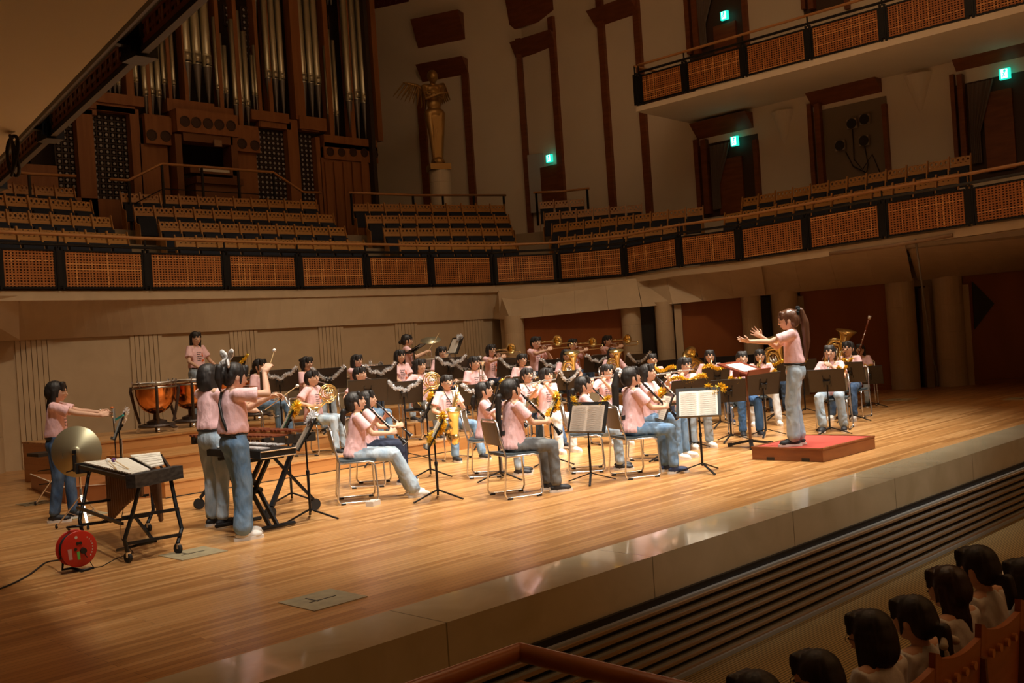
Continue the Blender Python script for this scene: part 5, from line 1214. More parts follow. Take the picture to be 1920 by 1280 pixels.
# tier one (z .2)
Y1=12.5
h1=sitp(583,695,'Y',Y1,.2,'horn','short haired girl in light jeans playing french horn at the left',hair='boy',pants='light',shoe='black',chairlab='chrome chair under the leftmost french horn player')
horn(h1['G'],h1['M'],'brass french horn of the leftmost horn player',h1['k'])
h2=sitp(673,688,'Y',Y1,.2,'horn','girl in grey blue jeans playing french horn behind a black stand',hair='boy',pants='mid',shoe='black',chairlab='chrome chair under the second french horn player')
horn(h2['G'],h2['M'],'brass french horn half hidden behind the black stand',h2['k'])
h3=sitp(785,673,'Y',Y1,.2,'horn','long haired girl in grey trousers playing french horn left of the tenor saxophone',hair='half',pants='grey',shoe='black',chairlab='chrome chair under the third french horn player')
horn(h3['G'],h3['M'],'brass french horn left of the tenor saxophone player',h3['k'])
co=sitp(887,668,'Y',Y1,.2,'hold','girl with tied back hair holding a cornet upright on her lap',hair='bun',pants='navy',shoe='black',chairlab='chrome chair under the girl holding a cornet upright')
trumpet(co['M'],(.08,.30,.66),(0,.05,1),'silver cornet held upright by the girl with tied back hair',k=co['k'],upv=(0,1,0))
g975=sitp(977,663,'Y',Y1,.2,'hold','girl with dark fringe seated above the alto saxophone girl with glasses',hair='ponylow',pants='dark',shoe='black',chairlab='chrome chair above the alto saxophone girl')
e1=sitp(1060,655,'Y',Y1,.2,'euph','player hidden behind the left euphonium bell',hair='bob',pants='navy',shoe='black',chairlab='chrome chair under the left euphonium player')
euph(e1['G'],e1['M'],'left brass euphonium with its bell in front of the player face',e1['k'],1.0,c=(.07,.24,.79))
e2=sitp(1147,652,'Y',Y1,.2,'euph','player hidden behind the right euphonium bell',hair='bob',pants='navy',shoe='black',chairlab='chrome chair under the right euphonium player')
euph(e2['G'],e2['M'],'right brass euphonium with its bell in front of the player face',e2['k'],1.0,c=(.07,.24,.79))
# tier two (z .4)
Y2=13.85
t1=sitp(485,673,'Y',Y2,.4,'hold','girl in blue jeans resting a cornet on her lap, leftmost brass player',hair='ponylow',pants='mid',shoe='black',chairlab='chrome chair of the leftmost brass player on the riser')
trumpet(t1['M'],(.08,.28,.80),(.1,.25,-1),'silver cornet resting bell down on the leftmost brass player lap',k=t1['k'],upv=(0,1,0))
t2=sitp(573,669,'Y',Y2,.4,'rest','girl with half tied long hair sitting behind the leftmost french horn player',hair='half',pants='light',shoe='black',chairlab='chrome chair behind the leftmost french horn player')
t3=sitp(667,665,'Y',Y2,.4,'tromb','girl with a bob playing a trumpet behind the second french horn player',hair='bob',pants='dark',shoe='black',chairlab='chrome chair behind the second french horn player')
mo=t3['G']['h'](0,.118,.05); trumpet(t3['M'],mo,(.0,1,-.05),'silver trumpet played by the girl with a bob',k=t3['k'])
t4=sitp(748,656,'Y',Y2,.4,'rest','girl with a dark bob and hands on her lap in front of the drummer',hair='blunt',pants='light',shoe='black',chairlab='chrome chair in front of the drummer')
t5=sitp(826,650,'Y',Y2,.4,'hold','girl with a dark bob holding a trumpet upright right of the drum kit',hair='blunt',pants='dark',shoe='black',chairlab='chrome chair right of the drum kit')
trumpet(t5['M'],(.09,.27,.62),(0,.05,1),'silver trumpet held upright by the girl right of the drum kit',k=t5['k'],upv=(0,1,0))
TBL=[]
for (px,py,hr,pt,lab,ilab) in ((919,646,'long','navy','girl with long dark hair playing trombone, leftmost trombonist','brass trombone of the long haired girl'),(1003,631,'boy','dark','tall boy playing trombone, second trombonist from the left','brass trombone with extended slide of the tall boy'),(1072,635,'boy','dark','boy with glasses playing trombone, third trombonist from the left','brass trombone of the boy with glasses'),(1137,629,'ponylow','dark','rightmost trombonist playing with raised elbow','brass trombone of the rightmost trombonist')):
    d=sitp(px,py,'Y',Y2,.4,'tromb',lab,hair=hr,pants=pt,shoe='black',glasses='glasses' in lab,yaw=fyaw(-.12,-.99),chairlab='chrome chair of the '+lab.split(',')[-1].strip() if ',' in lab else 'chrome chair of the rightmost trombonist'); trombone(d['G'],d['M'],ilab,d['k'],.45 if 'tall' in lab else .12); TBL.append(d)
tb1,tb2,tb3,tb4=TBL
# ============================================================ STANDING PLAYERS, PERCUSSION
POSE.update({
'stA':dict(sit=False,L=(-.06,.55,1.12),R=(.07,.53,1.10),Ld=(.25,.9,.15),Rd=(-.25,.9,.15),Ln=(.7,.1,-.6),Rn=(-.8,.1,-.4),Lp=(-.5,0,-1),Rp=(.5,0,-1),curl=.55,hpitch=.10,ankR=(.09,-.06,.085),ankL=(-.10,.10,.085),vox=.0075),
'stB':dict(sit=False,L=(-.20,.26,.92),R=(.20,.26,.92),Ld=(.1,.8,-.2),Rd=(-.1,.8,-.2),Ln=(.3,0,-1),Rn=(-.3,0,-1),curl=1.0,hpitch=.03,hyaw=-.35),
'stC':dict(sit=False,L=(-.10,.42,1.10),R=(.12,.40,1.05),Ld=(.3,.8,.1),Rd=(-.3,.8,.1),Ln=(.7,0,-.6),Rn=(-.7,0,-.6),curl=.7,hpitch=.05),
'stD':dict(sit=False,L=(-.02,.36,1.20),R=(.10,.27,1.42),Ld=(.3,.85,.15),Rd=(-.15,.55,.75),Ln=(.5,.3,-.7),Rn=(-.6,.6,-.3),Lp=(-.8,0,-1),Rp=(.8,.35,-.9),curl=.75,hpitch=.28,wide=1.35,vox=.007,loose=1.06,ankR=(.08,-.01,.085),ankL=(-.09,.07,.085)),
'cond':dict(sit=False,L=(-.14,.46,1.20),R=(.12,.34,1.24),Ld=(-.1,.95,.22),Rd=(.0,.75,.6),Ln=(.5,-.1,.8),Rn=(-.7,.2,.3),Lp=(-.5,0,-1),Rp=(.6,0,-1),curl=.18,spread=.42,hpitch=.16,wide=1.25,vox=.0065,ankR=(.07,.0,.085),ankL=(-.08,.05,.085),loose=.96),
'aud':dict(L=(-.07,.24,.60),R=(.07,.24,.60),Ld=(.5,.7,-.1),Rd=(-.5,.7,-.1),Ln=(.1,0,-1),Rn=(-.1,0,-1),curl=.6,hpitch=.12,vox=.008,lean=.05),
'stool':dict(ph=.62,L=(-.12,.34,.90),R=(.16,.36,.95),Ld=(.2,.9,.2),Rd=(-.2,.9,.3),Ln=(.3,0,-1),Rn=(-.3,0,-1),curl=1.0,hpitch=.1),
})
A=put(100,715,'s',172,0,'stA','girl with long black hair and dark jeans at the far left, arms stretched forward',yaw=fyaw(.85,-.53),hair='long',pants='dark',shoe='black')
B=put(365,622,'Y',16.35,.6,'stB','girl with long hair standing behind the copper timpani on the top riser',yaw=fyaw(.25,-.97),hair='long',pants='light',shoe='black')
def bow(G,root):
    m=MB(); h=G['h']; R3=G['NM'].to_3x3(); c=h(0,-.075,.225)
    for s in (-1,1):
        for (dx,dz,L,w_) in ((.075,.030,.078,.042),(.060,-.040,.060,.032)):
            d=R3@V((s*dx,-.012,dz)); q=d.normalized(); m.ell(c+d,(.014,w_,L),q.to_track_quat('Z','Y').to_matrix(),14,10)
    m.ell(c,(.018,.018,.018)); 
    me=remesh(m,'hair_bow',WHITEC,.006,2); folds(me,(40,40,40),.006,V((0,0,0)),lambda c:1); link(bpy.data.objects.new('hair_bow',me),root)
C_=put(388,683,'s',190,0,'stC','girl with a black bob standing just behind the girl with the white bow',yaw=fyaw(.9,.1),hair='blunt',pants='light',shoe='black',front=False)
def strap(G,root):
    m=MB(); T=G['TM']; m.tube([T@V(p) for p in ((-.06,-.065,.44),(.0,-.112,.34),(.06,-.118,.22),(.10,-.10,.12),(.13,-.03,.04))],.014,6); m.build('shoulder_strap',BLKP,root,True)
def both(G,root): bow(G,root); strap(G,root)
D=put(430,680,'s',207,0,'stD','girl with a white hair bow and blue jeans raising a mallet',yaw=fyaw(.93,-.15),hair='pony',pants='mid',shoe='white',extra=both)
POSE['cond2']=POSE['cond']
def scrunch(G,root):
    m=MB(); h=G['h']; 
    for i in range(9):
        a=i*.7; m.ell(h(.03*math.cos(a),-.105+.01*math.sin(a*2),.172+.035*math.sin(a)),(.018,.018,.018),n=8,m=6)
    m.build('scrunchie',mat('scrunchie_black',(.02,.03,.035),.9),root,True)
CO=put(1482,580,'s',157,PZ,'cond','conductor with a long brown ponytail and light jeans standing on the podium with raised hands',yaw=fyaw(-.48,.88),hair='ponyhigh',pants='light',shoe='black',hairm=HAIRB,front=False,extra=scrunch)
DR=put(760,627,'Y',15.35,.6,'stool','drummer girl holding two drumsticks behind the drum kit on the riser',hair='bun',pants='dark',shoe='black',yaw=fyaw(.8,-.6))
m=MB(); p=DR['p']; m.M=T4(p); m.lathe2([(0,.50),(.16,.50),(.17,.47),(.16,.44),(0,.44)],20); m.mi=1; m.cap((0,0,.05),(0,0,.45),.02,.02,8)
for i in range(3): m.cap((0,0,.12),(.2*math.cos(i*2.1),.2*math.sin(i*2.1),.01),.01,.01,6)
tag(m.build('drum_stool',[BLKP,CHROME]),'round black stool under the drummer','stool')
# white scrunchie on c3
def addpart(pl,f,name,mt):
    m=MB(); f(m,pl['G']); o=m.build(name,mt,pl['root'],True); return o
def scr(m,G):
    h=G['h']; 
    for i in range(10):
        a=i*.63; m.ell(h(.03*math.cos(a),-.11+.012*math.sin(a*2),.17+.035*math.sin(a)),(.020,.020,.020),n=8,m=6)
addpart(c3,scr,'scrunchie',WHITEC)
for pl in (ts,bc,rs,gl):
    m=MB(); T=pl['G']['TM']
    for s in (-1,1): m.tube([T@V((s*.045,-.04,.455)),T@V((s*.062,.03,.45)),T@V((s*.045,.105,.36)),T@V((.0,.135,.26))],.006,6)
    m.build('neck_strap',BLKP,pl['root'],True)
m=MB(); T=boy['G']['TM']
for s in (-1,1): m.tube([T@V((s*.05,-.05,.46)),T@V((s*.07,.03,.455)),T@V((s*.055,.105,.36)),T@V((.0,.135,.22))],.016,6)
m.build('neck_strap',BLKP,boy['root'],True)
def stick(M,a,b_,label,name='mallet',hd=None,r=.005,headr=.016,k=1):
    a=V(a);b_=V(b_); ro=empty(name,M=M@T4(a)); tag(ro,label,'mallet' if name=='mallet' else name.replace('_',' ')); m=MB(); m.M=T4(-a); m.cap(a,b_,r,r*.8,6); m.build('shaft',mat('stick_wood',(.72,.50,.24),.5),ro,True)
    if hd: m=MB(); m.M=T4(-a); m.ell(b_,(headr,)*3,n=12,m=8); m.build('head',hd,ro,True)
    return ro
WH=mat('felt_white',(.85,.83,.78),.9); PUR=mat('yarn_purple',(.14,.06,.20),.9)
kD=D['k']; wr=D['G']['wr']; MD=D['M']@Matrix.Scale(kD,4)
q=wr[1]+V((-.03,.06,.06)); stick(MD,q+V((.02,-.06,-.16)),q+V((.0,.06,.13)),'wooden mallet with white head raised by the girl with the white bow',hd=WH)
q=wr[-1]+V((.02,.075,-.01)); stick(MD,q+V((-.02,-.13,-.10)),q+V((.05,.16,.09)),'wooden mallet with white head held low by the girl with the white bow',hd=WH)
m=MB(); m.M=MD; m.tube([q+V((.02,.03,.02)),q+V((-.03,.10,-.09)),q+V((.10,.06,-.10)),q+V((.035,.035,.015))],.005,6); tag(m.build('triangle_instrument',CHROME,None,True),'small chrome triangle in the hand of the girl with the white bow','triangle')
MB_=B['M']@Matrix.Scale(B['k'],4)
for s in (-1,1): q=B['G']['wr'][s]+V((0,.08,-.02)); stick(MB_,q-V((0,.12,0)),q+V((-s*.05,.22,-.06)),'timpani mallet with white felt head in the timpanist %s hand'%('right' if s>0 else 'left'),hd=WH,headr=.022)
MR=DR['M']@Matrix.Scale(DR['k'],4)
for s,e in ((-1,(.10,.20,.30)),(1,(.02,.22,.34))): q=DR['G']['wr'][s]+V((0,.06,0)); stick(MR,q-V((0,.05,.05)),q+V(e),'wooden drumstick raised in the drummer %s hand'%('right' if s>0 else 'left'),name='drumstick',r=.006)
# ---- timpani
def timp(p,R,H,label,a0=0):
    r=empty('timpani',p,a0,label=label,cat='drum',group='copper timpani on the top riser')
    m=MB(); m.lathe2([(.0,H-.02-R*1.5),(R*.35,H-R*1.47),(R*.62,H-R*1.30),(R*.82,H-R*1.0),(R*.93,H-R*.6),(R*.955,H-.05)],40); m.build('copper_bowl',COPPER,r,True)
    m=MB(); m.lathe2([(0,H+.004),(R*.96,H+.004)],40); m.build('drum_head',mat('drum_skin',(.75,.70,.60),.5),r)
    m=MB(); m.tube([(R*math.cos(2*PI*i/40),R*math.sin(2*PI*i/40),H-.01) for i in range(40)],.014,8,closed=True); m.tube([(R*1.03*math.cos(2*PI*i/40),R*1.03*math.sin(2*PI*i/40),H-.075) for i in range(40)],.016,6,closed=True); m.build('rim',STEELD,r,True)
    for i in range(8):
        a=2*PI*i/8; m=MB(); c=(R*1.02*math.cos(a),R*1.02*math.sin(a)); m.cap((c[0],c[1],H-.09),(c[0],c[1],H+.01),.007,.007,6); m.bar((c[0]*.97,c[1]*.97,H+.02),(c[0]*1.05,c[1]*1.05,H+.02),.012,.03); m.build('tuning_rod',CHROME,r)
    for i in range(4):
        a=2*PI*(i+.5)/4; c,s=math.cos(a),math.sin(a); m=MB(); m.tube([(R*1.08*c,R*1.08*s,H-.05),(R*1.12*c,R*1.12*s,H-.12),(R*.92*c,R*.92*s,H-.45),(R*.78*c,R*.78*s,.14)],[.022,.026,.024,.022],6); m.build('strut',mat('timp_frame',(.07,.05,.04),.4,metal=.4),r)
        m=MB(); m.lathe2([(0,-.015),(.035,-.015),(.035,.015),(0,.015)],12,(R*.86*c,R*.86*s,.035),(-s,c,0)); m.build('caster',CHROME,r)
    m=MB(); m.tube([(R*.80*math.cos(2*PI*i/32),R*.80*math.sin(2*PI*i/32),.10) for i in range(32)],.028,6,closed=True); m.lathe2([(0,.07),(.16,.07),(.15,.17),(.05,.2),(.04,H-R*1.45)],16); m.bar((0,0,.09),(R*.8,0,.09),.10,.03); m.bar((0,0,.09),(-R*.8,0,.09),.10,.03); m.bar((0,-R*.7,.1),(0,-R*1.1,.06),.09,.02); m.build('pedal_base',MATS['timp_frame'],r)
    return r
for (px,dy_,s,R,lab) in ((292,.0,121,.315,'leftmost copper timpani on dark legs with casters'),(358,.28,119,.315,'second copper timpani from the left behind the girl with the bob'),(425,.40,116,.29,'third copper timpani hidden behind the girl with the white bow'),(480,.10,112,.27,'rightmost copper timpani beside the seated brass player')):
    b=aty(px,760,15.15+dy_); timp((b.x,b.y,.6),R,.76,lab,.4)
# ---- hanging cymbal on a chrome stand
cb=atz(156,988,0); r=empty('hanging_cymbal',cb,label='large bronze cymbal hanging upright on a chrome stand at the far left',cat='cymbal')
cd=V((-_f.x,-_f.y,.05)).normalized(); cx=ats(147,846,FPX/((cb.x*_f.x+cb.y*_f.y)))-cb; cc=cx+cd*.06
m=MB(); m.lathe2([(0,.035),(.03,.034),(.05,.022),(.06,.012),(.262,-.012),(.263,-.014),(.06,.008),(0,.02)],48,cc,cd); cy=m.build('cymbal_plate',CYM,r,True)
def grooves():
    m=MB(); x=cd.cross(V((0,0,1))).normalized(); y=x.cross(cd)
    rr=random.Random(3); p=cc+cd*.008-x*.0
    for i,(u,v) in enumerate(((.13,.035),(.133,.015),(.136,-.005),(.138,-.025),(.140,-.045))):
        m.bar(p-x*u*-1+y*v if False else p+x*(-u)*-1+y*v, p+x*u+y*(v-.014),.005,.0015)
    m.build('engraved_mark',mat('mark_dark',(.08,.08,.06),.5),cy)
grooves()
def tripod(root,c,h,r0,legs=3,a0=.3,mt=CHROME,th=.011,z1=.34,foot=True):
    for i in range(legs):
        a=a0+2*PI*i/legs; e=V((c[0]+r0*math.cos(a),c[1]+r0*math.sin(a),.02)); m=MB(); m.bar(V((c[0],c[1],z1)),e,.022,.010); m.bar(V((c[0],c[1],.10)),V((c[0],c[1],z1)).lerp(e,.55),.014,.005); m.build('leg',mt,root)
        if foot: q=MB(); q.cap(e,e+V((0,0,.02)),.016,.014,8); q.build('rubber_foot',RUBBER,root)
    m=MB(); m.cap((c[0],c[1],.08),(c[0],c[1],h*.6),.014,.014,10); m.cap((c[0],c[1],h*.55),(c[0],c[1],h),.010,.010,10); m.build('pole',mt,root,True)
tripod(r,(0,0),cx.z-.12,.27)
m=MB(); m.bar(cc-cd*.06+V((0,0,-.16)),cc-cd*.06+V((0,0,.02)),.03,.03); m.bar(cc-cd*.08,cc+cd*.05,.035,.035); m.bar(cc+cd*.05-V((0,0,.03)),cc+cd*.05-V((0,0,.20)),.035,.02); m.bar(cc+cd*.03+V((.10,.07,-.17)),cc+cd*.03+V((.14,.1,-.07)) if 0 else cc+cd*.05+V((-.07,.05,-.20)),.015,.012); m.build('bracket',BLKM,r)
# snare like stand behind
cs=atz(172,940,0); r=empty('percussion_table',(cs.x-.25,cs.y+.45,0),label='low black percussion tray on a stand behind the hanging cymbal',cat='stand'); m=MB(); m.box((0,0,.62),(.50,.36,.04)); m.build('tray',BLKP,r); tripod(r,(0,0),.60,.25,a0=1.0)
for z in (.25,.42): m=MB(); m.bar((-.2,0,z),(.2,0,z),.012,.012); m.build('cross_bar',BLKM,r)
r=empty('chrome_stand',(cs.x+.45,cs.y+.05,0),label='bare chrome tripod stand behind the white xylophone',cat='stand'); tripod(r,(0,0),.72,.24,a0=.2)
# music stand in front of A with glassy sheets and silver tinsel
sA=stpx((232,935),800,0,fyaw(-.90,.42),'music stand with plastic sheets and silver tinsel in front of the far left girl',deskpx=226)
PLAST=mat('plastic_sleeve',(.36,.36,.33),.15,coat=.5); onstand(sA,None,'sheets in shiny plastic sleeves in front of the far left girl','folder',[PLAST])
ton(sA,'swag','silver','silver tinsel on the music stand of the far left girl',seed=11,back=True)
r=empty('clamp_stand',atz(222,925,0),label='thin black stand with a chrome clamp holding small percussion by the far left girl',cat='stand'); m=MB(); hh=1.05; m.cap((0,0,.02),(0,0,hh),.008,.008,8); m.build('pole',BLKM,r,True); tripod(r,(0,0),.3,.2,mt=BLKM,foot=False,z1=.16)
m=MB(); m.cap((0,0,hh),(-.16,.02,hh+.05),.009,.009,8); m.ell((0,0,hh),(.03,.03,.03)); m.ell((-.01,0,hh-.04),(.025,.02,.03)); m.build('clamp',CHROME,r,True)
wA=A['M']@Matrix.Scale(A['k'],4); m=MB(); m.M=wA; q=A['G']['wr'][1]+V((-.05,.12,-.02)); m.mi=0; m.box(q+V((0,.04,.0)),(.10,.012,.16)); m.mi=1; m.bar(q+V((-.02,.04,-.05)),q+V((.06,.14,.0)),.02,.02); m.mi=2; m.ell(q+V((.0,.02,.09)),(.03,.02,.015))
tag(m.build('hand_percussion',[PLAST,mat('teal',(.03,.28,.24),.5),mat('toy_orange',(.5,.14,.03),.5)]),'small clear and teal hand percussion held by the far left girl','instrument')
# ---- white bar xylophone at the front left
z=.72; sc_=(CH-z)/(CH-.85)
def up72(p): return V((p[0]*sc_,p[1]*sc_,z))
a,b_,c,d=[up72(p) for p in ((3.61,8.64),(4.19,8.45),(3.71,7.44),(3.39,7.25))]
a=atz(157,868,z); b_=atz(300,853,z); c=atz(308,876,z); d=atz(247,890,z)
O0=(a+b_+c+d)/4; O0.z=0; xy=empty('vibraphone',O0,label='white bar vibraphone on a black wheeled frame at the front left',cat='vibraphone')
NB=20
for i in range(NB):
    t=(i+.5)/NB; hw=.5/NB*.80; l0=d.lerp(a,t-hw);l1=d.lerp(a,t+hw);r0=c.lerp(b_,t-hw);r1=c.lerp(b_,t+hw)
    for (u0,u1,dz,sk) in ((0,.56,0,0),(.60,1,.022,(i%7 in (2,6)))):
        if sk: continue
        m=MB(); m.M=T4(-O0); m.poly([l0.lerp(r0,u0)+V((0,0,dz)),l0.lerp(r0,u1)+V((0,0,dz)),l1.lerp(r1,u1)+V((0,0,dz)),l1.lerp(r1,u0)+V((0,0,dz))],(0,0,.012)); m.build('bar',mat('vibe_bar',(.86,.82,.70),.5),xy)
m=MB(); m.M=T4(-O0)
for u in (.06,.50,.66,.94): m.bar(d.lerp(c,u)-V((0,0,.012)),a.lerp(b_,u)-V((0,0,.012)),.012,.03)
for (p,q,o) in ((d,a,-.035),(c,b_,.035)): m.bar(p+V((o,-.05,-.03)),q+V((o,.03,-.03)),.02,.035)
m.build('frame_rail',BLKP,xy)
m=MB(); m.M=T4(-O0); m.bar(d+V((-.06,-.10,-.045)),c+V((.08,-.10,-.045)),.10,.11); m.build('end_board',mat('worn_black',(.014,.013,.012),.6,noise=((16,16,40),(.05,.045,.04))),xy)
m=MB(); m.M=T4(-O0); m.bar(a+V((-.05,.08,-.05)),b_+V((.06,.08,-.05)),.06,.10); m.build('end_board',BLKP,xy)
for i in range(15):
    t=(i+.5)/15; L=.10+.48*t**1.0; 
    for u,f in ((.28,1),(.8,.75)):
        p=d.lerp(a,t).lerp(c.lerp(b_,t),u)-O0; Lz=(.14+.42*((1-t) if u>.5 else t)**1.3)*f; m=MB(); m.cap((p.x,p.y,z-.04),(p.x,p.y,z-.04-Lz),.022,.022,10); m.build('resonator',mat('resonator_brown',(.20,.11,.06),.35,metal=.5),xy,True)
for (top,bot,bow_) in ((d+V((.02,-.1,-.08)),V((3.83,8.41,.09)),-.05),(c+V((.0,-.1,-.08)),V((4.25,8.36,.09)),.05),(a+V((.05,0,-.08)),V((4.08,9.90,.09)),-.04),(b_+V((-.1,0,-.08)),V((4.66,9.75,.09)),.05)):
    m=MB(); m.M=T4(-O0); m.tube([top,top.lerp(bot,.4)+V((bow_*.4,0,0)),top.lerp(bot,.8)+V((bow_,0,0)),bot],.018,8); m.build('leg',BLKM,xy)
    m=MB(); m.M=T4(-O0); m.lathe2([(0,-.014),(.042,-.014),(.042,.014),(0,.014)],16,bot-V((0,0,.045)),V((1,.2,0)).normalized()); m.build('wheel',RUBBER,xy); m=MB(); m.M=T4(-O0); m.bar(bot,bot-V((0,0,.045)),.03,.05); m.build('wheel_fork',CHROME,xy)
m=MB(); m.M=T4(-O0)
L1,L2,L3,L4=V((3.80,8.41,.16)),V((4.28,8.36,.16)),V((4.05,9.90,.16)),V((4.69,9.75,.16))
m.bar(L1,L2,.025,.025); m.bar(L1+V((0,0,.22)),L2+V((0,0,.22)),.025,.025); m.bar(L1+V((0,0,.17)),L3+V((0,0,.17)),.025,.025); m.bar(L3,L4,.025,.025); m.bar(L3+V((0,0,.2)),L4+V((0,0,.2)),.022,.022); m.bar(L1.lerp(L2,.5),L1.lerp(L3,.35)+V((.25,0,.16)),.022,.022)
m.tube([L1.lerp(L2,.1)-V((0,0,.03)),L1+V((.1,.35,-.1)),L1+V((.3,.40,-.1)),L1.lerp(L2,.55)-V((0,0,.02))],.014,6); m.build('frame_bars',BLKM,xy)
for k_,(p0,p1) in enumerate(((V((4.05,9.1,z+.02)),V((4.22,9.55,z+.045))),(V((4.09,8.95,z+.02)),V((4.26,9.52,z+.045))))):
    stick(Matrix(),p0+V((-.05,-.2,0)),p1,'mallet lying on the white bars, %s'%('nearer the wide end, purple head' if k_ else 'farther, white head'),hd=PUR if k_ else WH,headr=.022)
# ---- glockenspiel case on an X stand, marimba behind
gx0,gx1,gy0,gy1,gz=5.12,5.50,8.38,9.35,.80; G0=V(((gx0+gx1)/2,(gy0+gy1)/2,0)); gk=empty('glockenspiel',G0+V((0,0,.70)),label='glockenspiel with silver bars in a black case beside the girl with the white bow',cat='glockenspiel')
m=MB(); m.box((0,0,.035),(gx1-gx0,gy1-gy0,.07)); m.build('case',BLKP,gk)
for i in range(18):
    t=(i+.5)/18; y=-(gy1-gy0)/2+.03+(gy1-gy0-.06)*t; w1=.17*(.62+.38*t); m=MB(); m.box((-.165+w1/2,y,.085),(w1,.038,.010)); m.build('bar',mat('glock_bar',(.80,.80,.80),.4,metal=.25),gk)
    if i%7 not in (2,6): m=MB(); m.box((.03+w1*.42,y+.02,.10),(w1*.85,.036,.010)); m.build('bar',MATS['glock_bar'],gk)
m=MB(); m.tube([(-.19,-.49,.0),(-.19,-.492,.06),(.19,-.492,.06),(.19,-.49,0)],.006,6,closed=True); m.build('case_trim',CHROME,gk)
xs=empty('keyboard_stand',G0,label='black X shaped stand under the glockenspiel',cat='stand')
for s in (-1,1):
    for o in (-.04,.04):
        m=MB(); m.bar((o+(.02 if s>0 else -.02),-s*.30,.03),(o+(.02 if s>0 else -.02),s*.28,.665),.022,.045); m.build('cross_leg',BLKM,xs)
    m=MB(); m.cap((-.24,-s*.30,.03),(.24,-s*.30,.03),.02,.02,8); m.build('foot_bar',BLKM,xs); m=MB(); m.bar((-.18,s*.28,.675),(.18,s*.28,.675),.04,.03); m.build('top_bar',BLKM,xs)
m=MB(); m.cap((-.08,0,.35),(.08,0,.35),.03,.03,10); m.build('hub',BLKM,xs)
mz=.82; M0=V((5.95,9.9,0)); mb=empty('marimba',M0,label='brown wooden marimba behind the glockenspiel',cat='marimba')
for i in range(22):
    t=(i+.5)/22; y=-.75+1.5*t; w1=.30*(.6+.4*t); m=MB(); m.box((-.02-w1/2,y,mz),(w1,.052,.018)); m.build('bar',mat('rosewood',(.17,.045,.02),.3),mb)
    if i%7 not in (2,6): m=MB(); m.box((.04+w1*.4,y+.03,mz+.03),(w1*.8,.048,.018)); m.build('bar',MATS['rosewood'],mb)
m=MB(); 
for x,zz in ((-.27,0),(-.06,0),(.07,.03),(.28,.03)): m.bar((x*.8,-.78,mz-.02+zz),(x,.78,mz-.02+zz),.014,.02)
m.build('frame_rail',TRIMW,mb)
for s in (-1,1):
    m=MB(); m.bar((-.30,s*.72,mz-.05),(.32,s*.72,mz-.05),.05,.09); m.build('end_board',BLKP,mb)
    m=MB(); m.bar((-.25,s*.72,.12),(.2,s*.55,.72),.05,.03); m.bar((.25,s*.72,.12),(-.2,s*.55,.72),.05,.03); m.build('leg_cross',BLKM,mb)
    for x in (-.27,.27): m=MB(); m.lathe2([(0,-.018),(.06,-.018),(.06,.018),(0,.018)],16,(x,s*.72,.062),(0,1,0)); m.build('wheel',RUBBER,mb)
for i in range(16): m=MB(); y=-.70+i*.093; m.cap((-.12,y,mz-.05),(-.12,y,mz-.10-.02*i),.022,.022,8); m.build('resonator',MATS['resonator_brown'],mb,True)
# stands for the percussionists (sheets face them)
sC=stpx((548,942),790,0,fyaw(-.84,.54),'music stand with green folder facing the percussionists, gold tinsel at its top',deskpx=536,tilt=30); 
o=onstand(sC,None,'sheet music in a green folder facing the percussionists','folder',[mat('tan_sheet',(.34,.27,.20),.85)],w=.24)
m=MB(); r_,(c,R,Hh,W)=sC; m.box(c+R@V((0,.008,.05)),(.34,.006,.36),R); o=m.build('folder',mat('green_folder',(.015,.09,.03),.6)); o.matrix_world=T4(r_.location)@rotz(r_.rotation_euler.z); tag(o,'dark green folder under the sheets on the percussion stand','folder')
ton(sC,'short','gold','gold tinsel on top of the stand with the green folder',dx=-.15,seed=5,sc=1.5,back=True)
sD=stpx((583,975),815,0,fyaw(-.84,.54),'tall music stand with tan sheets facing the girl with the white bow',deskpx=571,tilt=32); onstand(sD,None,'tan sheet music facing the girl with the white bow','folder',[MATS['tan_sheet']],w=.34)
ton(sD,'short','silver','silver tinsel on the stand facing the girl with the white bow',dx=-.1,seed=6,sc=1.2)
# ---- cable reel
rc=atz(146,1070,0); ax=V((-.25,-.95,0)).normalized(); ax=V((_r.x*.70-_f.x*.71,_r.y*.70-_f.y*.71,0)).normalized()
cr_=empty('cable_reel',rc,label='red cable reel with black cord standing at the front left of the stage',cat='cable reel'); cz=V((0,0,.185)); RED=mat('reel_red',(.52,.025,.012),.35)
for s,n_ in ((.055,'flange'),(-.055,'flange')): m=MB(); m.lathe2([(0,.003),(.14,.003),(.147,.0),(.14,-.004),(0,-.004)],36,cz+ax*s,ax); fl=m.build(n_,RED,cr_,True); 
fl=[c for c in cr_.children][0]
m=MB(); 
for i in range(9): m.tube([cz+ax*(-.044+.011*i)+(V((0,0,1))*math.cos(a)+ax.cross(V((0,0,1)))*math.sin(a))*(.118+.004*(i%2)) for a in [2*PI*j/28 for j in range(28)]],.0065,6,closed=True)
m.lathe2([(.105,-.05),(.105,.05)],24,cz,ax); m.build('wound_cord',RUBBER,cr_)
xx=ax.cross(V((0,0,1))).normalized(); xx=xx if xx.dot(_r)>0 else -xx; f0=cz+ax*.059
m=MB()
for (u,v) in ((-.012,.045),(.012,.045),(-.03,.0),(.028,-.005)): m.lathe2([(.013,0),(.013,.004),(0,.004)],14,f0+xx*u+V((0,0,v)),ax)
m.lathe2([(.026,0),(.024,.02),(0,.02)],16,f0+xx*.03-V((0,0,.02)),ax); m.build('socket',BLKP,fl)
m=MB(); m.poly([f0+ax*.002+xx*u+V((0,0,v)) for u,v in ((-.022,-.02),(.0,-.02),(.004,-.085),(-.018,-.085))],ax*.002); m.build('green_label',mat('label_green',(.12,.50,.08),.6),fl)
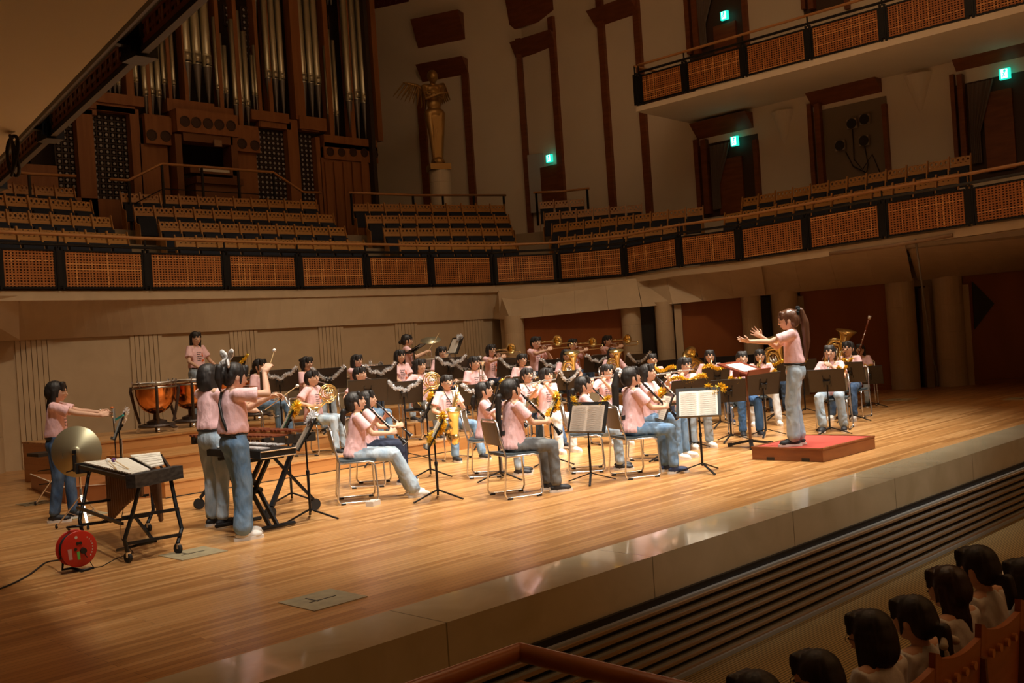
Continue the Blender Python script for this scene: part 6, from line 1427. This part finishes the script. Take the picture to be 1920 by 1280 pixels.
m=MB(); m.poly([f0+ax*.002+xx*u+V((0,0,v)) for u,v in ((-.095,.01),(-.062,.01),(-.058,-.075),(-.086,-.075))],ax*.001); m.build('pale_label',mat('label_pale',(.55,.30,.26),.6),fl)
m=MB()
for i in range(8):
    a=.9-.22*i; p=f0+(xx*math.cos(a)+V((0,0,1))*math.sin(a))*.105; m.poly([p+V((0,0,-.006)),p+xx*.008+V((0,0,-.004)),p+xx*.008+V((0,0,.006)),p+V((0,0,.005))],ax*.001)
m.lathe2([(.012,0),(.012,.001),(0,.001)],12,f0+V((0,0,.095))-xx*.02,ax); m.build('white_marks',mat('mark_white',(.62,.6,.52),.6),fl)
m=MB(); m.tube([cz+xx*-.07-ax*.11+V((0,0,-.10)),cz-ax*.11+xx*-.08-V((0,0,.17)),cz-ax*.11+xx*.0-V((0,0,.172)),cz+ax*.10+xx*.0-V((0,0,.172)),cz+ax*.10+xx*.09-V((0,0,.165))],.011,8); m.tube([cz-ax*.0,cz-ax*.09,cz-ax*.10+V((0,0,.13)),cz-ax*.06+V((0,0,.17))+xx*-.04,cz+ax*.03+V((0,0,.18)),cz+ax*.04+V((0,0,.172))+xx*.05],.010,8); m.build('carry_frame',BLKM,cr_,True)
P=[rc+cz+V((0,0,.05))-xx*.08+ax*.0,rc+cz-V((0,0,.06))-xx*.12,atz(85,1055,.02),atz(50,1080,.008),atz(0,1103,.008),atz(-80,1125,.008)]
m=MB(); N=[]
for i in range(len(P)-1):
    p0=P[max(0,i-1)];p1=P[i];p2=P[i+1];p3=P[min(len(P)-1,i+2)]
    for k_ in range(6):
        t=k_/6; N.append(.5*((2*p1)+(p2-p0)*t+(2*p0-5*p1+4*p2-p3)*t*t+(3*p1-p0-3*p2+p3)*t**3))
m.tube(N,.007,6); tag(m.build('power_cord',RUBBER,None,True),'thick black cord running from the cable reel off the left edge','cord')
m=MB(); Q=[rc+cz+ax*.07+xx*.03-V((0,0,.03)),atz(176,1064,.005),atz(192,1061,.004),atz(215,1048,.004),atz(250,1035,.004),atz(228,1010,.004),atz(225,985,.1),atz(232,950,.35)]
m.tube(Q,.0035,5); tag(m.build('thin_cable',RUBBER,None,True),'thin brown cable from the reel to the white vibraphone','cable')
bx=atz(700,947,0); m=MB(); m.box((bx.x,bx.y,.025),(.16,.09,.05),Matrix.Rotation(.4,3,'Z')); m.box((bx.x,bx.y,.052),(.10,.06,.01),Matrix.Rotation(.7,3,'Z')); tag(m.build('small_white_box',mat('box_white',(.62,.58,.52),.6)),'small white box on the floor under the leftmost front chair','box')
# ---- drum kit
dk=DR['p']; f=V((.6,-.8,0)); dx=aty(797,676,14.95); 
r=empty('drum_kit',(dx.x,14.85,.6),label='drum kit with chrome shells in front of the drummer',cat='drum kit')
def drum(c,R,h,ax=(0,0,1),n_='drum'):
    m=MB(); ax=V(ax).normalized(); m.lathe2([(R,-h/2),(R,h/2)],28,c,ax); d_=m.build(n_,CHROME,r,True); m=MB(); m.lathe2([(0,h/2),(R*.97,h/2)],28,c,ax); m.lathe2([(R*1.02,h/2-.01),(R*1.03,h/2+.008),(R*.97,h/2+.008)],28,c,ax); m.build('drum_head',MATS['drum_skin'],d_)
    m=MB()
    for i in range(8):
        a=2*PI*i/8; u=ax.orthogonal().normalized(); w_=ax.cross(u); q=V(c)+(u*math.cos(a)+w_*math.sin(a))*R*1.03; m.cap(q-ax*h*.45,q+ax*h*.45,.004,.004,5)
    m.build('lug',STEELD,d_)
drum((0,.1,.72),.18,.15,n_='snare_drum'); drum((.25,.0,.40),.27,.40,(.6,-.8,0),'bass_drum'); drum((.45,.1,.78),.15,.20,(-.2,.2,1),'tom_drum'); drum((.62,.35,.55),.20,.35,n_='floor_tom')
for (c,R,ax) in (((.30,.25,1.16),.20,(-.25,-.25,1)),((-.32,.05,.98),.17,(.1,-.1,1))):
    m=MB(); m.lathe2([(0,.02),(.03,.018),(.05,.006),(R,-.012),(R,-.014),(0,.0)],28,c,V(ax).normalized()); m.build('cymbal',CYM,r,True); m=MB(); m.cap((c[0],c[1],.02),c,.010,.008,8); m.build('cymbal_stand',CHROME,r,True)
# ============================================================ MUSIC STANDS OF THE BAND
yC=lambda p:0
def byp(deskpx,deskpy,Y,zf,yaw,lab,**kw):
    c=aty(deskpx,deskpy,Y); return stand((c.x,c.y,zf),yaw,c.z-zf,lab,**kw)
# front
s1=stpx((822,937),815,0,fyaw(-.76,.65),'front music stand with black folder beside the leftmost clarinets',deskpx=812,tilt=30); onstand(s1,None,'grey sheets standing on the front stand beside the leftmost clarinets','folder',[PAPER],w=.4); ton(s1,'heap','gold','gold tinsel bundle hanging by the tenor saxophone bell',dx=-.20,seed=21,sc=1.1,back=True)
s2=stpx((808,895),768,0,fyaw(-.76,.65),'music stand behind the front folder stand at the left clarinets',deskpx=802,tilt=28); ton(s2,'short','gold','small gold tinsel tuft on the stand behind the front folder stand',dx=-.18,seed=22,sc=1.0)
s3=stpx((1037,872),772,0,fyaw(-.74,.67),'music stand seen edge on before the clarinet player in grey trousers',deskpx=1029,tilt=26); onstand(s3,None,'sheet music edge on before the clarinet player in grey trousers','book'); ton(s3,'heap','gold','large bundle of gold tinsel on the stand beside the girl in white trousers',dx=-.23,seed=23,sc=1.15,back=True)
s4=stpx((1109,905),786,0,fyaw(-.99,-.12),'front music stand with two open brownish pages and gold tinsel',deskpx=1096,tilt=20); onstand(s4,None,'open brownish sheet music on the front stand with the black clip','book',[mat('aged_paper',(.47,.38,.30),.85),MATS['note_ink']]); ton(s4,'swag','gold','gold tinsel draped behind the open brownish pages',seed=24,back=True,dz=.03)
s5=stpx((1318,886),758,0,fyaw(-.86,-.50),'front music stand carrying the large open white book',deskpx=1306,tilt=24); onstand(s5,None,'large open white music book facing the audience side','book',[mat('white_paper',(.78,.74,.64),.8),MATS['note_ink']]); ton(s5,'short','gold','small gold tinsel loop behind the open white book',dx=-.20,seed=25,sc=1.2,back=True)
s6=stpx((1250,862),765,0,fyaw(-.78,.62),'music stand seen edge on before the girl with the white scrunchie',deskpx=1236,tilt=24); onstand(s6,None,'sheet music edge on before the girl with the white scrunchie','book'); ton(s6,'short','gold','gold tinsel tuft above the edge on stand of the scrunchie girl',dx=.2,seed=26,sc=1.1)
s7=stpx((1296,843),738,0,face(V((13,6.5,0)),f3['p'])if 0 else f3['yaw']+PI,'brown backed music stand in front of the flute player with glasses',deskpx=1279,tilt=22); ton(s7,'line','gold','long gold tinsel along the stand of the flute player with glasses',seed=27,sc=1.05)
s8=stpx((1372,828),735,0,bl['yaw']+PI,'brown backed music stand left of the conductor music desk',deskpx=1368); ton(s8,'short','gold','gold tinsel tip on the stand left of the conductor desk',dx=.1,seed=28)
s9=stpx((1437,818),722,0,sx['yaw']+PI+.3,'brown backed music stand just left of the podium',deskpx=1430); ton(s9,'short','gold','gold tinsel on the stand just left of the podium',dx=.1,seed=29)
s10=stpx((1557,815),716,0,pic['yaw']+PI,'wide brown backed music stand right of the conductor',deskpx=1550); ton(s10,'short','gold','gold tinsel on the left corner of the stand right of the conductor',dx=.22,seed=30,sc=.8)
s11=stpx((1598,790),700,0,rs['yaw']+PI,'black music stand before the rightmost saxophone girl',deskpx=1591); ton(s11,'short','gold','gold tinsel on the stand of the rightmost saxophone girl',dx=.0,seed=31,sc=1.0,dz=.02)
# brass stands
def mk(pl,dpx,dpy,Y,zf,lab,kind,colr,tlab,seed,yoff=0,**kw):
    brassrow=dpy<745 and pl['p'].y>12 and (dpx,dpy) not in ((1062,715),(1150,712))
    s=byp(dpx,dpy,Y,zf,fyaw(.50,.87) if brassrow else pl['yaw']+PI+yoff,lab,wide=.56 if brassrow else .5,**kw); 
    if kind: ton(s,kind,colr,tlab,seed=seed,back=True)
    return s
mk(t1,524,716,13.25,.4,'black stand with silver tinsel in front of the leftmost brass player','swag','silver','silver tinsel on the leftmost stand of the riser',41)
mk(t2,616,712,13.3,.4,'black stand with silver tinsel behind the leftmost french horn','swagdeep','silver','deep silver tinsel loop behind the leftmost french horn',42)
mk(t3,712,706,13.3,.4,'black stand with silver tinsel behind the second french horn','swag','silver','silver tinsel behind the second french horn',43)
mk(h2,690,735,11.85,.0,'black stand with brown edge hiding the second french horn player',None,None,None,0)
mk(t4,757,738,11.75,.0,'large black stand with silver tinsel in front of the seated girl with the bob','swag','silver','silver tinsel on the large stand in front of the girl with the bob',44,yoff=.5)
mk(h3,845,690,13.2,.4,'black stand with silver tinsel right of the third french horn','swag','silver','silver tinsel right of the third french horn',45,yoff=.3)
mk(t5,872,693,13.1,.4,'black stand with silver tinsel left of the cornet girl','swagdeep','silver','long silver tinsel left of the cornet girl',46)
mk(co,893,742,11.75,.0,'black stand with silver tinsel below the cornet girl','swag','silver','silver tinsel below the cornet girl',47)
mk(tb1,960,690,13.1,.4,'black stand with silver tinsel right of the leftmost trombonist','swagdeep','silver','silver tinsel right of the leftmost trombonist',48)
mk(g975,992,725,11.7,.0,'black stand with silver tinsel beside the alto saxophone girl with glasses','heap','silver','bundle of silver tinsel beside the alto saxophone girl with glasses',49)
mk(tb2,1036,692,13.1,.4,'black stand with silver tinsel right of the tall trombonist','swag','silver','silver tinsel right of the tall trombonist',50)
mk(e1,1062,715,11.7,.0,'black stand with silver tinsel under the left euphonium bell','swagdeep','silver','silver tinsel under the left euphonium bell',51,yoff=.4)
mk(tb3,1120,683,13.1,.4,'black stand with silver tinsel between the two right trombonists','swag','silver','silver tinsel between the two right trombonists',52)
mk(e2,1150,712,11.7,.0,'black stand with silver tinsel under the right euphonium bell','swag','silver','silver tinsel under the right euphonium bell',53,yoff=.4)
mk(tb4,1196,680,13.1,.4,'black stand with silver tinsel right of the rightmost trombonist','swagdeep','silver','silver tinsel right of the rightmost trombonist',54)
mk(boy,1238,712,10.3,0,'black stand with gold tinsel in front of the boy with the strap','line','gold','gold tinsel in front of the boy with the strap',55)
mk(bc,1345,708,9.5,0,'black stand with gold tinsel in front of the bass clarinet girl','line','gold','gold tinsel in front of the bass clarinet girl',56)
mk(c905,929,745,8.75,0,'music stand with gold tinsel in front of the girl behind the grey trousers','short','gold','gold tinsel in front of the girl behind the grey trousers',57)
mk(tb,1450,700,9.3,0,'black stand with gold tinsel behind the conductor legs','line','gold','gold tinsel behind the conductor back',58)
mk(rt,1505,693,9.2,0,'black stand with gold tinsel right behind the conductor','short','gold','gold tinsel tuft right behind the conductor',59)
s=byp(1628,705,8.6,0,bs['yaw']+PI,'black stand with gold tinsel at the far right of the band'); ton(s,'short','gold','gold tinsel tip at the far right of the band',seed=60,sc=.8)
s=byp(437,690,15.0,.6,fyaw(-.3,.95),'timpanist black stand with gold tinsel on the riser'); ton(s,'swagdeep','gold','gold tinsel on the timpanist stand',seed=61,back=True)
s=byp(776,655,14.6,.6,fyaw(-.6,.8),'flat black stand in front of the drummer',tilt=62)
s=byp(852,650,15.0,.6,fyaw(-.95,.3),'tall stand with sheets and silver tinsel right of the drum kit',tilt=26); onstand(s,None,'pale sheets on the tall stand right of the drum kit','folder',[PAPER]); ton(s,'short','silver','silver tinsel on the tall stand right of the drum kit',dx=-.15,seed=62,sc=1.1)
# conductor desk
b=atz(1408,838,0); dep=b.x*_f.x+b.y*_f.y; dz=CH+ray(1398,692).z*dep; r=empty('conductor_music_desk',b,CO['yaw']+PI-.40,label='reddish wooden conductor music desk on a brown pole with an open white score',cat='stand')
BR=mat('brown_pole',(.20,.10,.05),.4,metal=.4); MAH=mat('mahogany',(.20,.04,.018),.35,noise=((3,14,3),(.15,.03,.013)))
m=MB(); m.cap((0,0,.06),(0,0,dz*.55),.020,.020,10); m.lathe2([(.026,dz*.54),(.026,dz*.58)],12); m.cap((0,0,dz*.55),(0,0,dz-.02),.014,.014,10); m.build('pole',BR,r,True)
for i in range(3): a=.5+2*PI*i/3; m=MB(); m.bar((0,0,.09),(.30*math.cos(a),.30*math.sin(a),.03),.05,.035); m.bar((.29*math.cos(a),.29*math.sin(a),.03),(.33*math.cos(a),.33*math.sin(a),.025),.06,.05); m.build('foot',BLKM,r)
R=Matrix.Rotation(math.radians(70),3,'X'); c=V((0,0,dz)); m=MB(); m.box(c+R@V((0,0,.04)),(.64,.02,.46),R); m.box(c+R@V((0,.03,-.19)),(.64,.07,.02),R); m.box(c+V((0,-.02,-.05)),(.5,.10,.08)); m.build('desk',MAH,r)
m=MB(); m.box(c+R@V((.04,.016,.04)),(.42,.008,.29),R); o=m.build('open_score',MATS['white_paper']); o.matrix_world=T4(b)@rotz(r.rotation_euler.z); tag(o,'white score pages lying on the conductor music desk','sheet music')
# ============================================================ STATUE
SP=dict(sit=False,L=(.10,.20,1.13),R=(-.04,.22,1.10),Ld=(1,.1,.05),Rd=(-1,.1,.2),Ln=(0,-.3,-1),Rn=(0,-.5,-1),Lp=(-1,-.2,-.7),Rp=(1,-.2,-.7),curl=.3,hpitch=.12,vox=.011,bulk=1.12,ankR=(.06,.02,.085),ankL=(-.06,.0,.085))
SG=pose_geo('statue',SP); ks=2.72/1.57; SM=T4((SX,21.6,SZ+.16))@rotz(fyaw(-.45,-.9))@Matrix.Scale(ks,4)
st=empty('winged_statue',M=SM); tag(st,'gilded bronze winged figure with folded arms on the tall round pedestal','statue')
o=bpy.data.objects.new('body',SG['body']); link(o,st); setmat(o,0,BRONZE)
m=MB(); h=SG['h']; m.ell(h(0,-.004,.118),(.078,.09,.09),SG['NM'].to_3x3(),16,10); o=bpy.data.objects.new('hair',m.mesh('hair',BRONZE,True)); link(o,st)
m=MB()
for s in (-1,1):
    m.cap((s*.075,-.01,.80),(s*.05,.02,.45),.085,.062); m.cap((s*.05,.02,.45),(s*.045,.0,.10),.062,.045)
m.cap((0,0,.78),(0,0,.5),.09,.05)
for i in range(7): a=-.10+.033*i; m.cap((a,.075,.78),(a*.6,.06,.10),.014,.012,8)
o=bpy.data.objects.new('drapery',remesh(m,'drapery',BRONZE,.013,3)); link(o,st)
for s in (-1,1):
    m=MB(); T=SG['TM']; b0=T@V((s*.06,-.085,.36)); f_=1 if s>0 else .5; W1=b0+V((s*.17*f_,-.10,.13)); W2=b0+V((s*.36*f_,-.14,.18)); spr=1 if s>0 else .5
    m.cap(b0,W1,.035,.032); m.cap(W1,W2,.032,.016)
    for ly in range(3):
        n=10-ly
        for i in range(n):
            u=i/(n-1); p=b0.lerp(W1,min(1,u*2)) if u<.5 else W1.lerp(W2,(u-.5)*2); ang=-1.62+.75*u; L=(.30-.04*abs(u-.5))*(1-.27*ly); d=V((s*math.cos(ang)*spr,-.1,math.sin(ang))).normalized(); c=p+d*L*.5+V((0,.016*ly,0)); m.ell(c,(.030,.011,L*.55),d.to_track_quat('Z','Y').to_matrix(),8,6)
    m.build('wing',BRONZE,st,True)
m=MB(); m.prism([(-.16,-.15),(.16,-.15),(.17,.17),(-.17,.17)],-.092,.0); m.cap((0,0,.0),(0,0,.04),.13,.11); m.build('plinth',BRONZE,st)
# ============================================================ AUDIENCE
WSH=WHITEC
def aud_seat(x,lab):
    r=empty('audience_seat',(x,2.02,-.9),label=lab,cat='seat',group='wooden seats of the front audience row')
    W=.50; m=MB(); N=16; top=[]; 
    def tz(u): return 1.02-.035*math.sin(max(0,min(1,(u+1)/2))*PI)-.02*u+ (.02 if u<-.8 else 0)
    yb=lambda z:-.02-.10*(z-.4)
    for i in range(N):
        u0=-1+2*i/N;u1=-1+2*(i+1)/N
        p=[V((u0*W/2,yb(.25),.20)),V((u1*W/2,yb(.25),.20)),V((u1*W/2,yb(1.0),tz(u1))),V((u0*W/2,yb(1.0),tz(u0)))]; m.poly(p,(0,-.030,0))
    m.build('backrest',mat('seat_orange_wood',(.42,.13,.03),.35,noise=((3,3,20),(.34,.10,.022))),r)
    m=MB(); 
    for k_ in range(4):
        u=-.6+.4*k_; z=.90; 
        q=MB(); q.lathe2([(0,0),(.020,0),(.020,.075),(0,.075)],12,(u*W/2,yb(z)-.05,z),(0,1,0)); q.build('round_hole',mat('hole_lit',(.55,.22,.06),.5),r)
    m=MB(); m.box((0,.22,.42),(.46,.42,.09)); m.build('seat_cushion',SEATB,r)
    for s in (-1,1): m=MB(); m.poly([(s*.257,-.13,0),(s*.257,.05,0),(s*.257,.16,.62),(s*.257,-.06,.92),(s*.257,-.12,.9)],(.018,0,0)); m.build('side_panel',mat('seat_side_wood',(.22,.075,.02),.4),r)
xs_=[3.10,3.62,4.13,4.65,5.17,5.69,6.21,6.73]
wh=['leftmost visible','second from the left','third from the left','fourth from the left','fifth from the left','sixth from the left','seventh from the left','last at the right edge']
for x,w_ in zip(xs_,wh): aud_seat(x,'tall orange wooden audience seat at the bottom right, '+w_)
adat=[(1425,1262,'boy','audience member whose black hair just shows at the bottom edge','dark'),(1540,1222,'boy','audience member with glasses and black hair low at the bottom edge','black'),(1640,1146,'bob','audience member with shoulder length hair and glasses in a white shirt','dark'),(1720,1119,'ponylong','audience member with a long ponytail and a pale ribbon','black'),(1785,1063,'long','audience member with long dark brown hair in a white shirt','dark'),(1840,1025,'ponylow','audience member with tied black hair, rightmost full head','black'),(1925,1048,'bob','audience member cut off by the right edge','black')]
for (px,py,hr,lab,pt) in adat:
    tp=aty(px,py,2.22); P=POSE['aud']; kk=max(.98,min(1.12,(tp.z+.9)/nom(P))); M=PM((tp.x,2.20,tp.z-nom(P)*kk),fyaw(.12,1))
    gls='glasses' in lab
    r_,G=person('aud',P,M,lab,hair=hr,pants=pt,shoe='black',shirt=WSH if px not in (1425,1540) else mat('dark_vest',(.02,.02,.025),.9),k=kk,glasses=gls,hairm=HAIRK if hr!='long' else mat('dark_brown_hair',(.028,.012,.009),.4))
    if hr=='ponylong':
        m=MB(); h=G['h']
        for s in (-1,1): m.cap(h(s*.01,-.13,.03),h(s*.05,-.145,-.0),.012,.022,8); m.cap(h(s*.008,-.13,.02),h(s*.03,-.14,-.07),.008,.014,8)
        m.build('ribbon',mat('ribbon',(.55,.50,.40),.8),r_,True)
tp=atz(1885,1080,-.28); m=MB(); m.box((tp.x-.02,tp.y+.1,tp.z+.0),(.30,.22,.004),Matrix.Rotation(.3,3,'Z')); tag(m.build('programme_sheet',WHITEC),'white paper on the lap of the audience member at the right edge','paper')
m=MB(); bp=atz(1908,1225,-.55); m.ell((bp.x,bp.y,-.68),(.16,.12,.22)); m.tube([(bp.x-.12,bp.y,-.55),(bp.x-.16,bp.y-.02,-.42),(bp.x-.05,bp.y,-.38),(bp.x,bp.y,-.5)],.012,6); tag(m.build('bag',SEATB,None,True),'black bag with a strap on the carpet at the lower right corner','bag')
# ============================================================ NEAR HANDRAIL
RW=mat('rail_wood',(.36,.115,.028),.32,noise=((3,3,3),(.30,.09,.022)))
zc=.45; c0=atz(975,1222,zc); hr=empty('stair_handrail',c0,label='round orange wooden handrail with a mitred corner at the bottom centre',cat='railing')
e1_=V((-1.6,.02,0)); e2_=V((-.06,-1.9,0))
m=MB(); m.cap((0,0,0),e1_,.035,.035,16); m.build('rail',RW,hr,True); m=MB(); m.cap((0,0,0),e2_,.035,.035,16); m.build('rail',RW,hr,True)
p=atz(962,1268,.36)-c0; m=MB(); m.box((p.x-.02,p.y-.06,p.z-.62),(.10,.10,1.2)); m.build('post',RW,hr)
